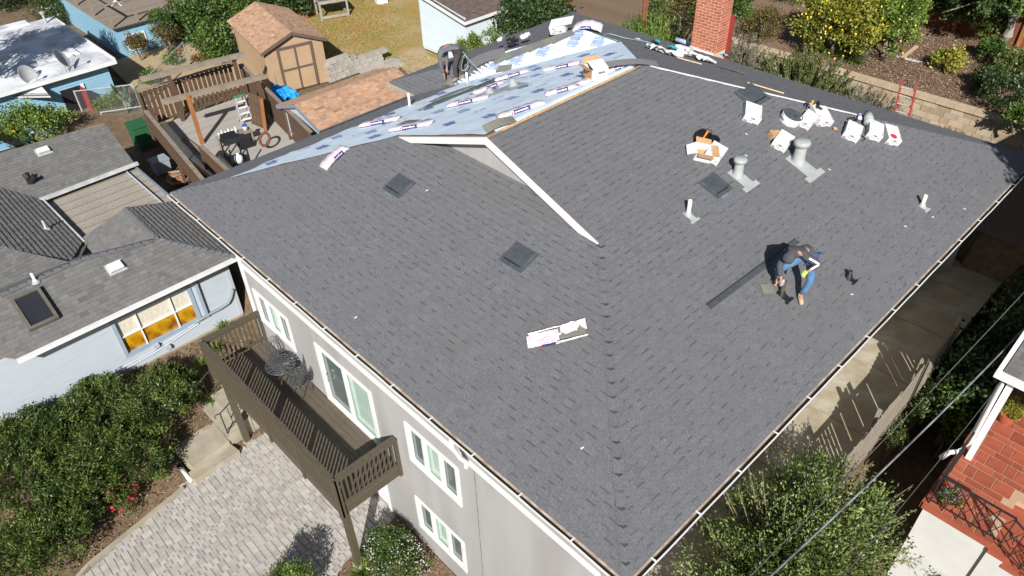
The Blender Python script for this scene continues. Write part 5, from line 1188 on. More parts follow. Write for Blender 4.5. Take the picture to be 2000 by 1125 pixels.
# porch roof and house behind
b = MB(); b.box(17.9, 26, 10.9, 30, -5.9, -0.5); b.build('house_wall', m_cream, ph)
PRf = [V(17.2, 8.55, -0.36), V(26, 8.55, -0.36), V(26, 19, 2.6), V(17.2, 19, 2.6)]
PR2 = [V(17.2, 30, -0.36), V(26, 30, -0.36), V(26, 19, 2.6), V(17.2, 19, 2.6)]
b = MB(); b.slab(PRf, nrm(PRf), 0.08); b.slab(PR2, nrm(PR2), 0.08); b.quad(V(17.3, 9.2, -0.4), V(17.3, 28.8, -0.4), V(17.3, 19, 2.4)); pro = b.build('roof', m_deckb, ph)
shingle_poly(pro, [p+V(0, 0, .012) for p in (PRf[0], V(20, 8.55, -.36), V(20, 12, .62), V(17.2, 12, 0.62))], (0, 1), m_nshing, 0.145, seed=41, **kw)
b = MB(); b.bar(V(17.1, 8.5, -0.42), V(26, 8.5, -0.42), 0.13, 0.12); b.bar(V(17.14, 8.5, -0.42), V(17.14, 19, 2.55), 0.08, 0.12); b.build('gutter', m_white, ph)
# porch railing
t = thing('porch_railing', 'black iron porch railing with diamond lattice', 'railing', (17.3, 7.1, PZ0))
def lattice_rail(p, q, h, slope=False):
    p = Vector(p); q = Vector(q); L = (q-p).length; d = (q-p)/L
    b = MB(); b.bar(p+V(0, 0, h), q+V(0, 0, h), 0.045, 0.022); b.build('top_bar', m_iron, t)
    b = MB(); b.bar(p+V(0, 0, 0.1), q+V(0, 0, 0.1), 0.02, 0.02); b.build('bottom_bar', m_iron, t)
    k = max(2, int(L/0.24))
    for i in range(k+1):
        a = p+d*(L*i/k); b = MB(); b.bar(a+V(0, 0, 0), a+V(0, 0, h), 0.02 if i % 4 else 0.03, 0.02, d); b.build('baluster', m_iron, t)
    for i in range(k):
        a = p+d*(L*i/k); c_ = p+d*(L*(i+1)/k); b = MB(); b.bar(a+V(0, 0, 0.1), c_+V(0, 0, h), 0.012, 0.012, d.cross(V(0, 0, 1))); b.build('lattice_bar', m_iron, t)
    b = MB()
    for i in range(0, k, 3):
        a = p+d*(L*(i+.5)/k)+V(0, 0, h*0.55); b.tube([a+d*0.1*math.cos(s)*(1-s/13)+V(0, 0, 0.1*math.sin(s)*(1-s/13)) for s in np.linspace(0, 9, 20)], 0.008, 4)
    b.build('scroll', m_iron, t)
lattice_rail((17.27, 7.1, PZ0), (18.6, 7.1, PZ0), 0.85); lattice_rail((17.27, 7.1, PZ0), (17.27, 8.72, PZ0), 0.85); lattice_rail((18.6, 7.05, PZ0), (20.4, 7.05, PZ0-1.02), 0.85)
# potted plants on the porch
def pot(c, r, h, label, name='flower_pot', cat='flower pot'):
    t = thing(name, label, cat, tuple(c)); b = MB(Matrix.Translation(c)); b.lathe([(0.001, 0), (r*0.7, 0), (r*0.95, h*0.85), (r*1.05, h*0.86), (r*1.05, h), (r*0.9, h), (r*0.85, h*0.85), (0.001, h*0.85)], 18); b.build('pot', m_terra, t, smooth=False, shade=[(1.1, 1.1, 1)]*126); return t
POT = pot(PZ(1962, 822, PZ0), 0.2, 0.27, 'terracotta pot with a yellow-green shrub on the porch')
POT2 = pot(V(17.55, 7.3, PZ0), 0.16, 0.2, 'terracotta pot of purple flowers in the railing corner')
# tall tree outside the picture whose shade falls on the right corner of the roof is added with the plants below
# overhead wires
def wire(p, q, r, sag, label, mat):
    P = [Vector(p).lerp(Vector(q), i/24)-Vector((0, 0, sag*4*(i/24)*(1-i/24))) for i in range(25)]; b = MB(); b.tube(P, r, 6); return tag(b.build('overhead_wire', mat, smooth=True), label, 'wire', 'overhead wires')
m_wire = M('grey_wire', (0.30, 0.32, 0.33), (0.10, 0.10, 0.11), scale=3, rough=0.5); 
wire(PZ(2010, 632, -0.4), PZ(1180, 1420, 1.5), 0.016, 0.35, 'thickest grey overhead wire at lower right', m_wire)
wire(PZ(2010, 560, 0.2), PZ(1300, 1290, -1.6), 0.009, 0.2, 'thin dark overhead wire nearest the walkway fence', M('dark_wire', (0.07, 0.07, 0.07), (0.1, 0.1, 0.1)))
wire(PZ(1965, 735, -0.5), PZ(1600, 1180, 0.6), 0.007, 0.2, 'thin dark wire leaving the porch eave', MATS['dark_wire'])

# ================================================================== LEFT AND BACK YARDS
YZ = -4.25
def wood(name, c1, c2=None, **k): return M(name, c1, c2, scale=4, rough=0.85, bump=0.15, bscale=30, **k)
m_dkwood = wood('dark_fence_wood', (0.115, 0.068, 0.042), (0.085, 0.05, 0.032), attr=0)
m_grwood = wood('weathered_wood', (0.27, 0.22, 0.17), (0.20, 0.165, 0.13))
m_orwood = wood('orange_post_wood', (0.36, 0.15, 0.05), (0.28, 0.11, 0.04))
m_flwood = wood('grey_deck_boards', (0.40, 0.37, 0.33), (0.33, 0.305, 0.275))
# lawn sheet with dry grass
def sheet(name, pts, mat, kind='structure'):
    b = MB(); b.quad(*pts); o = b.build(name, mat); o['kind'] = kind; return o
m_lawn = M('dry_lawn', (0.38, 0.22, 0.075), (0.24, 0.23, 0.065), scale=0.9, rough=1, bump=0.5, bscale=40, c3=(0.44, 0.34, 0.2), s3=0.5)
sheet('lawn', [(-24, 12.6, YZ+.02), (-11.9, 12.6, YZ+.02), (-11.2, 15.4, YZ+.04), (-9, 16.2, YZ+.1), (-9, 30, YZ+.4), (-34, 30, YZ+.02)], m_lawn)
sheet('dirt_path', [(-11.6, 15.2, YZ+.06), (-4, 13, YZ+.06), (-2.5, 15.5, YZ+.3), (-11, 16.7, YZ+.08), (-12.4, 24, YZ+.05), (-14.5, 24, YZ+.05)], M('dusty_soil', (0.42, 0.32, 0.19), (0.36, 0.27, 0.16), scale=3, rough=1, bump=0.4, bscale=30))
sheet('yard_soil', [(-21.9, 5.2, YZ+.02), (-12.1, 4.4, YZ+.02), (-12.1, 8.6, YZ+.02), (-13, 12.6, YZ+.02), (-21.9, 12.6, YZ+.02)], MATS['dusty_soil'])
# timber terrace
TZ = -3.6; t = thing('timber_terrace', 'raised grey board terrace in the yard behind the neighbour', 'terrace', (-8.5, 5.5, YZ))
i = 0; yy = 3.35
while yy < 7.9:
    b = MB(); b.box(-11.9, -4.0, yy+0.004, yy+0.136, TZ-0.03, TZ); b.build('plank', m_flwood, t); yy += 0.14
b = MB(); b.box(-11.9, -4.0, 3.33, 7.9, TZ-0.2, TZ-0.032); b.build('deck_frame', m_dkwood, t)
b = MB(); b.box(-9.9, -8.2, 3.75, 3.95, TZ+0.0, TZ+0.12); b.build('plank_edge', m_grwood, t)
# slatted back fence (stands along y)
def slat_fence(name, label, p, q, h, w_, gap, mat, cap=True, z=TZ, posts=2.0, rails=True, lean=0):
    p = Vector((*p, z)); q = Vector((*q, z)); L = (q-p).length; d = (q-p)/L; t = thing(name, label, 'fence', tuple(p.lerp(q, .5)))
    n = int(L/(w_+gap)); sd = d.cross(Vector((0, 0, 1)))
    for i in range(n):
        a = p+d*(i*(w_+gap)+w_/2); b = MB(); hh = h+random.uniform(-0.02, 0.02); b.bar(a+Vector((0, 0, 0.08)), a+Vector((0, 0, hh-0.02)), w_, 0.02, sd); b.build('board', mat, t)
    if rails:
        for f in (0.12, h-0.12): b = MB(); b.bar(p+sd*0.03+Vector((0, 0, f)), q+sd*0.03+Vector((0, 0, f)), 0.04, 0.09); b.build('rail', mat, t)
    if cap: b = MB(); b.bar(p+Vector((0, 0, h)), q+Vector((0, 0, h)), 0.14, 0.04); b.build('cap_rail', mat if mat is not m_dkwood else m_grwood, t)
    k = max(1, int(L/posts))
    for i in range(k+1): b = MB(); a = p+d*(L*i/k)+sd*0.06; b.bar(a-Vector((0, 0, 0.5)), a+Vector((0, 0, h)), 0.09, 0.09, d); b.build('post', mat, t)
    return t
slat_fence('slatted_fence', 'dark slatted fence along the far end of the terrace', (-12.0, 3.4), (-12.0, 7.5), 1.5, 0.14, 0.06, m_dkwood, z=TZ)
slat_fence('terrace_fence', 'dark board fence between the terrace and the tan shed', (-11.9, 7.75), (-4.4, 6.45), 1.35, 0.14, 0.004, m_dkwood, z=TZ)
slat_fence('terrace_balustrade', 'brown slatted balustrade on the near side of the terrace', (-11.3, 3.25), (-4.2, 2.35), 1.0, 0.10, 0.055, m_dkwood, z=TZ, posts=2.4)
slat_fence('stair_balustrade', 'short brown balustrade by the terrace steps', (-7.1, 3.5), (-4.4, 3.3), 0.95, 0.09, 0.06, m_dkwood, z=TZ)
t = thing('pergola', 'open pergola of two weathered beams on tall posts', 'pergola', (-10, 5.5, TZ))
for (p, q) in ((V(-11.75, 3.6, -1.55), V(-11.1, 7.6, -1.55)), (V(-9.4, 3.4, -1.66), V(-8.75, 7.2, -1.66))):
    b = MB(); b.bar(p, q, 0.05, 0.17); b.build('beam', m_grwood, t)
    b = MB(); b.bar(p+V(0.14, 0, 0), q+V(0.14, 0, 0), 0.05, 0.17); b.build('beam', m_grwood, t)
for (x, y, z1, mt) in ((-9.08, 4.24, -1.6, m_orwood), (-11.55, 4.6, -1.5, m_dkwood), (-11.2, 7.2, -1.5, m_dkwood), (-8.75, 6.9, -1.6, m_dkwood)):
    b = MB(); b.bar((x, y, TZ), (x, y, z1), 0.13, 0.13, (1, 0, 0)); b.build('post', mt, t)
# grill
c = PZ(466, 318, TZ); t = thing('gas_grill', 'black gas grill with a white gas bottle inside', 'grill', tuple(c)); X = frame(c, (1, -0.15, 0), (0, 0, 1))
b = MB(X); b.box(-0.5, 0.5, -0.3, 0.3, 0.05, 0.12); b.bar((-0.5, -0.3, 0.1), (-0.5, -0.3, 0.85), 0.05, 0.05, (1, 0, 0)); b.bar((0.5, -0.3, 0.1), (0.5, -0.3, 0.85), 0.05, 0.05, (1, 0, 0)); b.bar((-0.5, 0.3, 0.1), (-0.5, 0.3, 0.85), 0.05, 0.05, (1, 0, 0)); b.bar((0.5, 0.3, 0.1), (0.5, 0.3, 0.85), 0.05, 0.05, (1, 0, 0)); b.build('cart', m_black, t)
b = MB(X); b.hexa([(-0.55, -0.3, 0.8), (0.05, -0.3, 0.8), (0.05, 0.3, 0.8), (-0.55, 0.3, 0.8)], [(-0.5, -0.26, 1.05), (0.0, -0.26, 1.0), (0.0, 0.26, 1.0), (-0.5, 0.26, 1.05)]); b.build('hood', m_black, t)
b = MB(X); b.box(-0.85, -0.56, -0.3, 0.3, 0.82, 0.86); b.build('side_shelf', m_galv, t)
b = MB(X); b.lathe([(0.001, 0.12), (0.15, 0.14), (0.155, 0.3), (0.13, 0.4), (0.05, 0.44), (0.05, 0.5), (0.001, 0.5)], 16, (0.22, 0, 0)); b.build('gas_bottle', m_white, t, smooth=True)
# bottles and tub on a side shelf
b = MB(); c0 = PZ(455, 262, TZ+0.55); X = frame(c0, (0.15, 1, 0), (0, 0, 1))
t = thing('side_table', 'round grey shelf table behind the gas grill', 'table', (c0.x, c0.y, TZ)); b = MB(X); b.box(-0.6, 0.7, -0.22, 0.22, -0.03, 0.0); b.build('table_top', m_grwood, t)
for (x, y) in ((-0.55, -0.18), (0.65, -0.18), (-0.55, 0.18), (0.65, 0.18)): b = MB(X); b.bar((x, y, -0.55), (x, y, -0.03), 0.05, 0.05, (1, 0, 0)); b.build('leg', m_grwood, t)
for i in range(6):
    p = X @ Vector((-0.5+i*0.13, 0.05*(i % 2), 0.002)); t = thing('spray_can', ['leftmost', 'second', 'third', 'fourth', 'fifth', 'rightmost'][i]+' white bottle in the row on the shelf table', 'bottle', tuple(p), 'white bottles behind the grill')
    b = MB(Matrix.Translation(p)); b.lathe([(0.001, 0), (0.045, 0), (0.045, 0.17), (0.02, 0.2)], 12); b.build('bottle_body', m_white, t, smooth=True)
    b = MB(Matrix.Translation(p)); b.lathe([(0.022, 0.2), (0.022, 0.26), (0.001, 0.26)], 10); b.build('cap', m_white if i % 2 else m_galv, t)
p = X @ Vector((0.5, 0, 0.002)); t = thing('paint_tub', 'white tub with blue lid beside the bottles', 'tub', tuple(p)); b = MB(Matrix.Translation(p)); b.lathe([(0.001, 0), (0.085, 0), (0.095, 0.19)], 14); b.build('tub_body', m_white, t, smooth=True); b = MB(Matrix.Translation(p)); b.lathe([(0.1, 0.19), (0.1, 0.225), (0.001, 0.225)], 14); b.build('lid', M('blue_lid', (0.03, 0.12, 0.5), (0.03, 0.1, 0.4)), t)
# green step ladder
c = PZ(481, 240, TZ); t = thing('step_ladder', 'aluminium step ladder with green top on the terrace', 'ladder', tuple(c)); X = frame(c, (0.2, 1, 0), (0, 0, 1)); m_green = M('green_paint', (0.04, 0.26, 0.12), (0.03, 0.2, 0.09)); 
for s in (-1, 1): b = MB(X); b.bar((s*0.24, -0.25, 0), (s*0.16, 0.0, 1.15), 0.05, 0.03, (1, 0, 0)); b.build('side_rail', m_galv, t); b = MB(X); b.bar((s*0.24, 0.3, 0), (s*0.16, 0.02, 1.15), 0.04, 0.03, (1, 0, 0)); b.build('back_leg', m_galv, t)
for k in range(4): b = MB(X); f = (k+1)/5; b.box(-0.22+0.06*f, 0.22-0.06*f, -0.27+0.25*f, -0.16+0.25*f, 1.15*f, 1.15*f+0.025); b.build('tread', m_white, t)
b = MB(X); b.box(-0.2, 0.2, -0.06, 0.08, 1.15, 1.2); b.build('top_cap', m_green, t)
# loose gate panel leaning on the fence
A = PZ(512, 258, TZ); t = thing('leaning_gate', 'old board gate panel leaning against the terrace fence', 'gate', tuple(A))
for k in range(5): b = MB(); a = A+V(-0.9+k*0.2, 0.1+0.03*k, 0); b.bar(a, a+V(-0.1, 0.22, 1.25), 0.17, 0.025, (0.2, -1, 0)); b.build('board', m_dkwood, t)
b = MB(); b.bar(A+V(0.1, 0.1, 0), A+V(0.0, 0.3, 1.3), 0.09, 0.09, (0, 1, 0)); b.build('gate_post', m_orwood, t)
# wheel rim on the wall
c = PZ(517, 272, TZ+0.5); b = MB(frame(c, (1, 0.3, 0.2), (0.2, -0.8, 0.6))); b.tube([(0.24*math.cos(a), 0.24*math.sin(a), 0) for a in np.linspace(0, 2*math.pi, 20)], 0.05, 8); tag(b.build('twig_wreath', M('rust_brown', (0.16, 0.06, 0.03), (0.11, 0.04, 0.02)), smooth=True), 'rusty brown wreath ring at the end of the terrace fence', 'wreath')
# red brick patio in the terrace corner, dark side passage clutter
sheet('brick_patio', [(-6.6, 2.6, TZ+.012), (-4.1, 2.6, TZ+.012), (-4.1, 6.2, TZ+.012), (-5.6, 6.2, TZ+.012)], M('red_patio', (0.22, 0.08, 0.06), (0.17, 0.06, 0.045), scale=6))
def crate_box(px, z, sx, sy, sz, label, mat, name, cat, ax=(1, 0, 0)):
    c = PZ(*px, z); t = thing(name, label, cat, tuple(c)); X = frame(c, ax, (0, 0, 1)); b = MB(X); b.hexa([(-sx*.45, -sy*.45, 0), (sx*.45, -sy*.45, 0), (sx*.45, sy*.45, 0), (-sx*.45, sy*.45, 0)], [(-sx*.5, -sy*.5, sz), (sx*.5, -sy*.5, sz), (sx*.5, sy*.5, sz), (-sx*.5, sy*.5, sz)]); b.build('bin_body', mat, t); b = MB(X); b.box(-sx*.54, sx*.54, -sy*.54, sy*.54, sz+.002, sz+.06); b.build('lid', mat, t); return t
crate_box((283, 285), YZ, 0.75, 0.65, 0.95, 'green wheeled bin beside the terrace', M('bin_green', (0.02, 0.11, 0.045), (0.018, 0.09, 0.035)), 'wheeled_bin', 'bin')
crate_box((318, 335), YZ, 0.5, 0.6, 0.5, 'grey storage tub in the dark side passage', M('grey_tub', (0.3, 0.33, 0.36), (0.25, 0.28, 0.3)), 'storage_tub', 'tub')
t = thing('firewood_pile', 'pile of split firewood in the dark side passage', 'firewood', tuple(PZ(345, 345, YZ)))
for k in range(12): c = PZ(330+random.uniform(0, 28), 335+random.uniform(0, 22), YZ+0.12+0.1*(k % 3)); a = random.uniform(0, 3); b = MB(); b.tube([c-V(math.cos(a), math.sin(a), 0)*0.22, c+V(math.cos(a), math.sin(a), 0)*0.22], 0.06, 6); b.build('log', m_orwood if k % 2 else m_grwood, t)

# tan shed
m_tan = M('tan_siding', (0.42, 0.29, 0.18), (0.38, 0.26, 0.16), scale=2, rough=0.8); m_brtrim = M('brown_trim', (0.11, 0.075, 0.06), (0.13, 0.09, 0.075))
m_brs = M('tan_brown_shingle', (0.36, 0.21, 0.13), (0.46, 0.30, 0.20), scale=50, rough=0.95, bump=0.3, bscale=200, attr=1)
t = thing('tan_shed', 'tan garden shed with double doors and brown shingle roof', 'shed', (-14.7, 10.4, YZ))
XS = Matrix.Translation((-12.35, 9.05, YZ)) @ Matrix.Rotation(math.radians(-11), 4, 'Z')      # local y along the front, local x into the yard (front at x=0)
b = MB(XS); SW, SD, SH, SA = 2.7, 4.6, 2.05, 2.6
b.quad((0, 0, 0), (0, SW, 0), (0, SW, SH), (0, SW/2, SA), (0, 0, SH)); b.quad((-SD, 0, 0), (0, 0, 0), (0, 0, SH), (-SD, 0, SH)); b.quad((0, SW, 0), (-SD, SW, 0), (-SD, SW, SH), (0, SW, SH)); b.quad((-SD, SW, 0), (-SD, 0, 0), (-SD, 0, SH), (-SD, SW/2, SA), (-SD, SW, SH)); b.build('wall', m_tan, t)
b = MB(XS)
for k in range(19): b.box(0.002, 0.012, 0.05, SW-0.05, 0.05+k*0.1, 0.05+k*0.1+0.088)
bo = b.build('lap_boards', m_tan, t); bo['kind'] = 'stuff'
dr = MB(XS); dr.box(0.014, 0.05, 0.62, 2.12, 0.05, 1.92); dro2 = dr.build('double_door', m_tan, t)
for (a, c, d_, e) in ((0.55, 0.67, 0.05, 2.05), (2.07, 2.19, 0.05, 2.05), (0.67, 2.07, 1.92, 2.05), (1.33, 1.41, 0.05, 1.92), (0.67, 2.07, 0.96, 1.05)): b = MB(XS); b.box(0.051, 0.07+0.01*(c-a < .1), a, c, d_, e); b.build('door_trim', m_brtrim, dro2)
def shed_roof(XS, t, SW, SD, SH, SA, ov, mat, trim, seed, n_parts, par='roof', expo=0.13):
    sl = (SA-SH)/(SW/2); b = MB(XS); P1 = [(ov, -ov, SH-ov*sl), (ov, SW/2, SA), (-SD-ov, SW/2, SA), (-SD-ov, -ov, SH-ov*sl)]; P2 = [(ov, SW+ov, SH-ov*sl), (-SD-ov, SW+ov, SH-ov*sl), (-SD-ov, SW/2, SA), (ov, SW/2, SA)]
    for P in (P1, P2):
        P = [Vector(p)+Vector((0, 0, 0.05)) for p in P]; b.slab(P, nrm(P), 0.05)
    ro = b.build(par, trim, t)
    for i, P in enumerate((P1, P2)):
        W_ = [XS @ (Vector(p)+Vector((0, 0, 0.062))) for p in P]
        shingle_poly(ro, W_, (3, 0) if i == 0 else (0, 1), mat, expo, seed=seed+i, wr=(0.14, 0.3), var=0.13, hue=0.04, dash=0.1, n_parts=n_parts)
    for y in (-ov, SW+ov):
        b = MB(XS); b.bar((ov+.012, y, SH-ov*sl-0.01), (ov+.012, SW/2, SA-0.01), 0.025, 0.13, (0, 0, 1)); b.build('rake_trim', trim, ro)
    return ro
shed_roof(XS, t, SW, SD, SH, SA, 0.18, m_brs, m_brtrim, 60, 60)
b = MB(XS); b.box(0.02, 0.1, SW/2-0.12, SW/2-0.04, SA-0.18, SA-0.1); b.box(0.02, 0.1, SW/2+0.05, SW/2+0.13, SA-0.18, SA-0.1); b.build('flood_lamp', m_white, t)
# low brown roofed shed against the house
t = thing('low_shed', 'low pale blue shed with brown tab shingle roof by the eave', 'shed', (-5.7, 9, YZ))
XB = Matrix.Translation((-4.35, 6.8, YZ)) @ Matrix.Rotation(math.radians(-90), 4, 'Z') @ Matrix.Scale(1, 4)
# local x=0 is the gable end facing the terrace, local y runs to smaller x
XB = Matrix(((0, -1, 0, -4.35), (-1, 0, 0, 6.85), (0, 0, 1, YZ), (0, 0, 0, 1)))
b = MB(XB); b.quad((0, 0, 0), (0, 2.7, 0), (0, 2.7, 2.02), (0, 1.35, 2.45), (0, 0, 2.02)); b.quad((-4.3, 2.7, 0), (0, 2.7, 0), (0, 2.7, 2.02), (-4.3, 2.7, 2.02)); b.build('wall', m_siding, t)
shed_roof(XB, t, 2.7, 4.3, 2.02, 2.48, 0.15, m_brs, m_trimgrey, 70, 90)
b = MB(XB); b.bar((0.02, 0.1, 1.2), (0.02, 2.6, 1.0), 0.02, 0.06, (1, 0, 0)); b.build('brace', m_trimgrey, t)
# blue tarp
o = crumple(frame(PZ(548, 190, -3.0), (1, 0.1, 0), (0, 0, 1)), [(-0.9, -0.5), (0.7, -0.6), (0.9, 0.5), (-0.7, 0.6)], 0.0, M('blue_tarp', (0.01, 0.22, 0.62), (0.015, 0.3, 0.75), scale=3, rough=0.35), 'blue_tarp', None, amp=0.3, n=9, seed=3); tag(o, 'bright blue tarpaulin heaped beside the tan shed door', 'tarpaulin')
# garden fork handle
b = MB(); b.tube([PZ(548, 185, -3.4), PZ(537, 150, -2.6)], 0.02, 6); tag(b.build('garden_rake', m_grwood), 'wooden rake handle leaning at the shed door', 'rake')
# concrete block wall
t = thing('block_wall', 'pale split-face block retaining wall beside the tan shed', 'wall', (-11.5, 13, YZ)); m_block = M('pale_block', (0.40, 0.37, 0.33), (0.33, 0.305, 0.27), scale=7, rough=0.95, bump=0.6, bscale=20, attr=1)
for r in range(6):
    y = 11.6+0.1*(r % 2)
    y1 = 14.6 if r < 4 else 13.0 - (r-4)*0.2
    while y < y1:
        L = random.choice((0.3, 0.42)); b = MB(); j = random.uniform(-0.02, 0.02); b.box(-11.95+j, -11.62+j, y+0.01, y+L-0.01, YZ+r*0.165+0.006, YZ+(r+1)*0.165); s = random.uniform(0.85, 1.15); b.build('block', m_block, t, shade=[(s, s, s)]*6); y += L
for k in range(9): b = MB(); x0 = -11.6+0.33*(k % 3); y0 = 13.2+0.7*(k//3); b.box(x0, x0+0.3, y0, y0+0.6, YZ, YZ+0.16+0.08*(k % 2)); s = random.uniform(0.9, 1.1); b.build('block', m_block, t, shade=[(s, s, s)]*6)
# potting bench, wheelbarrow, crate
t = thing('potting_bench', 'weathered grey wooden bench frame on the dry lawn', 'bench', tuple(PZ(655, 35, YZ))); X = frame(PZ(650, 30, YZ), (0.35, 1, 0), (0, 0, 1)); m_grey2 = wood('silver_wood', (0.33, 0.31, 0.26), (0.26, 0.245, 0.2))
for (x, y) in ((-0.75, -0.6), (0.75, -0.6), (-0.75, 0.6), (0.75, 0.6)): b = MB(X); b.bar((x, y, 0), (x, y, 0.95), 0.1, 0.1, (1, 0, 0)); b.build('leg', m_grey2, t)
for (p, q) in (((-0.8, -0.6, 0.95), (0.8, -0.6, 0.95)), ((-0.8, 0.6, 0.95), (0.8, 0.6, 0.95)), ((-0.75, -0.6, 0.95), (-0.75, 0.6, 0.95)), ((0.75, -0.6, 0.95), (0.75, 0.6, 0.95)), ((-0.75, -0.6, 0.15), (0.75, -0.6, 0.15)), ((0.75, -0.6, 0.15), (0.75, 0.6, 0.15))): b = MB(X); b.bar(p, q, 0.07, 0.14); b.build('frame_rail', m_grey2, t)
b = MB(X); b.box(-0.7, 0.7, -0.55, 0.55, 0.9, 0.93); b.build('bench_top', M('dark_tray', (0.09, 0.08, 0.07), (0.13, 0.11, 0.1)), t)
t = thing('wheelbarrow', 'rusty wheelbarrow tipped up beside the tan shed', 'wheelbarrow', tuple(PZ(590, 38, YZ))); X = frame(PZ(588, 36, YZ), (0.2, 1, 0), (0, 0, 1)) @ Matrix.Rotation(math.radians(70), 4, 'X'); m_rb = M('rusty_tray', (0.27, 0.12, 0.07), (0.2, 0.085, 0.05), scale=6)
b = MB(X); b.hexa([(-0.2, -0.25, 0.0), (0.2, -0.25, 0.0), (0.2, 0.25, 0.0), (-0.2, 0.25, 0.0)], [(-0.36, -0.5, 0.3), (0.36, -0.5, 0.3), (0.36, 0.42, 0.3), (-0.36, 0.42, 0.3)]); b.build('tray', m_rb, t)
for s in (-1, 1): b = MB(X); b.tube([(s*0.12, 0.7, 0.0), (s*0.2, 0, -0.05), (s*0.28, -0.8, 0.1)], 0.02, 6); b.build('handle', m_black, t)
b = MB(X); b.tube([(0.0, 0.7+0.17*math.cos(a), 0.17*math.sin(a)) for a in np.linspace(0, 6.3, 16)], 0.04, 6); b.build('wheel', m_black, t)
t = thing('white_planter', 'small white planter box on the dry lawn', 'planter', tuple(PZ(745, 6, YZ))); X = frame(PZ(745, 6, YZ), (0.3, 1, 0), (0, 0, 1)); b = MB(X)
for q in (((-.3, -.25), (.3, -.25)), ((.3, -.25), (.3, .25)), ((.3, .25), (-.3, .25)), ((-.3, .25), (-.3, -.25))): b.bar((*q[0], .15), (*q[1], .15), 0.03, 0.3)
b.build('planter_side', m_white, t); b = MB(X); b.box(-.28, .28, -.23, .23, 0.0, .22); b.build('planter_soil', m_soil, t)
# white shed
t = thing('white_shed', 'pale blue-white grooved shed with dark brown roof', 'shed', (-9.3, 19, -4.1)); m_ws = M('pale_shed_paint', (0.60, 0.68, 0.73), (0.56, 0.64, 0.69), scale=2, rough=0.6)
wx0, wx1, wyf = -11.25, -7.9, 16.85; zb, ze = -4.0, -1.9
b = MB(); k = 0; x = wx0
while x < wx1-0.01:
    b2 = MB(); x1 = min(x+0.2, wx1); b2.box(x+0.006, x1-0.006, wyf, wyf+0.04, zb+0.12, ze+0.18+0.0*k); b2.build('board', m_ws, t); x = x1
y = wyf+0.05
while y < 21.4:
    b2 = MB(); b2.box(wx1-0.04, wx1, y+0.006, y+0.194, zb+0.12, ze+0.1); b2.build('board', m_ws, t); y += 0.2
b.box(wx0+.01, wx1-.045, wyf+.042, 21.4, zb, ze+.1); b.build('shed_core', m_ws, t)
WSR = [V(wx0-0.2, wyf-0.2, ze+0.72), V(wx1+0.2, wyf-0.2, ze+0.05), V(wx1+0.2, 21.8, ze+0.05), V(wx0-0.2, 21.8, ze+0.72)]
b = MB(); b.slab(WSR, nrm(WSR), 0.08); ro = b.build('roof', m_white, t); shingle_poly(ro, [p+V(0, 0, .01) for p in WSR], (1, 2), M('dark_brown_shingle', (0.115, 0.085, 0.075), (0.15, 0.115, 0.10), scale=50, rough=0.95, attr=1), 0.14, seed=81, var=0.12, dash=0.1)
b = MB(); b.slab([V(wx0, wyf-.002, ze+.15), V(wx1, wyf-.002, ze+.02), V(wx1, wyf-.002, ze+.15), V(wx0, wyf-.002, ze+.7)], (0, -1, 0), 0.04); b.build('gable_board', m_ws, t)
b = MB(); b.bar(WSR[0]+V(0, -0.01, -0.03), WSR[1]+V(0, -0.01, -0.03), 0.03, 0.14); b.bar(WSR[1]+V(0.01, 0, -0.03), WSR[2]+V(0.01, 0, -0.03), 0.03, 0.14); b.build('fascia', m_white, t)
b = MB(); b.box(-8.5, -8.2, 16.45, 16.6, -4.2, -3.9); tag(b.build('stacked_bricks', m_brick, shade=[(1, 1, 1)]*6), 'couple of red bricks on the dirt at the white shed', 'bricks')
# board fence behind the house
t = thing('back_fence', 'tall weathered board fence with red post behind the house', 'fence', (-2.5, 20.5, -2.5)); m_bf = wood('brown_grey_boards', (0.20, 0.14, 0.095), (0.145, 0.10, 0.072), stretch=(6, 6, 1))
x = -4.75
while x < -0.75: b = MB(); b.box(x+0.004, x+0.146, 20.5, 20.53, -2.6, 0.35+random.uniform(-.02, .02)); b.build('board', m_bf, t); x += 0.15
for xx, mt in ((-4.9, M('red_stain_post', (0.30, 0.10, 0.05), (0.24, 0.08, 0.04))), (-0.72, MATS['red_stain_post'])): b = MB(); b.box(xx, xx+0.14, 20.42, 20.56, -2.6, 0.5); b.build('post', mt, t)
for zz in (-1.9, -0.3): b = MB(); b.box(-4.8, -0.7, 20.53, 20.57, zz, zz+0.1); b.build('rail', m_bf, t)
# white roofed blue house and blue cottage
m_blue = M('sky_blue_siding', (0.20, 0.37, 0.50), (0.23, 0.41, 0.54), scale=2, rough=0.7, stretch=(1, 1, 8))
m_wroof = M('white_coated_roof', (0.74, 0.75, 0.77), (0.50, 0.53, 0.60), scale=0.9, rough=0.6, bump=0.2, bscale=4, mix=(0.42, 0.62), c3=(0.30, 0.29, 0.28), s3=0.45)
t = thing('white_roof_house', 'blue house under a white coated low roof', 'house', (-21, 1, -4.9))
b = MB(); b.hexa([(-25.1, -9, -2.72), (-17.3, -9, -2.72), (-17.3, 4.4, -2.72), (-25.1, 4.4, -2.72)], [(-25.1, -9, -2.5), (-17.3, -9, -2.6), (-17.3, 4.4, -2.6), (-25.1, 4.4, -2.5)]); ro = b.build('roof', m_wroof, t)
b = MB(); b.box(-17.32, -17.24, -9, 4.46, -2.74, -2.58); b.box(-25.1, -17.32, 4.4, 4.47, -2.72, -2.5); b.build('roof_edge', m_white, t)
zz = -5.0; b = MB()
while zz < -2.75: b.add([(-17.6, -9, zz), (-17.6, 4.1, zz), (-17.62, 4.1, zz+.12), (-17.62, -9, zz+.12), (-17.63, -9, zz), (-17.63, 4.1, zz)], [(0, 1, 2, 3), (4, 5, 1, 0)]); zz += 0.12
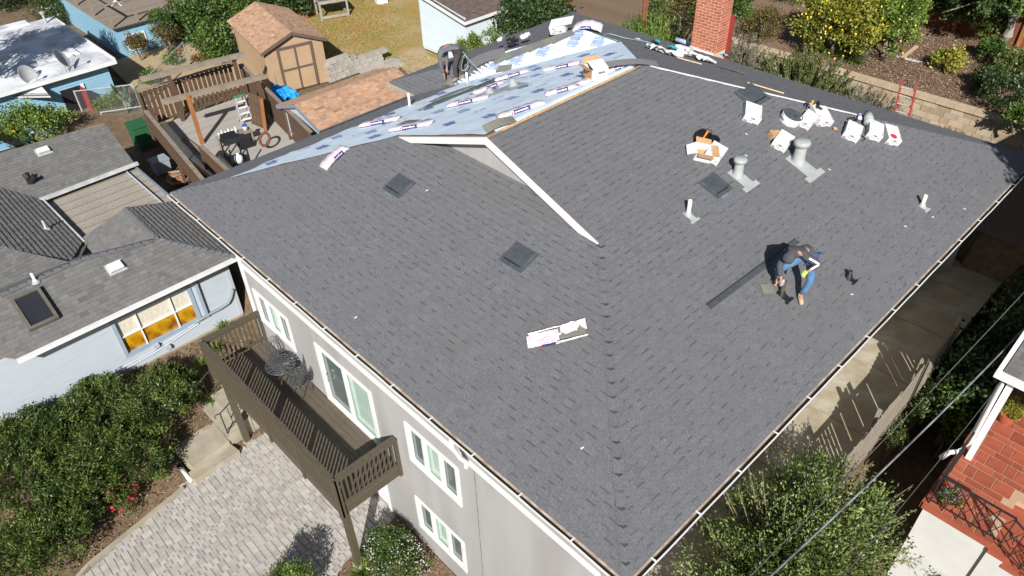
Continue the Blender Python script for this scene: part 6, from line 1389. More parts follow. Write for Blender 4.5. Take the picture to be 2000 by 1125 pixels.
b.quad((-17.62, 4.1, -5), (-25, 4.1, -5), (-25, 4.1, -2.7), (-17.62, 4.1, -2.7)); b.build('siding', m_blue, t)
for i, (px, py) in enumerate(((20, 55), (78, 70), (112, 112))):
    c = PZ(px, py, -2.55); b = MB(Matrix.Translation(c)); b.hexa([(-0.4, -0.9, 0), (0.4, -0.9, 0), (0.4, 0.9, 0), (-0.4, 0.9, 0)], [(-0.3, -0.8, 0.12), (0.3, -0.8, 0.12), (0.3, 0.8, 0.12), (-0.3, 0.8, 0.12)]); b.build('coated_skylight', m_wroof, t)
b = MB(); c = PZ(90, 45, -2.5); b.tube([c, c+V(0, 0, 0.45)], 0.06, 8); b.build('flue', m_galv, t); b = MB(); b.tube([c+V(0, 0, .45), c+V(0, 0, .55)], 0.12, 8); b.build('flue_cap', m_galv, t)
PRo = [PZ(-60, 190, -3.0), PZ(98, 188, -3.0), PZ(76, 163, -2.75), PZ(-60, 150, -2.75)]
b = MB(); b.slab(PRo, nrm(PRo), 0.07); po = b.build('porch_roof', m_white, t); shingle_poly(po, [p+V(0, 0, .01) for p in PRo], (0, 1), m_nshing, 0.145, seed=91, **kw)
AW = [PZ(85, 163, -3.05), PZ(175, 141, -3.05), PZ(178, 152, -3.2), PZ(102, 176, -3.2)]
b = MB(); b.slab(AW, nrm(AW), 0.05); b.build('door_awning', M('brown_roof_felt', (0.10, 0.08, 0.07), (0.13, 0.1, 0.09)), t); b = MB(); b.bar(AW[2], AW[3], 0.04, 0.12); b.build('awning_trim', m_blue, t)
b = MB(); c = PX(150, 195, -17.55); b.box(-17.6, -17.56, c.y-0.5, c.y+0.35, -5, -3.3); b.build('doorway', m_black, t); b = MB(); b.box(-17.55, -17.0, c.y+0.3, c.y+0.36, -4.95, -3.35); b.build('open_door', M('red_door', (0.42, 0.03, 0.03), (0.36, 0.025, 0.025)), t); b = MB(); b.box(-17.6, -17.54, c.y+.37, c.y+.5, -5, -3.25); b.build('door_trim', m_white, t)
def dish(px, z, label, ang):
    c = PZ(*px, z); t = thing('satellite_dish', label, 'satellite dish', tuple(c), 'satellite dishes on the roof edge'); X = Matrix.Translation(c+V(0, 0, 0.55)) @ Matrix.Rotation(ang, 4, 'Z') @ Matrix.Rotation(math.radians(62), 4, 'X')
    b = MB(X); b.lathe([(0.001, 0.0), (0.15, 0.012), (0.30, 0.05), (0.42, 0.10), (0.43, 0.10), (0.30, 0.035), (0.001, -0.02)], 20); b.build('reflector', M('dish_grey', (0.45, 0.46, 0.47), (0.4, 0.41, 0.42)), t, smooth=True)
    b = MB(); b.tube([c, c+V(0, 0, 0.5)], 0.03, 8); b.tube([c+V(.15, 0.1, 0), c+V(0, 0, 0.35)], 0.02, 6); b.build('mast', m_galv, t)
    b = MB(X); b.tube([(0, -0.4, 0.1), (0, -0.2, 0.5)], 0.018, 6); b.box(-0.05, 0.05, -0.25, -0.12, 0.46, 0.58); b.build('feed_arm', m_galv, t)
dish((63, 172), -2.95, 'grey satellite dish left on the small porch roof', 2.2); dish((128, 140), -2.6, 'grey satellite dish right at the white roof edge', 2.6)
t = thing('blue_cottage', 'blue cottage topped by a weathered timber roof deck', 'cottage', (-24, 8, -4.9))
b = MB(); b.box(-30, -22.0, 6.1, 8.6, -5.0, -2.78); b.build('wall', m_blue, t)
yy = 6.0
while yy < 9.6: b = MB(); b.box(-30, -21.7, yy+.005, yy+0.145, -2.72, -2.68); b.build('plank', m_grwood, t); yy += 0.15
b = MB(); b.box(-30, -21.75, 5.98, 9.62, -2.78, -2.73); b.build('deck_frame', m_grwood, t)
for (x, y) in ((-21.75, 6.05), (-21.75, 7.3), (-21.75, 8.6), (-24.2, 6.05), (-26.6, 6.05)): b = MB(); b.bar((x, y, -2.7), (x, y, -1.6), 0.1, 0.1, (1, 0, 0)); b.build('deck_post', m_grwood, t)
b = MB(); b.bar((-21.75, 6.0, -1.6), (-21.75, 8.7, -1.6), 0.12, 0.05); b.bar((-21.8, 6.05, -1.6), (-28, 6.05, -1.6), 0.12, 0.05); b.build('deck_rail', m_grwood, t)
c = PX(268, 82, -21.98); b = MB(); b.box(-22.0, -21.95, c.y-.5, c.y+.5, c.z-.35, c.z+.45); wn_ = b.build('window', m_white, t); b = MB(); b.box(-21.95, -21.93, c.y-.42, c.y+.42, c.z-.28, c.z+.38); b.build('pane', m_winD, wn_)
b = MB(); b.tube([PZ(305, 50, -3.4), PZ(287, 85, -4.0), PZ(268, 122, -4.9)], 0.07, 8); tag(b.build('white_drainpipe', m_white), 'white sloping drainpipe in front of the blue cottage', 'drainpipe')
# deck chair frame on the cottage roof
c = PZ(228, 10, -2.68); t = thing('folding_stool', 'white folding stool on the cottage roof deck', 'stool', tuple(c)); 
for a in (0.4, 1.9): b = MB(); u = V(math.cos(a), math.sin(a), 0)*0.35; b.bar(c-u, c+u+V(0, 0, 0.5), 0.04, 0.03); b.bar(c+u, c-u+V(0, 0, 0.5), 0.04, 0.03); b.build('leg', m_white, t)
b = MB(); b.box(c.x-.3, c.x+.3, c.y-.22, c.y+.22, c.z+.5, c.z+.53); b.build('seat', m_white, t)
# grey slab at the far left top
sheet('side_yard_slab', [tuple(PZ(-80, 60, -4.6)), tuple(PZ(80, 38, -4.6)), tuple(PZ(50, 0, -4.6)), tuple(PZ(-80, 20, -4.6))], m_conc)
# chain link fence
t = thing('chain_link_fence', 'galvanised chain link fence between the neighbouring yards', 'fence', (-15.5, 5, -4.6))
def link_panel(p, q, h, zoff=0):
    p = Vector(p); q = Vector(q); L = (q-p).length; d = (q-p)/L
    b = MB(); b.tube([p+V(0, 0, h), q+V(0, 0, h)], 0.022, 8); b.build('top_rail', m_galv, t)
    for a in (p, q): b = MB(); b.tube([a, a+V(0, 0, h+0.03)], 0.035, 8); b.build('post', m_galv, t)
    b = MB(); s = 0.11; n = int((L+h)/s)
    for i in range(n):
        u0 = i*s-h; a0 = max(u0, 0); z0 = a0-u0; u1 = min(u0+h, L); z1 = u1-u0
        if u1 > a0: b.bar(p+d*a0+V(0, 0, z0), p+d*u1+V(0, 0, z1), 0.004, 0.004); b.bar(p+d*a0+V(0, 0, h-z0), p+d*u1+V(0, 0, h-z1), 0.004, 0.004)
    o = b.build('wire_mesh', M('dull_zinc', (0.24, 0.25, 0.25), (0.3, 0.31, 0.31)), t); o['kind'] = 'stuff'
link_panel(PZ(170, 240, -4.9), PZ(282, 228, -4.5), 1.5); link_panel(PZ(282, 228, -4.5), PZ(372, 135, -4.4), 1.3); link_panel(PZ(205, 240, -4.7), PZ(300, 226, -4.3), 0.5)
# retaining wall along the back
t = thing('retaining_wall', 'buff concrete block retaining wall behind the house', 'retaining wall', (8, 21.1, -2.5)); m_rb2 = M('buff_block', (0.46, 0.36, 0.25), (0.38, 0.30, 0.21), scale=6, rough=0.95, bump=0.4, bscale=25, attr=1)
for r in range(7):
    x = 1.6+0.2*(r % 2)
    while x < 15.5:
        L = random.choice((0.30, 0.42, 0.46)); j = random.uniform(0, 0.025)
        s = random.uniform(0.72, 1.15); h = random.uniform(-0.06, 0.08)
        b = MB(); b.box(x+0.006, x+L-0.006, 20.95+j, 21.25, -2.5+r*0.2+0.005, -2.5+(r+1)*0.2-0.003); b.build('block', m_rb2, t, shade=[(s*(1+h), s, s*(1-h))]*6); x += L
x = 1.5
while x < 15.6: b = MB(); b.box(x+.006, x+0.594, 20.9, 21.3, -1.099, -1.0); s = random.uniform(0.9, 1.1); b.build('cap_stone', m_rb2, t, shade=[(s*1.1, s*1.08, s*1.06)]*6); x += 0.6
# mulch terrace, red fence, boards
m_mulch = M('bark_mulch', (0.15, 0.095, 0.06), (0.26, 0.17, 0.105), scale=14, rough=1, bump=0.8, bscale=30, detail=8, c3=(0.19, 0.115, 0.07), s3=2.5)
sheet('mulch_bed', [(1.5, 21.28, -1.02), (30, 21.28, -1.02), (30, 45, -0.6), (1.5, 45, -0.6)], m_mulch)
sheet('back_path', [(-2, 16.7, -2.47), (18, 16.7, -2.47), (18, 20.95, -2.47), (-2, 20.95, -2.47)], m_mulch)
t = thing('red_fence', 'reddish brown board fence at the back of the mulch bed', 'fence', (10, 27, -1)); m_rf = wood('red_brown_fence', (0.22, 0.07, 0.035), (0.17, 0.055, 0.03), stretch=(6, 6, 1))
x = 4.5
while x < 16: b = MB(); b.box(x+.004, x+.176, 27.2, 27.23, -1.1, 0.75); b.build('board', m_rf, t); x += 0.18
for xx in np.arange(4.5, 16.1, 2.3): b = MB(); b.box(xx, xx+.12, 27.08, 27.2, -1.1, 0.85); b.build('post', m_orwood, t)
b = MB(); b.bar(PZ(1763, 112, -0.9), PZ(1791, 90, -0.85), 0.14, 0.04); tag(b.build('loose_plank', MATS['pale_batten']), 'yellow plank lying on the mulch', 'plank')
b = MB(); b.bar(PZ(1746, 108, -0.97), PZ(1814, 126, -0.97), 0.14, 0.05); tag(b.build('white_board', m_white), 'long white board lying on the mulch', 'board')
b = MB(); b.tube([PZ(1670, 126, -0.98), PZ(1700, 130, -0.99), PZ(1730, 140, -0.98), PZ(1765, 147, -0.99), PZ(1800, 140, -0.99)], 0.014, 6); tag(b.build('drip_hose', m_black), 'thin black irrigation hose on the mulch', 'hose')
# ladder at the back eave
t = thing('extension_ladder', 'red extension ladder leaning on the back eave', 'ladder', tuple(PY(1760, 235, D+0.05))); A = PY(1746, 228, D+0.08); B = PY(1774, 236, D+0.08); du = V(0, -0.28, 1).normalized()
for p in (A, B): b = MB(); b.bar(p-du*2.6, p+du*1.3, 0.03, 0.085, (0, 1, 0)); b.build('side_rail', M('red_rail', (0.48, 0.07, 0.05), (0.42, 0.06, 0.05)), t)
for k in range(13): b = MB(); f = -2.3+k*0.28; b.tube([A+du*f, B+du*f], 0.022, 6); b.build('rung', m_galv, t)
crate_box((1985, 283), -2.47, 0.3, 0.3, 0.25, 'small red can on the ground at the back corner', m_red, 'fuel_can', 'can')

# ================================================================== PLANTS
def leaf_mesh(name, C, Dv, Sv, ln, wd, mat, parent, tone, fold=0.15):
    n = len(C); ln = np.asarray(ln).reshape(-1, 1)*np.ones((n, 1)); wd = np.asarray(wd).reshape(-1, 1)*np.ones((n, 1))
    Nn = np.cross(Dv, Sv)
    v = np.empty((n, 4, 3)); v[:, 0] = C-Dv*ln*0.5; v[:, 1] = C+Sv*wd*0.5+Nn*wd*fold; v[:, 2] = C+Dv*ln*0.5; v[:, 3] = C-Sv*wd*0.5+Nn*wd*fold
    v = v.reshape(-1, 3); org = np.array([v[:, 0].mean(), v[:, 1].mean(), v[:, 2].min()])
    me = bpy.data.meshes.new(name); me.vertices.add(4*n); me.vertices.foreach_set('co', (v-org).astype(np.float32).ravel())
    me.loops.add(4*n); me.loops.foreach_set('vertex_index', np.arange(4*n, dtype=np.int32))
    me.polygons.add(n); me.polygons.foreach_set('loop_start', np.arange(0, 4*n, 4, dtype=np.int32)); me.polygons.foreach_set('loop_total', np.full(n, 4, dtype=np.int32))
    me.materials.append(mat); a = me.attributes.new('tone', 'FLOAT', 'FACE'); a.data.foreach_set('value', np.clip(tone, 0, 1).astype(np.float32))
    me.update(calc_edges=True); me.validate()
    o = bpy.data.objects.new(name, me); return link(o, parent, org)
def unit(a): return a/np.maximum(np.linalg.norm(a, axis=-1, keepdims=True), 1e-9)
def crown(name, c, rad, n, ln, wd, mat, parent, R, clumps=40, csize=0.28, shell=(0.45, 1.0), upb=0.4, droop=0.0, low=-0.5, out=0.6):
    c = np.array(c); rad = np.array(rad)
    d = unit(R.normal(size=(clumps, 3))); d[:, 2] = np.where(d[:, 2] < low, -d[:, 2], d[:, 2])
    rr_ = R.uniform(shell[0], shell[1], (clumps, 1)); cc = c+d*rr_*rad
    cs = csize*R.uniform(0.6, 1.3, clumps); ct = R.normal(0, 0.2, clumps)
    k = R.integers(0, clumps, n)
    off = R.normal(size=(n, 3))*0.5; off = off/np.maximum(1, np.linalg.norm(off, axis=1, keepdims=True)*0.9)
    C = cc[k]+off*cs[k][:, None]*rad.mean()*1.3
    o = unit((C-c)/rad)
    Dv = unit(o*out + R.normal(size=(n, 3))*0.7 + np.array([0, 0, upb-droop])); Sv = unit(np.cross(Dv, R.normal(size=(n, 3))+np.array([0, 0, 0.0])))
    tone = 0.45 + 0.25*R.normal(size=n) + ct[k]
    leaf_mesh(name, C, Dv, Sv, ln*R.uniform(0.7, 1.25, n), wd*R.uniform(0.7, 1.25, n), mat, parent, tone)
    return cc
def woody(t, base, tips, r0, mat, R, name='trunk', fork=0.4, nlimb=8):
    base = Vector(base); b = MB(); top = Vector(np.mean(tips, axis=0)); mid = base.lerp(top, fork)
    b.tube([base-Vector((0, 0, 0.1)), base.lerp(mid, .5)+Vector((R.normal()*.04, R.normal()*.04, 0)), mid], [r0, r0*0.85, r0*0.7], 8)
    for i in R.choice(len(tips), min(nlimb, len(tips)), replace=False):
        tp = Vector(tips[i]); m_ = mid.lerp(tp, 0.5)+Vector((0, 0, 0.06*(tp-mid).length)); b.tube([mid, m_, tp], [r0*0.55, r0*0.3, r0*0.1], 5)
    return b.build(name, mat, t)
m_bark = M('bark', (0.16, 0.12, 0.085), (0.24, 0.19, 0.14), scale=9, rough=0.95, bump=0.5, bscale=20)
m_gbark = M('grey_bark', (0.34, 0.31, 0.27), (0.22, 0.2, 0.17), scale=6, rough=0.95, bump=0.6, bscale=14)
LM = dict(juniper=leafmat('juniper_leaf', [(0.025, 0.045, 0.012), (0.065, 0.105, 0.022), (0.12, 0.17, 0.035), (0.22, 0.25, 0.065)], trans=0.2),
          dark=leafmat('dark_leaf', [(0.015, 0.03, 0.01), (0.035, 0.065, 0.02), (0.07, 0.115, 0.035), (0.12, 0.17, 0.06)], rough=0.35),
          mid=leafmat('mid_leaf', [(0.03, 0.06, 0.012), (0.06, 0.12, 0.022), (0.11, 0.18, 0.035), (0.17, 0.24, 0.06)]),
          light=leafmat('light_leaf', [(0.06, 0.11, 0.015), (0.12, 0.20, 0.03), (0.20, 0.28, 0.05), (0.28, 0.34, 0.08)]),
          lemon=leafmat('lemon_leaf', [(0.08, 0.10, 0.012), (0.20, 0.22, 0.025), (0.36, 0.34, 0.045), (0.50, 0.44, 0.08)]),
          bronze=leafmat('bronze_leaf', [(0.06, 0.045, 0.015), (0.12, 0.09, 0.025), (0.15, 0.15, 0.04), (0.22, 0.14, 0.05)]),
          sage=leafmat('sage_leaf', [(0.10, 0.10, 0.055), (0.16, 0.16, 0.10), (0.22, 0.21, 0.15), (0.26, 0.24, 0.21)], rough=0.7),
          rosem=leafmat('rosemary_leaf', [(0.05, 0.065, 0.02), (0.10, 0.125, 0.035), (0.16, 0.19, 0.06), (0.21, 0.23, 0.10)]),
          olive=leafmat('olive_leaf', [(0.035, 0.06, 0.015), (0.09, 0.14, 0.03), (0.20, 0.26, 0.065), (0.34, 0.39, 0.16)]),
          cactus=leafmat('cactus_pad', [(0.10, 0.15, 0.09), (0.15, 0.20, 0.13), (0.18, 0.23, 0.16)]),
          straw=leafmat('dry_grass_blade', [(0.13, 0.17, 0.03), (0.30, 0.24, 0.05), (0.46, 0.27, 0.09), (0.5, 0.38, 0.17)], rough=0.8))
def flowermat(n, c): return leafmat(n, [tuple(x*0.8 for x in c), c], rough=0.6)
def bush(name, label, cat, c, rad, n, ln, wd, kind, group=None, clumps=40, csize=0.3, seed=1, trunk=0.05, bark=None, base=None, flowers=None, **k):
    R = np.random.default_rng(seed); base = base if base is not None else (c[0], c[1], c[2]-rad[2])
    t = thing(name, label, cat, tuple(base), group)
    cc = crown('crown', c, rad, n, ln, wd, LM[kind], t, R, clumps, csize, **k)
    if trunk: woody(t, base, cc, trunk, bark or m_bark, R)
    if flowers:
        fm, fn, fs, fz = flowers; d = unit(R.normal(size=(fn, 3))); d[:, 2] = np.abs(d[:, 2])*fz
        F = np.array(c)+d*np.array(rad)*R.uniform(0.85, 1.08, (fn, 1)); Dv = unit(R.normal(size=(fn, 3))); Sv = unit(np.cross(Dv, R.normal(size=(fn, 3))))
        leaf_mesh('blossom', F, Dv, Sv, fs, fs, fm, t, R.random(fn))
    return t
def G(px, py, z): p = PZ(px, py, z); return np.array(p)
# junipers in the front bed
jl = [((300, 800), 1.0, 0.8, 'juniper mound nearest the landing'), ((255, 880), 1.0, 0.85, 'juniper mound above the red geraniums'), ((200, 800), 0.85, 0.7, 'juniper mound in the middle against the pale wall'), ((330, 760), 0.7, 0.7, 'rightmost juniper mound below the amber window'),
      ((110, 860), 1.0, 0.75, 'juniper mound left of the middle one along the wall'), ((140, 950), 1.0, 0.8, 'juniper mound above the purple flowers'), ((30, 930), 1.1, 0.8, 'leftmost juniper mound at the picture edge'), ((40, 1040), 1.1, 0.8, 'juniper mound in the bottom left corner'), ((60, 870), 0.9, 0.8, 'juniper mound under the pale wall near the left edge'), ((190, 880), 0.9, 0.9, 'tall juniper mound in the centre of the bed'), ((95, 1010), 0.9, 0.8, 'juniper mound just above the magenta flowers'), ((355, 770), 0.45, 0.6, 'small juniper at the right end of the bed')]
for i, ((px, py), r, h, lab) in enumerate(jl):
    z0 = -5.55; c = G(px, py, z0+h*0.7); z0 = gh(c[0], c[1])
    bush('juniper', lab, 'shrub', (c[0], c[1], z0+h*0.55), (r*1.05, r*1.05, h*0.95), 11000, 0.10, 0.027, 'juniper', 'junipers in the front bed', clumps=85, csize=0.17, seed=100+i, trunk=0.06, upb=0.25, out=1.1, shell=(0.6, 1.0), low=-0.15)
f_red = flowermat('red_petal', (0.55, 0.02, 0.07)); f_mag = flowermat('magenta_petal', (0.45, 0.05, 0.35)); f_wh = flowermat('white_petal', (0.75, 0.75, 0.66)); f_pur = flowermat('purple_petal', (0.30, 0.20, 0.50)); f_or = flowermat('orange_petal', (0.75, 0.20, 0.05))
def low_flowers(px, z, r, label, fm, seed, n=900, fn=50, fs=0.07, kind='mid', h=0.25):
    c = G(*px, z); return bush('flowering_plant', label, 'flowers', (c[0], c[1], c[2]+h*0.4), (r, r, h), n, 0.07, 0.035, kind, 'flowering plants', clumps=25, csize=0.35, seed=seed, trunk=0.02, flowers=(fm, fn, fs, 1.0), base=c)
low_flowers((245, 985), -5.9, 0.42, 'red geranium clump at the driveway kerb', f_red, 201, fn=60, fs=0.09, h=0.42)
low_flowers((125, 1085), -5.9, 0.5, 'magenta flower clump in the bottom left', f_mag, 202, fn=150, fs=0.055, h=0.5)
low_flowers((62, 1118), -6.0, 0.25, 'pink flower at the very bottom left edge', flowermat('pink_petal', (0.7, 0.08, 0.3)), 203, fn=16, fs=0.09)
low_flowers((310, 925), -5.9, 0.34, 'mauve ground cover beside the white drain pipe', flowermat('mauve_petal', (0.2, 0.08, 0.14)), 204, fn=40, fs=0.04)
# bed at the foot of the wall
sheet('wall_bed', [(8.02, 0.28, -6.06), (8.2, -1.45, -6.06), (9.0, -2.4, -6.06), (15, -2.4, -6.06), (15, 0.28, -6.06)], m_mulch)
c = G(805, 1085, -5.6); bush('white_flower_bush', 'bush with tiny white flowers under the front windows', 'shrub', (9.15, -0.55, -5.72), (0.95, 0.62, 0.45), 9000, 0.06, 0.028, 'mid', None, clumps=80, csize=0.22, seed=211, trunk=0.04, flowers=(f_wh, 750, 0.035, 0.9))
c = G(578, 1120, -5.2); bush('clipped_bush', 'yellow-green clipped bush at the bottom edge of the driveway', 'shrub', (c[0], c[1]-0.25, -5.55), (0.62, 0.62, 0.62), 7000, 0.06, 0.03, 'light', None, clumps=70, csize=0.2, seed=212, trunk=0.05)
def blades(name, label, c, n, L, wd, kind, seed, spread=0.6, cat='plant', arch=0.5, group=None, kindp='foliage', rb=0.08):
    R = np.random.default_rng(seed); t = thing(name, label, cat, tuple(c), group); az = R.uniform(0, 6.283, n); el = R.uniform(0.35, 1.45, n)*1.0
    o = np.stack([np.cos(az), np.sin(az), np.zeros(n)], 1); b0 = np.array(c)+o*R.uniform(0, rb, (n, 1)); Ls = L*R.uniform(0.6, 1.15, n)
    V_ = []; F_ = []; T_ = []
    for i in range(n):
        d = o[i]*math.cos(el[i])*spread*1.3+np.array([0, 0, math.sin(el[i])]); d /= np.linalg.norm(d); s = np.array([-o[i][1], o[i][0], 0]); p = b0[i].copy(); k0 = len(V_); seg = 4; tn = R.random()
        for j in range(seg+1):
            w_ = wd*(1-(j/seg)**2*0.95)/2; V_ += [p-s*w_, p+s*w_]; d = d+np.array([0, 0, -arch*0.35]); d /= np.linalg.norm(d); p = p+d*Ls[i]/seg
        for j in range(seg): F_.append((k0+2*j, k0+2*j+1, k0+2*j+3, k0+2*j+2)); T_.append(tn)
    mesh_obj(kindp, V_, F_, LM[kind], t, tone=T_); return t
blades('strap_plant', 'bright green strappy plant at the deck post foot', (8.75, -1.25, -6.05), 130, 0.45, 0.022, 'light', 213)
b = MB(); c = V(8.15, -0.55, -6.05); b.lathe([(0.05, 0), (0.06, 0.2), (0.09, 0.24), (0.07, 0.3), (0.001, 0.32)], 10, c); tag(b.build('garden_light', m_black), 'small black garden light in the wall bed', 'garden light')
# weeds by the steps
for i, (px, py) in enumerate(((395, 715), (425, 690), (385, 740), (440, 655), (410, 770))):
    c = G(px, py, -5.35); blades('weed', ['weed nearest the handrail', 'weed under the far deck railing', 'weed left of the deck corner', 'weed at the dark house gap', 'weed beside the top step'][i], (c[0], c[1], gh(c[0], c[1])), 60, 0.32, 0.035, 'light', 220+i, group='weeds by the entrance steps', arch=0.7)
# right side: big loose bush, plants in the dark yard
c = G(1560, 1010, -2.6)
Rb = np.random.default_rng(301); t = thing('large_bush', 'large loose leafy bush filling the lower right', 'bush', (16.4, 3.2, -5.7))
cc = crown('crown', (16.1, 3.55, -2.75), (1.55, 2.9, 1.3), 52000, 0.078, 0.037, LM['olive'], t, Rb, clumps=230, csize=0.13, upb=0.45, out=0.9, shell=(0.35, 1.02), low=-0.35)
woody(t, (16.4, 3.2, -5.7), cc, 0.11, m_bark, Rb, nlimb=46)
sh_c = []; sh_d = []
V_ = MB()
for i in range(60):
    d = unit(Rb.normal(size=3)); d[2] = abs(d[2])*0.8+0.1; p0 = np.array([16.1, 3.55, -2.75])+unit(d)*np.array([1.45, 2.7, 1.2]); L = Rb.uniform(0.35, 0.75); dd = unit(d+np.array([0, 0.15, 0.35])); V_.tube([p0-dd*0.4, p0+dd*L*0.5, p0+dd*L+np.array([0, 0, 0.03])], [0.012, 0.008, 0.004], 4)
    for k in range(26): sh_c.append(p0+dd*L*k/26+Rb.normal(size=3)*0.025); sh_d.append(dd*0.5+Rb.normal(size=3)*0.6)
V_.build('long_shoot', m_bark, t)
sh_c = np.array(sh_c); Dv = unit(np.array(sh_d)); leaf_mesh('shoot_leaf', sh_c, Dv, unit(np.cross(Dv, Rb.normal(size=Dv.shape))), 0.065, 0.03, LM['olive'], t, 0.7+0.2*Rb.normal(size=len(sh_c)))
c = G(1872, 805, -4.0); bush('camellia', 'glossy shrub with pale blooms in the dark side yard', 'shrub', (c[0], c[1], c[2]-0.1), (0.5, 0.6, 0.75), 1300, 0.12, 0.06, 'light', None, clumps=26, csize=0.25, seed=303, trunk=0.04, base=(c[0], c[1], -5.7), flowers=(f_wh, 14, 0.1, 0.8))
for i, (px, py) in enumerate(((1795, 745), (1770, 790), (1745, 840))):
    c = G(px, py, -4.0); bush('ivy_clump', ['ivy clump at the upper end of the stepped fence', 'ivy clump on the middle of the stepped fence', 'ivy clump lowest on the stepped fence'][i], 'ivy', (15.9, c[1], -4.1), (0.22, 0.45, 0.35), 900, 0.06, 0.04, 'olive', 'ivy on the walkway fence', clumps=22, csize=0.3, seed=310+i, trunk=0.015, base=(15.85, c[1], -5.7))
c = G(1840, 1112, -5.0); bush('yellow_shrub', 'yellow-green shrub at the bottom right under the porch', 'shrub', (c[0], c[1], -5.0), (0.7, 0.55, 0.55), 5000, 0.07, 0.035, 'light', None, clumps=50, csize=0.25, seed=320, trunk=0.05)
pc = np.array(WL[POT.name]); crown('foliage', (pc[0], pc[1], pc[2]+0.42), (0.24, 0.24, 0.24), 2600, 0.05, 0.022, LM['lemon'], POT, RNG, clumps=40, csize=0.25)
pc = np.array(WL[POT2.name]); crown('foliage', (pc[0], pc[1], pc[2]+0.3), (0.24, 0.22, 0.16), 500, 0.06, 0.03, LM['olive'], POT2, RNG, clumps=16, csize=0.3); crown('blossom', (pc[0], pc[1], pc[2]+0.3), (0.2, 0.18, 0.12), 110, 0.035, 0.03, f_pur, POT2, RNG, clumps=14, csize=0.3)
# tree standing right of the picture; its shade reaches the far roof corner
tc = np.array((15.35, 16.5, 0.05))+np.array(SUN)*9.0
Rt = np.random.default_rng(330); t = thing('street_tree', 'tree beyond the right edge shading the far roof corner', 'tree', (tc[0], tc[1], -5.7)); cc = crown('crown', tc, (1.15, 1.15, 1.3), 26000, 0.16, 0.10, LM['dark'], t, Rt, clumps=120, csize=0.25, shell=(0.1, 1)); woody(t, (tc[0], tc[1], -5.7), cc, 0.2, m_bark, Rt, fork=0.7)
for i, (x, y) in enumerate(((16.5, 11.5), (16.6, 13.4), (16.5, 15.3), (16.6, 17.2))):  # hedge added here to keep sky light off the walkway
    bush('sky_block_hedge', ['first added hedge shrub blocking sky light beside the porch', 'second added hedge shrub blocking sky light in the side yard', 'third added hedge shrub blocking sky light in the side yard', 'farthest added hedge shrub blocking sky light in the side yard'][i], 'hedge', (x, y, -3.9), (0.62, 1.1, 1.7), 4200, 0.13, 0.07, 'dark', 'added hedge blocking sky light in the side yard', clumps=60, csize=0.25, seed=340+i, trunk=0.06, base=(x, y, -5.7))
tq = np.array((-21.5, 2.2, -2.6))+np.array(SUN)*8.5
Ru = np.random.default_rng(350); t = thing('yard_tree', 'tree beyond the left edge dappling the white roof', 'tree', (tq[0], tq[1], -5.05)); cc = crown('crown', tq, (2.2, 2.2, 1.5), 9000, 0.2, 0.11, LM['mid'], t, Ru, clumps=70, csize=0.2, shell=(0.2, 1)); woody(t, (tq[0], tq[1], -5.05), cc, 0.16, m_bark, Ru, fork=0.6)
# left yards
c = G(70, 250, -3.8); bush('citrus_tree', 'small citrus tree with yellow fruit beside the blue house', 'tree', (c[0], c[1], -3.75), (1.15, 1.35, 1.0), 5000, 0.13, 0.06, 'light', None, clumps=70, csize=0.24, seed=401, trunk=0.07, base=(c[0], c[1], -5.0), flowers=(flowermat('fruit_yellow', (0.7, 0.42, 0.03)), 26, 0.1, 0.8))
c = G(70, 18, -4.5); 
for i, (px, py, z, r, h) in enumerate(((110, 5, -3.6, 1.5, 1.6), (150, 25, -4.0, 1.3, 1.3), (20, 5, -4.2, 1.6, 1.2))):
    c = G(px, py, z); bush('dark_conifer', ['dark conifer behind the white roof', 'dark conifer beside the blue cottage deck', 'dark shrub at the far top left corner'][i], 'shrub', (c[0], c[1], z), (r, r, h), 6500, 0.16, 0.05, 'dark', 'dark shrubs behind the white roof', clumps=70, csize=0.24, seed=410+i, trunk=0.1, base=(c[0], c[1], -5.05))
for i, (px, py, r) in enumerate(((370, 40, 1.25), (425, 20, 1.4), (415, 85, 1.0), (470, 10, 1.2), (520, 8, 1.1), (570, 5, 1.0))):
    c = G(px, py, -3.4); bush('hedge_shrub', ['ivy hedge shrub left end by the cottage', 'tall ivy hedge shrub behind the first', 'ivy hedge shrub nearest the tan shed corner', 'ivy hedge shrub behind the tan shed ridge', 'dark hedge shrub behind the shed roof', 'dark hedge shrub beside the wheelbarrow'][i], 'hedge', (c[0], c[1], -3.4), (r, r, 1.05), 5200, 0.15, 0.09, 'mid' if i < 4 else 'dark', 'ivy hedge along the yard', clumps=70, csize=0.24, seed=420+i, trunk=0.08, base=(c[0], c[1], -4.3))
for i, (px, py, r, kd, lab) in enumerate(((263, 85, 0.55, 'bronze', 'bronze-green round bush at the cottage window'), (312, 40, 0.55, 'mid', 'green bush at the cottage corner'), (322, 70, 0.7, 'bronze', 'olive bush right of the cottage'), (340, 125, 0.5, 'olive', 'low olive bush by the chain link corner'), (235, 205, 0.6, 'light', 'yellow-green bush at the cactus foot'), (300, 160, 0.55, 'mid', 'green bush behind the slatted fence'), (200, 210, 0.4, 'light', 'small yellow-green bush left of the cactus'))):
    c = np.array(PX(px, py, -20.9)) if px in (263, 312, 322) else G(px, py, -4.3); bush('garden_bush', lab, 'shrub', (c[0], c[1], max(c[2], -4.2)), (r, r, r*0.9), 1900, 0.10, 0.05, kd, 'garden bushes behind the terrace', clumps=34, csize=0.28, seed=440+i, trunk=0.04, base=(c[0], c[1], -4.9))
low_flowers((265, 118), -4.6, 0.6, 'lavender purple flower mound under the drainpipe', f_pur, 460, fn=420, fs=0.07, kind='olive')
low_flowers((345, 112), -4.4, 0.55, 'red flowering mound behind the fence', f_or, 461, fn=30, fs=0.12, kind='rosem')
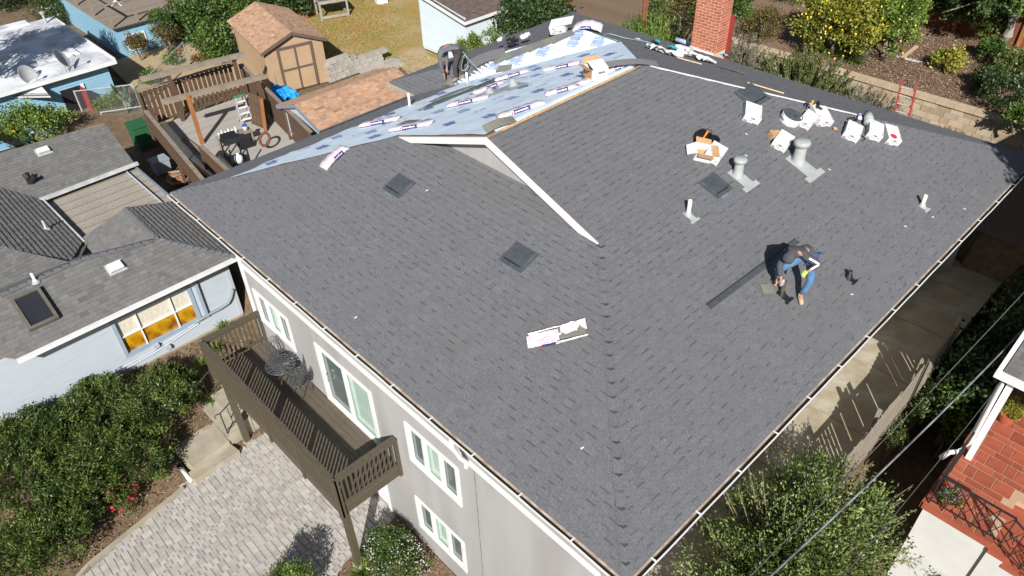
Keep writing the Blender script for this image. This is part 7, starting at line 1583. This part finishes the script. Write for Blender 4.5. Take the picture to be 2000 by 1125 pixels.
low_flowers((392, 120), -4.3, 0.5, 'orange flowering plant near the tan shed', f_or, 462, fn=45, fs=0.09, kind='bronze')
low_flowers((370, 22), -4.3, 0.35, 'yellow rose at the hedge end', flowermat('yellow_petal', (0.75, 0.55, 0.08)), 463, fn=14, fs=0.2, kind='mid', h=0.6)
# prickly pear
base = PZ(262, 228, -4.7); t = thing('prickly_pear', 'grey-green prickly pear cactus at the chain link fence', 'cactus', tuple(base)); Rc = np.random.default_rng(470)
nodes_ = [(np.array(base), 0)]
for i in range(26):
    p, lv = nodes_[min(len(nodes_)-1, int(Rc.integers(0, len(nodes_))))]
    d = unit(np.array([Rc.normal()*0.55, Rc.normal()*0.55, 1.0])); L = Rc.uniform(0.32, 0.5); q = p+d*L*0.92; n_ = unit(np.cross(d, Rc.normal(size=3))); s = np.cross(d, n_)
    b = MB(); X = Matrix(((s[0], n_[0], d[0], p[0]), (s[1], n_[1], d[1], p[1]), (s[2], n_[2], d[2], p[2]), (0, 0, 0, 1))); pr = [(0.02, 0), (0.09, 0.12), (0.135, 0.45), (0.13, 0.7), (0.08, 0.93), (0.005, 1.0)]
    vs_ = []
    for (r_, z_) in pr:
        for a in np.linspace(0, 2*math.pi, 10, endpoint=False): vs_.append((r_*math.cos(a), r_*0.22*math.sin(a), z_*L))
    b.X = X; b.add(vs_, [(i2*10+j, i2*10+(j+1) % 10, (i2+1)*10+(j+1) % 10, (i2+1)*10+j) for i2 in range(5) for j in range(10)]); b.build('pad', LM['cactus'], t, smooth=True, tone=[Rc.random()]*50)
    nodes_.append((q, lv+1))
# plants by the white shed and behind the wing
c = G(1010, 30, -2.2); t = thing('loquat_tree', 'dark large-leaved loquat tree behind the rear wing', 'tree', (-6.3, 19.6, -3.6)); Rl = np.random.default_rng(480)
cc = crown('crown', (-6.0, 19.7, -1.95), (2.3, 1.6, 1.25), 9000, 0.24, 0.075, LM['dark'], t, Rl, clumps=150, csize=0.17, upb=-0.1, droop=0.2, out=0.8); woody(t, (-6.3, 19.4, -3.6), cc, 0.1, m_gbark, Rl)
b = MB(); b.tube([PZ(1050, 50, -2.6), PZ(1051, 10, -1.5)], 0.04, 6); b.build('bare_stake', m_grwood, t)
for i, (px, py, r) in enumerate(((950, 70, 0.65), (915, 90, 0.6), (985, 55, 0.7))):
    c = G(px, py, -3.0); bush('light_bush', ['light green bush under the loquat', 'light green bush nearest the bending worker', 'light green bush behind the rear wing eave'][i], 'shrub', (c[0], c[1], -3.1), (r, r*1.2, r), 3000, 0.085, 0.045, 'light', 'light green bushes by the white shed', clumps=50, csize=0.25, seed=485+i, trunk=0.04)
# back border
def spiky(px, z, r, h, kind, label, seed, n=2600, group=None, name='rosemary', cat='shrub', at=None):
    c = np.array(at) if at is not None else G(*px, z); R = np.random.default_rng(seed); t = thing(name, label, cat, tuple(c), group); C = []; Dd = []
    ns = 260
    for s in range(ns):
        az = R.uniform(0, 6.283); tl = R.uniform(0, 1)**0.7; b0 = c+np.array([math.cos(az), math.sin(az), 0])*r*0.45*tl; d = unit(np.array([math.cos(az)*0.7*tl, math.sin(az)*0.7*tl, 1.0])); L = h*R.uniform(0.65, 1.1)*(1-0.25*tl)
        m_ = n//ns*2
        f = R.uniform(0.15, 1.0, m_); C.append(b0+d*L*f[:, None]+R.normal(size=(m_, 3))*0.018); Dd.append(d*1.2+R.normal(size=(m_, 3))*0.5)
    C = np.concatenate(C); Dd = unit(np.concatenate(Dd)); leaf_mesh('foliage', C, Dd, unit(np.cross(Dd, R.normal(size=Dd.shape))), 0.10, 0.030, LM[kind], t, 0.5+0.25*R.normal(size=len(C))); return t
for (x, h, r, kd, lab, sd_, n_, nm) in ((0.75, 2.15, 1.5, 'light', 'bright green spiky shrub left of the chimney', 501, 8000, 'spiky_shrub'), (-0.35, 1.9, 1.1, 'mid', 'smaller spiky shrub at the red fence post', 502, 5000, 'spiky_shrub'), (6.95, 2.35, 2.0, 'rosem', 'large rosemary in front of the retaining wall', 503, 24000, 'rosemary'),
        (9.2, 1.65, 1.7, 'sage', 'greyish lavender right of the large rosemary', 504, 8000, 'lavender'), (12.0, 1.15, 1.2, 'sage', 'pale grassy lavender right of the ladder', 505, 5000, 'lavender'), (4.35, 2.2, 1.35, 'sage', 'grey-green shrub right of the chimney', 506, 9000, 'sage_bush')):
    spiky(None, -2.45, r, h, kd, lab, sd_, n_, name=nm, at=(x, 19.8, -2.45))
for i, (px, py, z, r, h, kd, lab, nl, lw) in enumerate(((1490, 55, -0.5, 0.8, 0.65, 'bronze', 'bronze tipped photinia bush on the terrace edge', 3500, (0.09, 0.04)), (1330, 20, -1.6, 0.9, 0.8, 'bronze', 'bronze bush left of the chimney top', 3500, (0.1, 0.045)), (1440, 15, -0.6, 0.8, 0.7, 'mid', 'green bush right of the chimney top', 3200, (0.1, 0.05)), (1290, 12, -1.5, 0.8, 0.8, 'olive', 'olive bush behind the spiky shrub', 2600, (0.1, 0.04)))):
    c = G(px, py, z); bush('border_bush', lab, 'shrub', (c[0], c[1], z), (r, r, h), nl, lw[0], lw[1], kd, 'bushes along the back border', clumps=50, csize=0.26, seed=510+i, trunk=0.05, base=(c[0], c[1], gh(c[0], c[1])))
f_lem = flowermat('lemon_skin', (0.85, 0.62, 0.06))
def lemon_tree(px, z, rad, n, lab, seed, nf, kd='lemon'):
    c = G(*px, z); t = bush('lemon_tree', lab, 'tree', tuple(c), rad, n, 0.12, 0.058, kd, 'lemon trees on the terrace', clumps=130, csize=0.17, seed=seed, trunk=0.09, base=(c[0], c[1], -1.02), upb=0.2)
    R = np.random.default_rng(seed+1)
    m_lem = M('lemon_fruit', (0.80, 0.58, 0.05), (0.75, 0.5, 0.04), rough=0.45)
    me = None
    for i in range(nf):
        d = unit(np.array([R.normal()+0.2, R.normal()-0.7, R.normal()*0.8+0.2])); p = c+d*np.array(rad)*R.uniform(0.82, 1.02)
        if me is None:
            b = MB(Matrix.Translation(p)); b.lathe([(0.001, -0.045), (0.022, -0.033), (0.034, 0), (0.022, 0.033), (0.001, 0.045)], 8); o = b.build('lemon', m_lem, t, smooth=True); me = o.data
        else:
            o = bpy.data.objects.new('lemon', me); link(o, t, tuple(p-np.array([0, 0, 0.045])))
    return t
lemon_tree((1640, 40), 0.3, (1.55, 1.25, 1.4), 26000, 'big lemon tree full of yellow fruit left of the pair', 521, 70)
lemon_tree((1742, 42), 0.3, (1.15, 1.1, 1.35), 17000, 'greener lemon tree right of the fruit-laden one', 523, 18, 'light')
c = G(1855, 118, -0.6); bush('young_citrus', 'small yellow-green citrus shrub on the mulch', 'shrub', tuple(c), (0.55, 0.5, 0.42), 1900, 0.11, 0.055, 'lemon', None, clumps=36, csize=0.28, seed=525, trunk=0.04, base=(c[0], c[1], -1.02))
for i, (px, py, n) in enumerate(((1662, 118, 200), (1600, 100, 140), (1630, 105, 120))):
    c = G(px, py, -1.0); blades('agapanthus', ['broad agapanthus clump right under the lemon trees', 'agapanthus clump left under the lemon tree', 'agapanthus clump between the other two'][i], c, n, 0.85, 0.04, 'mid', 530+i, spread=0.9, arch=0.75, group='agapanthus under the lemon trees')
# tree at the top right with pale trunk
t = thing('pale_trunk_tree', 'tree with pale bent trunk at the top right corner', 'tree', (11.3, 26.6, -1.0)); Rq = np.random.default_rng(540)
b = MB(); pts = [PY(1955, 95, 26.4), PY(1968, 70, 26.4), PY(1978, 40, 26.4), PY(2000, 0, 26.3), PY(2020, -60, 26.2)]; pts[0].z = -1.1; b.tube(pts, [0.2, 0.17, 0.15, 0.14, 0.12], 10)
for q in ((1900, 20), (1860, 5), (1930, -10), (1840, 25), (1985, -60)): b.tube([pts[3], PY((q[0]+2000)/2, q[1]-25, 26.0), PY(q[0], q[1], 25.6)], [0.06, 0.035, 0.012], 6)
b.build('trunk', m_gbark, t)
c = np.array(PY(1900, -30, 25.8)); crown('crown', c, (1.9, 1.2, 1.15), 12000, 0.15, 0.06, LM['dark'], t, Rq, clumps=130, csize=0.18, droop=0.3, upb=0.0)
c = np.array(PY(2030, -10, 25.5)); crown('crown', c, (1.2, 1.0, 1.0), 5000, 0.15, 0.06, LM['mid'], t, Rq, clumps=60, csize=0.2)
for i, (px, py, r, kd, lab) in enumerate(((1960, 180, 0.8, 'dark', 'dark green shrub at the right edge above the wall'), (1985, 130, 0.8, 'olive', 'olive shrub under the pale trunk'), (1935, 150, 0.5, 'dark', 'dark low shrub left of the right edge one'), (1995, 225, 0.5, 'mid', 'green shrub spilling over the wall at the right edge'), (1940, 95, 0.5, 'mid', 'green shrub at the foot of the pale trunk'))):
    c = G(px, py, -0.5); bush('terrace_shrub', lab, 'shrub', (c[0], c[1], -0.55), (r, r*0.9, r*0.75), 3000, 0.10, 0.05, kd, 'shrubs at the right end of the terrace', clumps=55, csize=0.24, seed=550+i, trunk=0.05, base=(c[0], c[1], -1.02))
for i, (px, py, y, r) in enumerate(((1870, 10, 26.9, 0.9), (1930, 40, 27.0, 0.9), (1820, -15, 28.5, 1.3))):
    c = np.array(PY(px, py, y)); bush('fence_tree', ['leafy tree overhanging the red fence on its left', 'leafy branches between red fence and pale trunk', 'dark tree behind the red fence'][i], 'tree', tuple(c), (r*1.2, r*0.7, r*0.8), 4000, 0.14, 0.06, ('mid', 'olive', 'dark')[i], 'trees over the red fence', clumps=60, csize=0.22, seed=570+i, trunk=0.06, base=(c[0], 27.6, -1.0))
# trees far behind closing the view at the top
for i, (px, py, y, r) in enumerate(((1560, 0, 27, 1.6), (1400, -5, 25, 1.6), (1240, -5, 25, 1.5), (1500, -20, 29, 1.8))):
    c = np.array(PY(px, py, y)); bush('background_tree', ['tree behind the big lemon tree', 'tree behind the chimney', 'tree behind the back fence', 'tree between chimney and lemon tree'][i], 'tree', tuple(c), (r, r, r*0.8), 6000, 0.15, 0.07, 'dark' if i % 2 else 'mid', 'trees beyond the terrace', clumps=70, csize=0.24, seed=560+i, trunk=0.1, base=(c[0], c[1], -1.0))
# mulch chips and dry grass
def scatter(name, label, poly, z, n, ln, wd, mat, seed, up=0.15):
    R = np.random.default_rng(seed); P = np.array(poly); C = []
    lo, hi = P.min(0), P.max(0)
    while len(C) < n:
        q = R.uniform(lo, hi, (n, 2))
        for a in q:
            if inpoly(a[0], a[1], poly): C.append((a[0], a[1], z if not callable(z) else z(a[0], a[1])))
            if len(C) >= n: break
    C = np.array(C)+np.array([0, 0, 0.02]); m_ = len(C); Dv = unit(np.concatenate([R.normal(size=(m_, 2)), R.normal(size=(m_, 1))*0.3+up], 1)); Sv = unit(np.cross(Dv, R.normal(size=(m_, 3))*0.5+np.array([0, 0, 1.0])))
    o = leaf_mesh(name, C, Dv, Sv, ln*R.uniform(0.5, 1.4, m_), wd*R.uniform(0.6, 1.3, m_), mat, None, R.random(m_)); return tag(o, label, 'ground cover', kind='stuff')
chip = leafmat('bark_chip', [(0.07, 0.04, 0.028), (0.14, 0.085, 0.055), (0.22, 0.14, 0.09), (0.42, 0.32, 0.22)], rough=0.9, trans=0.0)
scatter('bark_chips', 'loose bark chips covering the upper bed', [(6, 21.3), (16, 21.3), (16, 27), (6, 27)], lambda x, y: -1.0+(y-21.3)*0.0177, 26000, 0.08, 0.03, chip, 601)
scatter('fallen_leaves', 'dry leaves scattered on the soil of the front bed', [(-0.4, 0.9), (3.2, 0.2), (3.4, -3), (3.9, -6), (-0.4, -6)], lambda x, y: gh(x, y), 7000, 0.06, 0.03, chip, 602)
scatter('wall_bed_chips', 'bark chips in the bed under the front windows', [(8.05, 0.25), (8.25, -1.45), (9, -2.3), (12, -2.3), (12, 0.25)], -6.06, 5000, 0.05, 0.022, chip, 603)
scatter('dry_grass', 'dry orange and green grass of the rear lawn', [(-23, 12.7), (-12.2, 12.7), (-12.2, 15.2), (-13, 24), (-26, 24)], YZ+0.03, 30000, 0.16, 0.022, LM['straw'], 604, up=1.0)
scatter('path_weeds', 'sparse dry weeds on the dirt by the white shed', [(-12, 15), (-4, 13.5), (-3, 15.4), (-11, 16.6)], YZ+0.12, 2600, 0.10, 0.02, LM['straw'], 605, up=0.8)
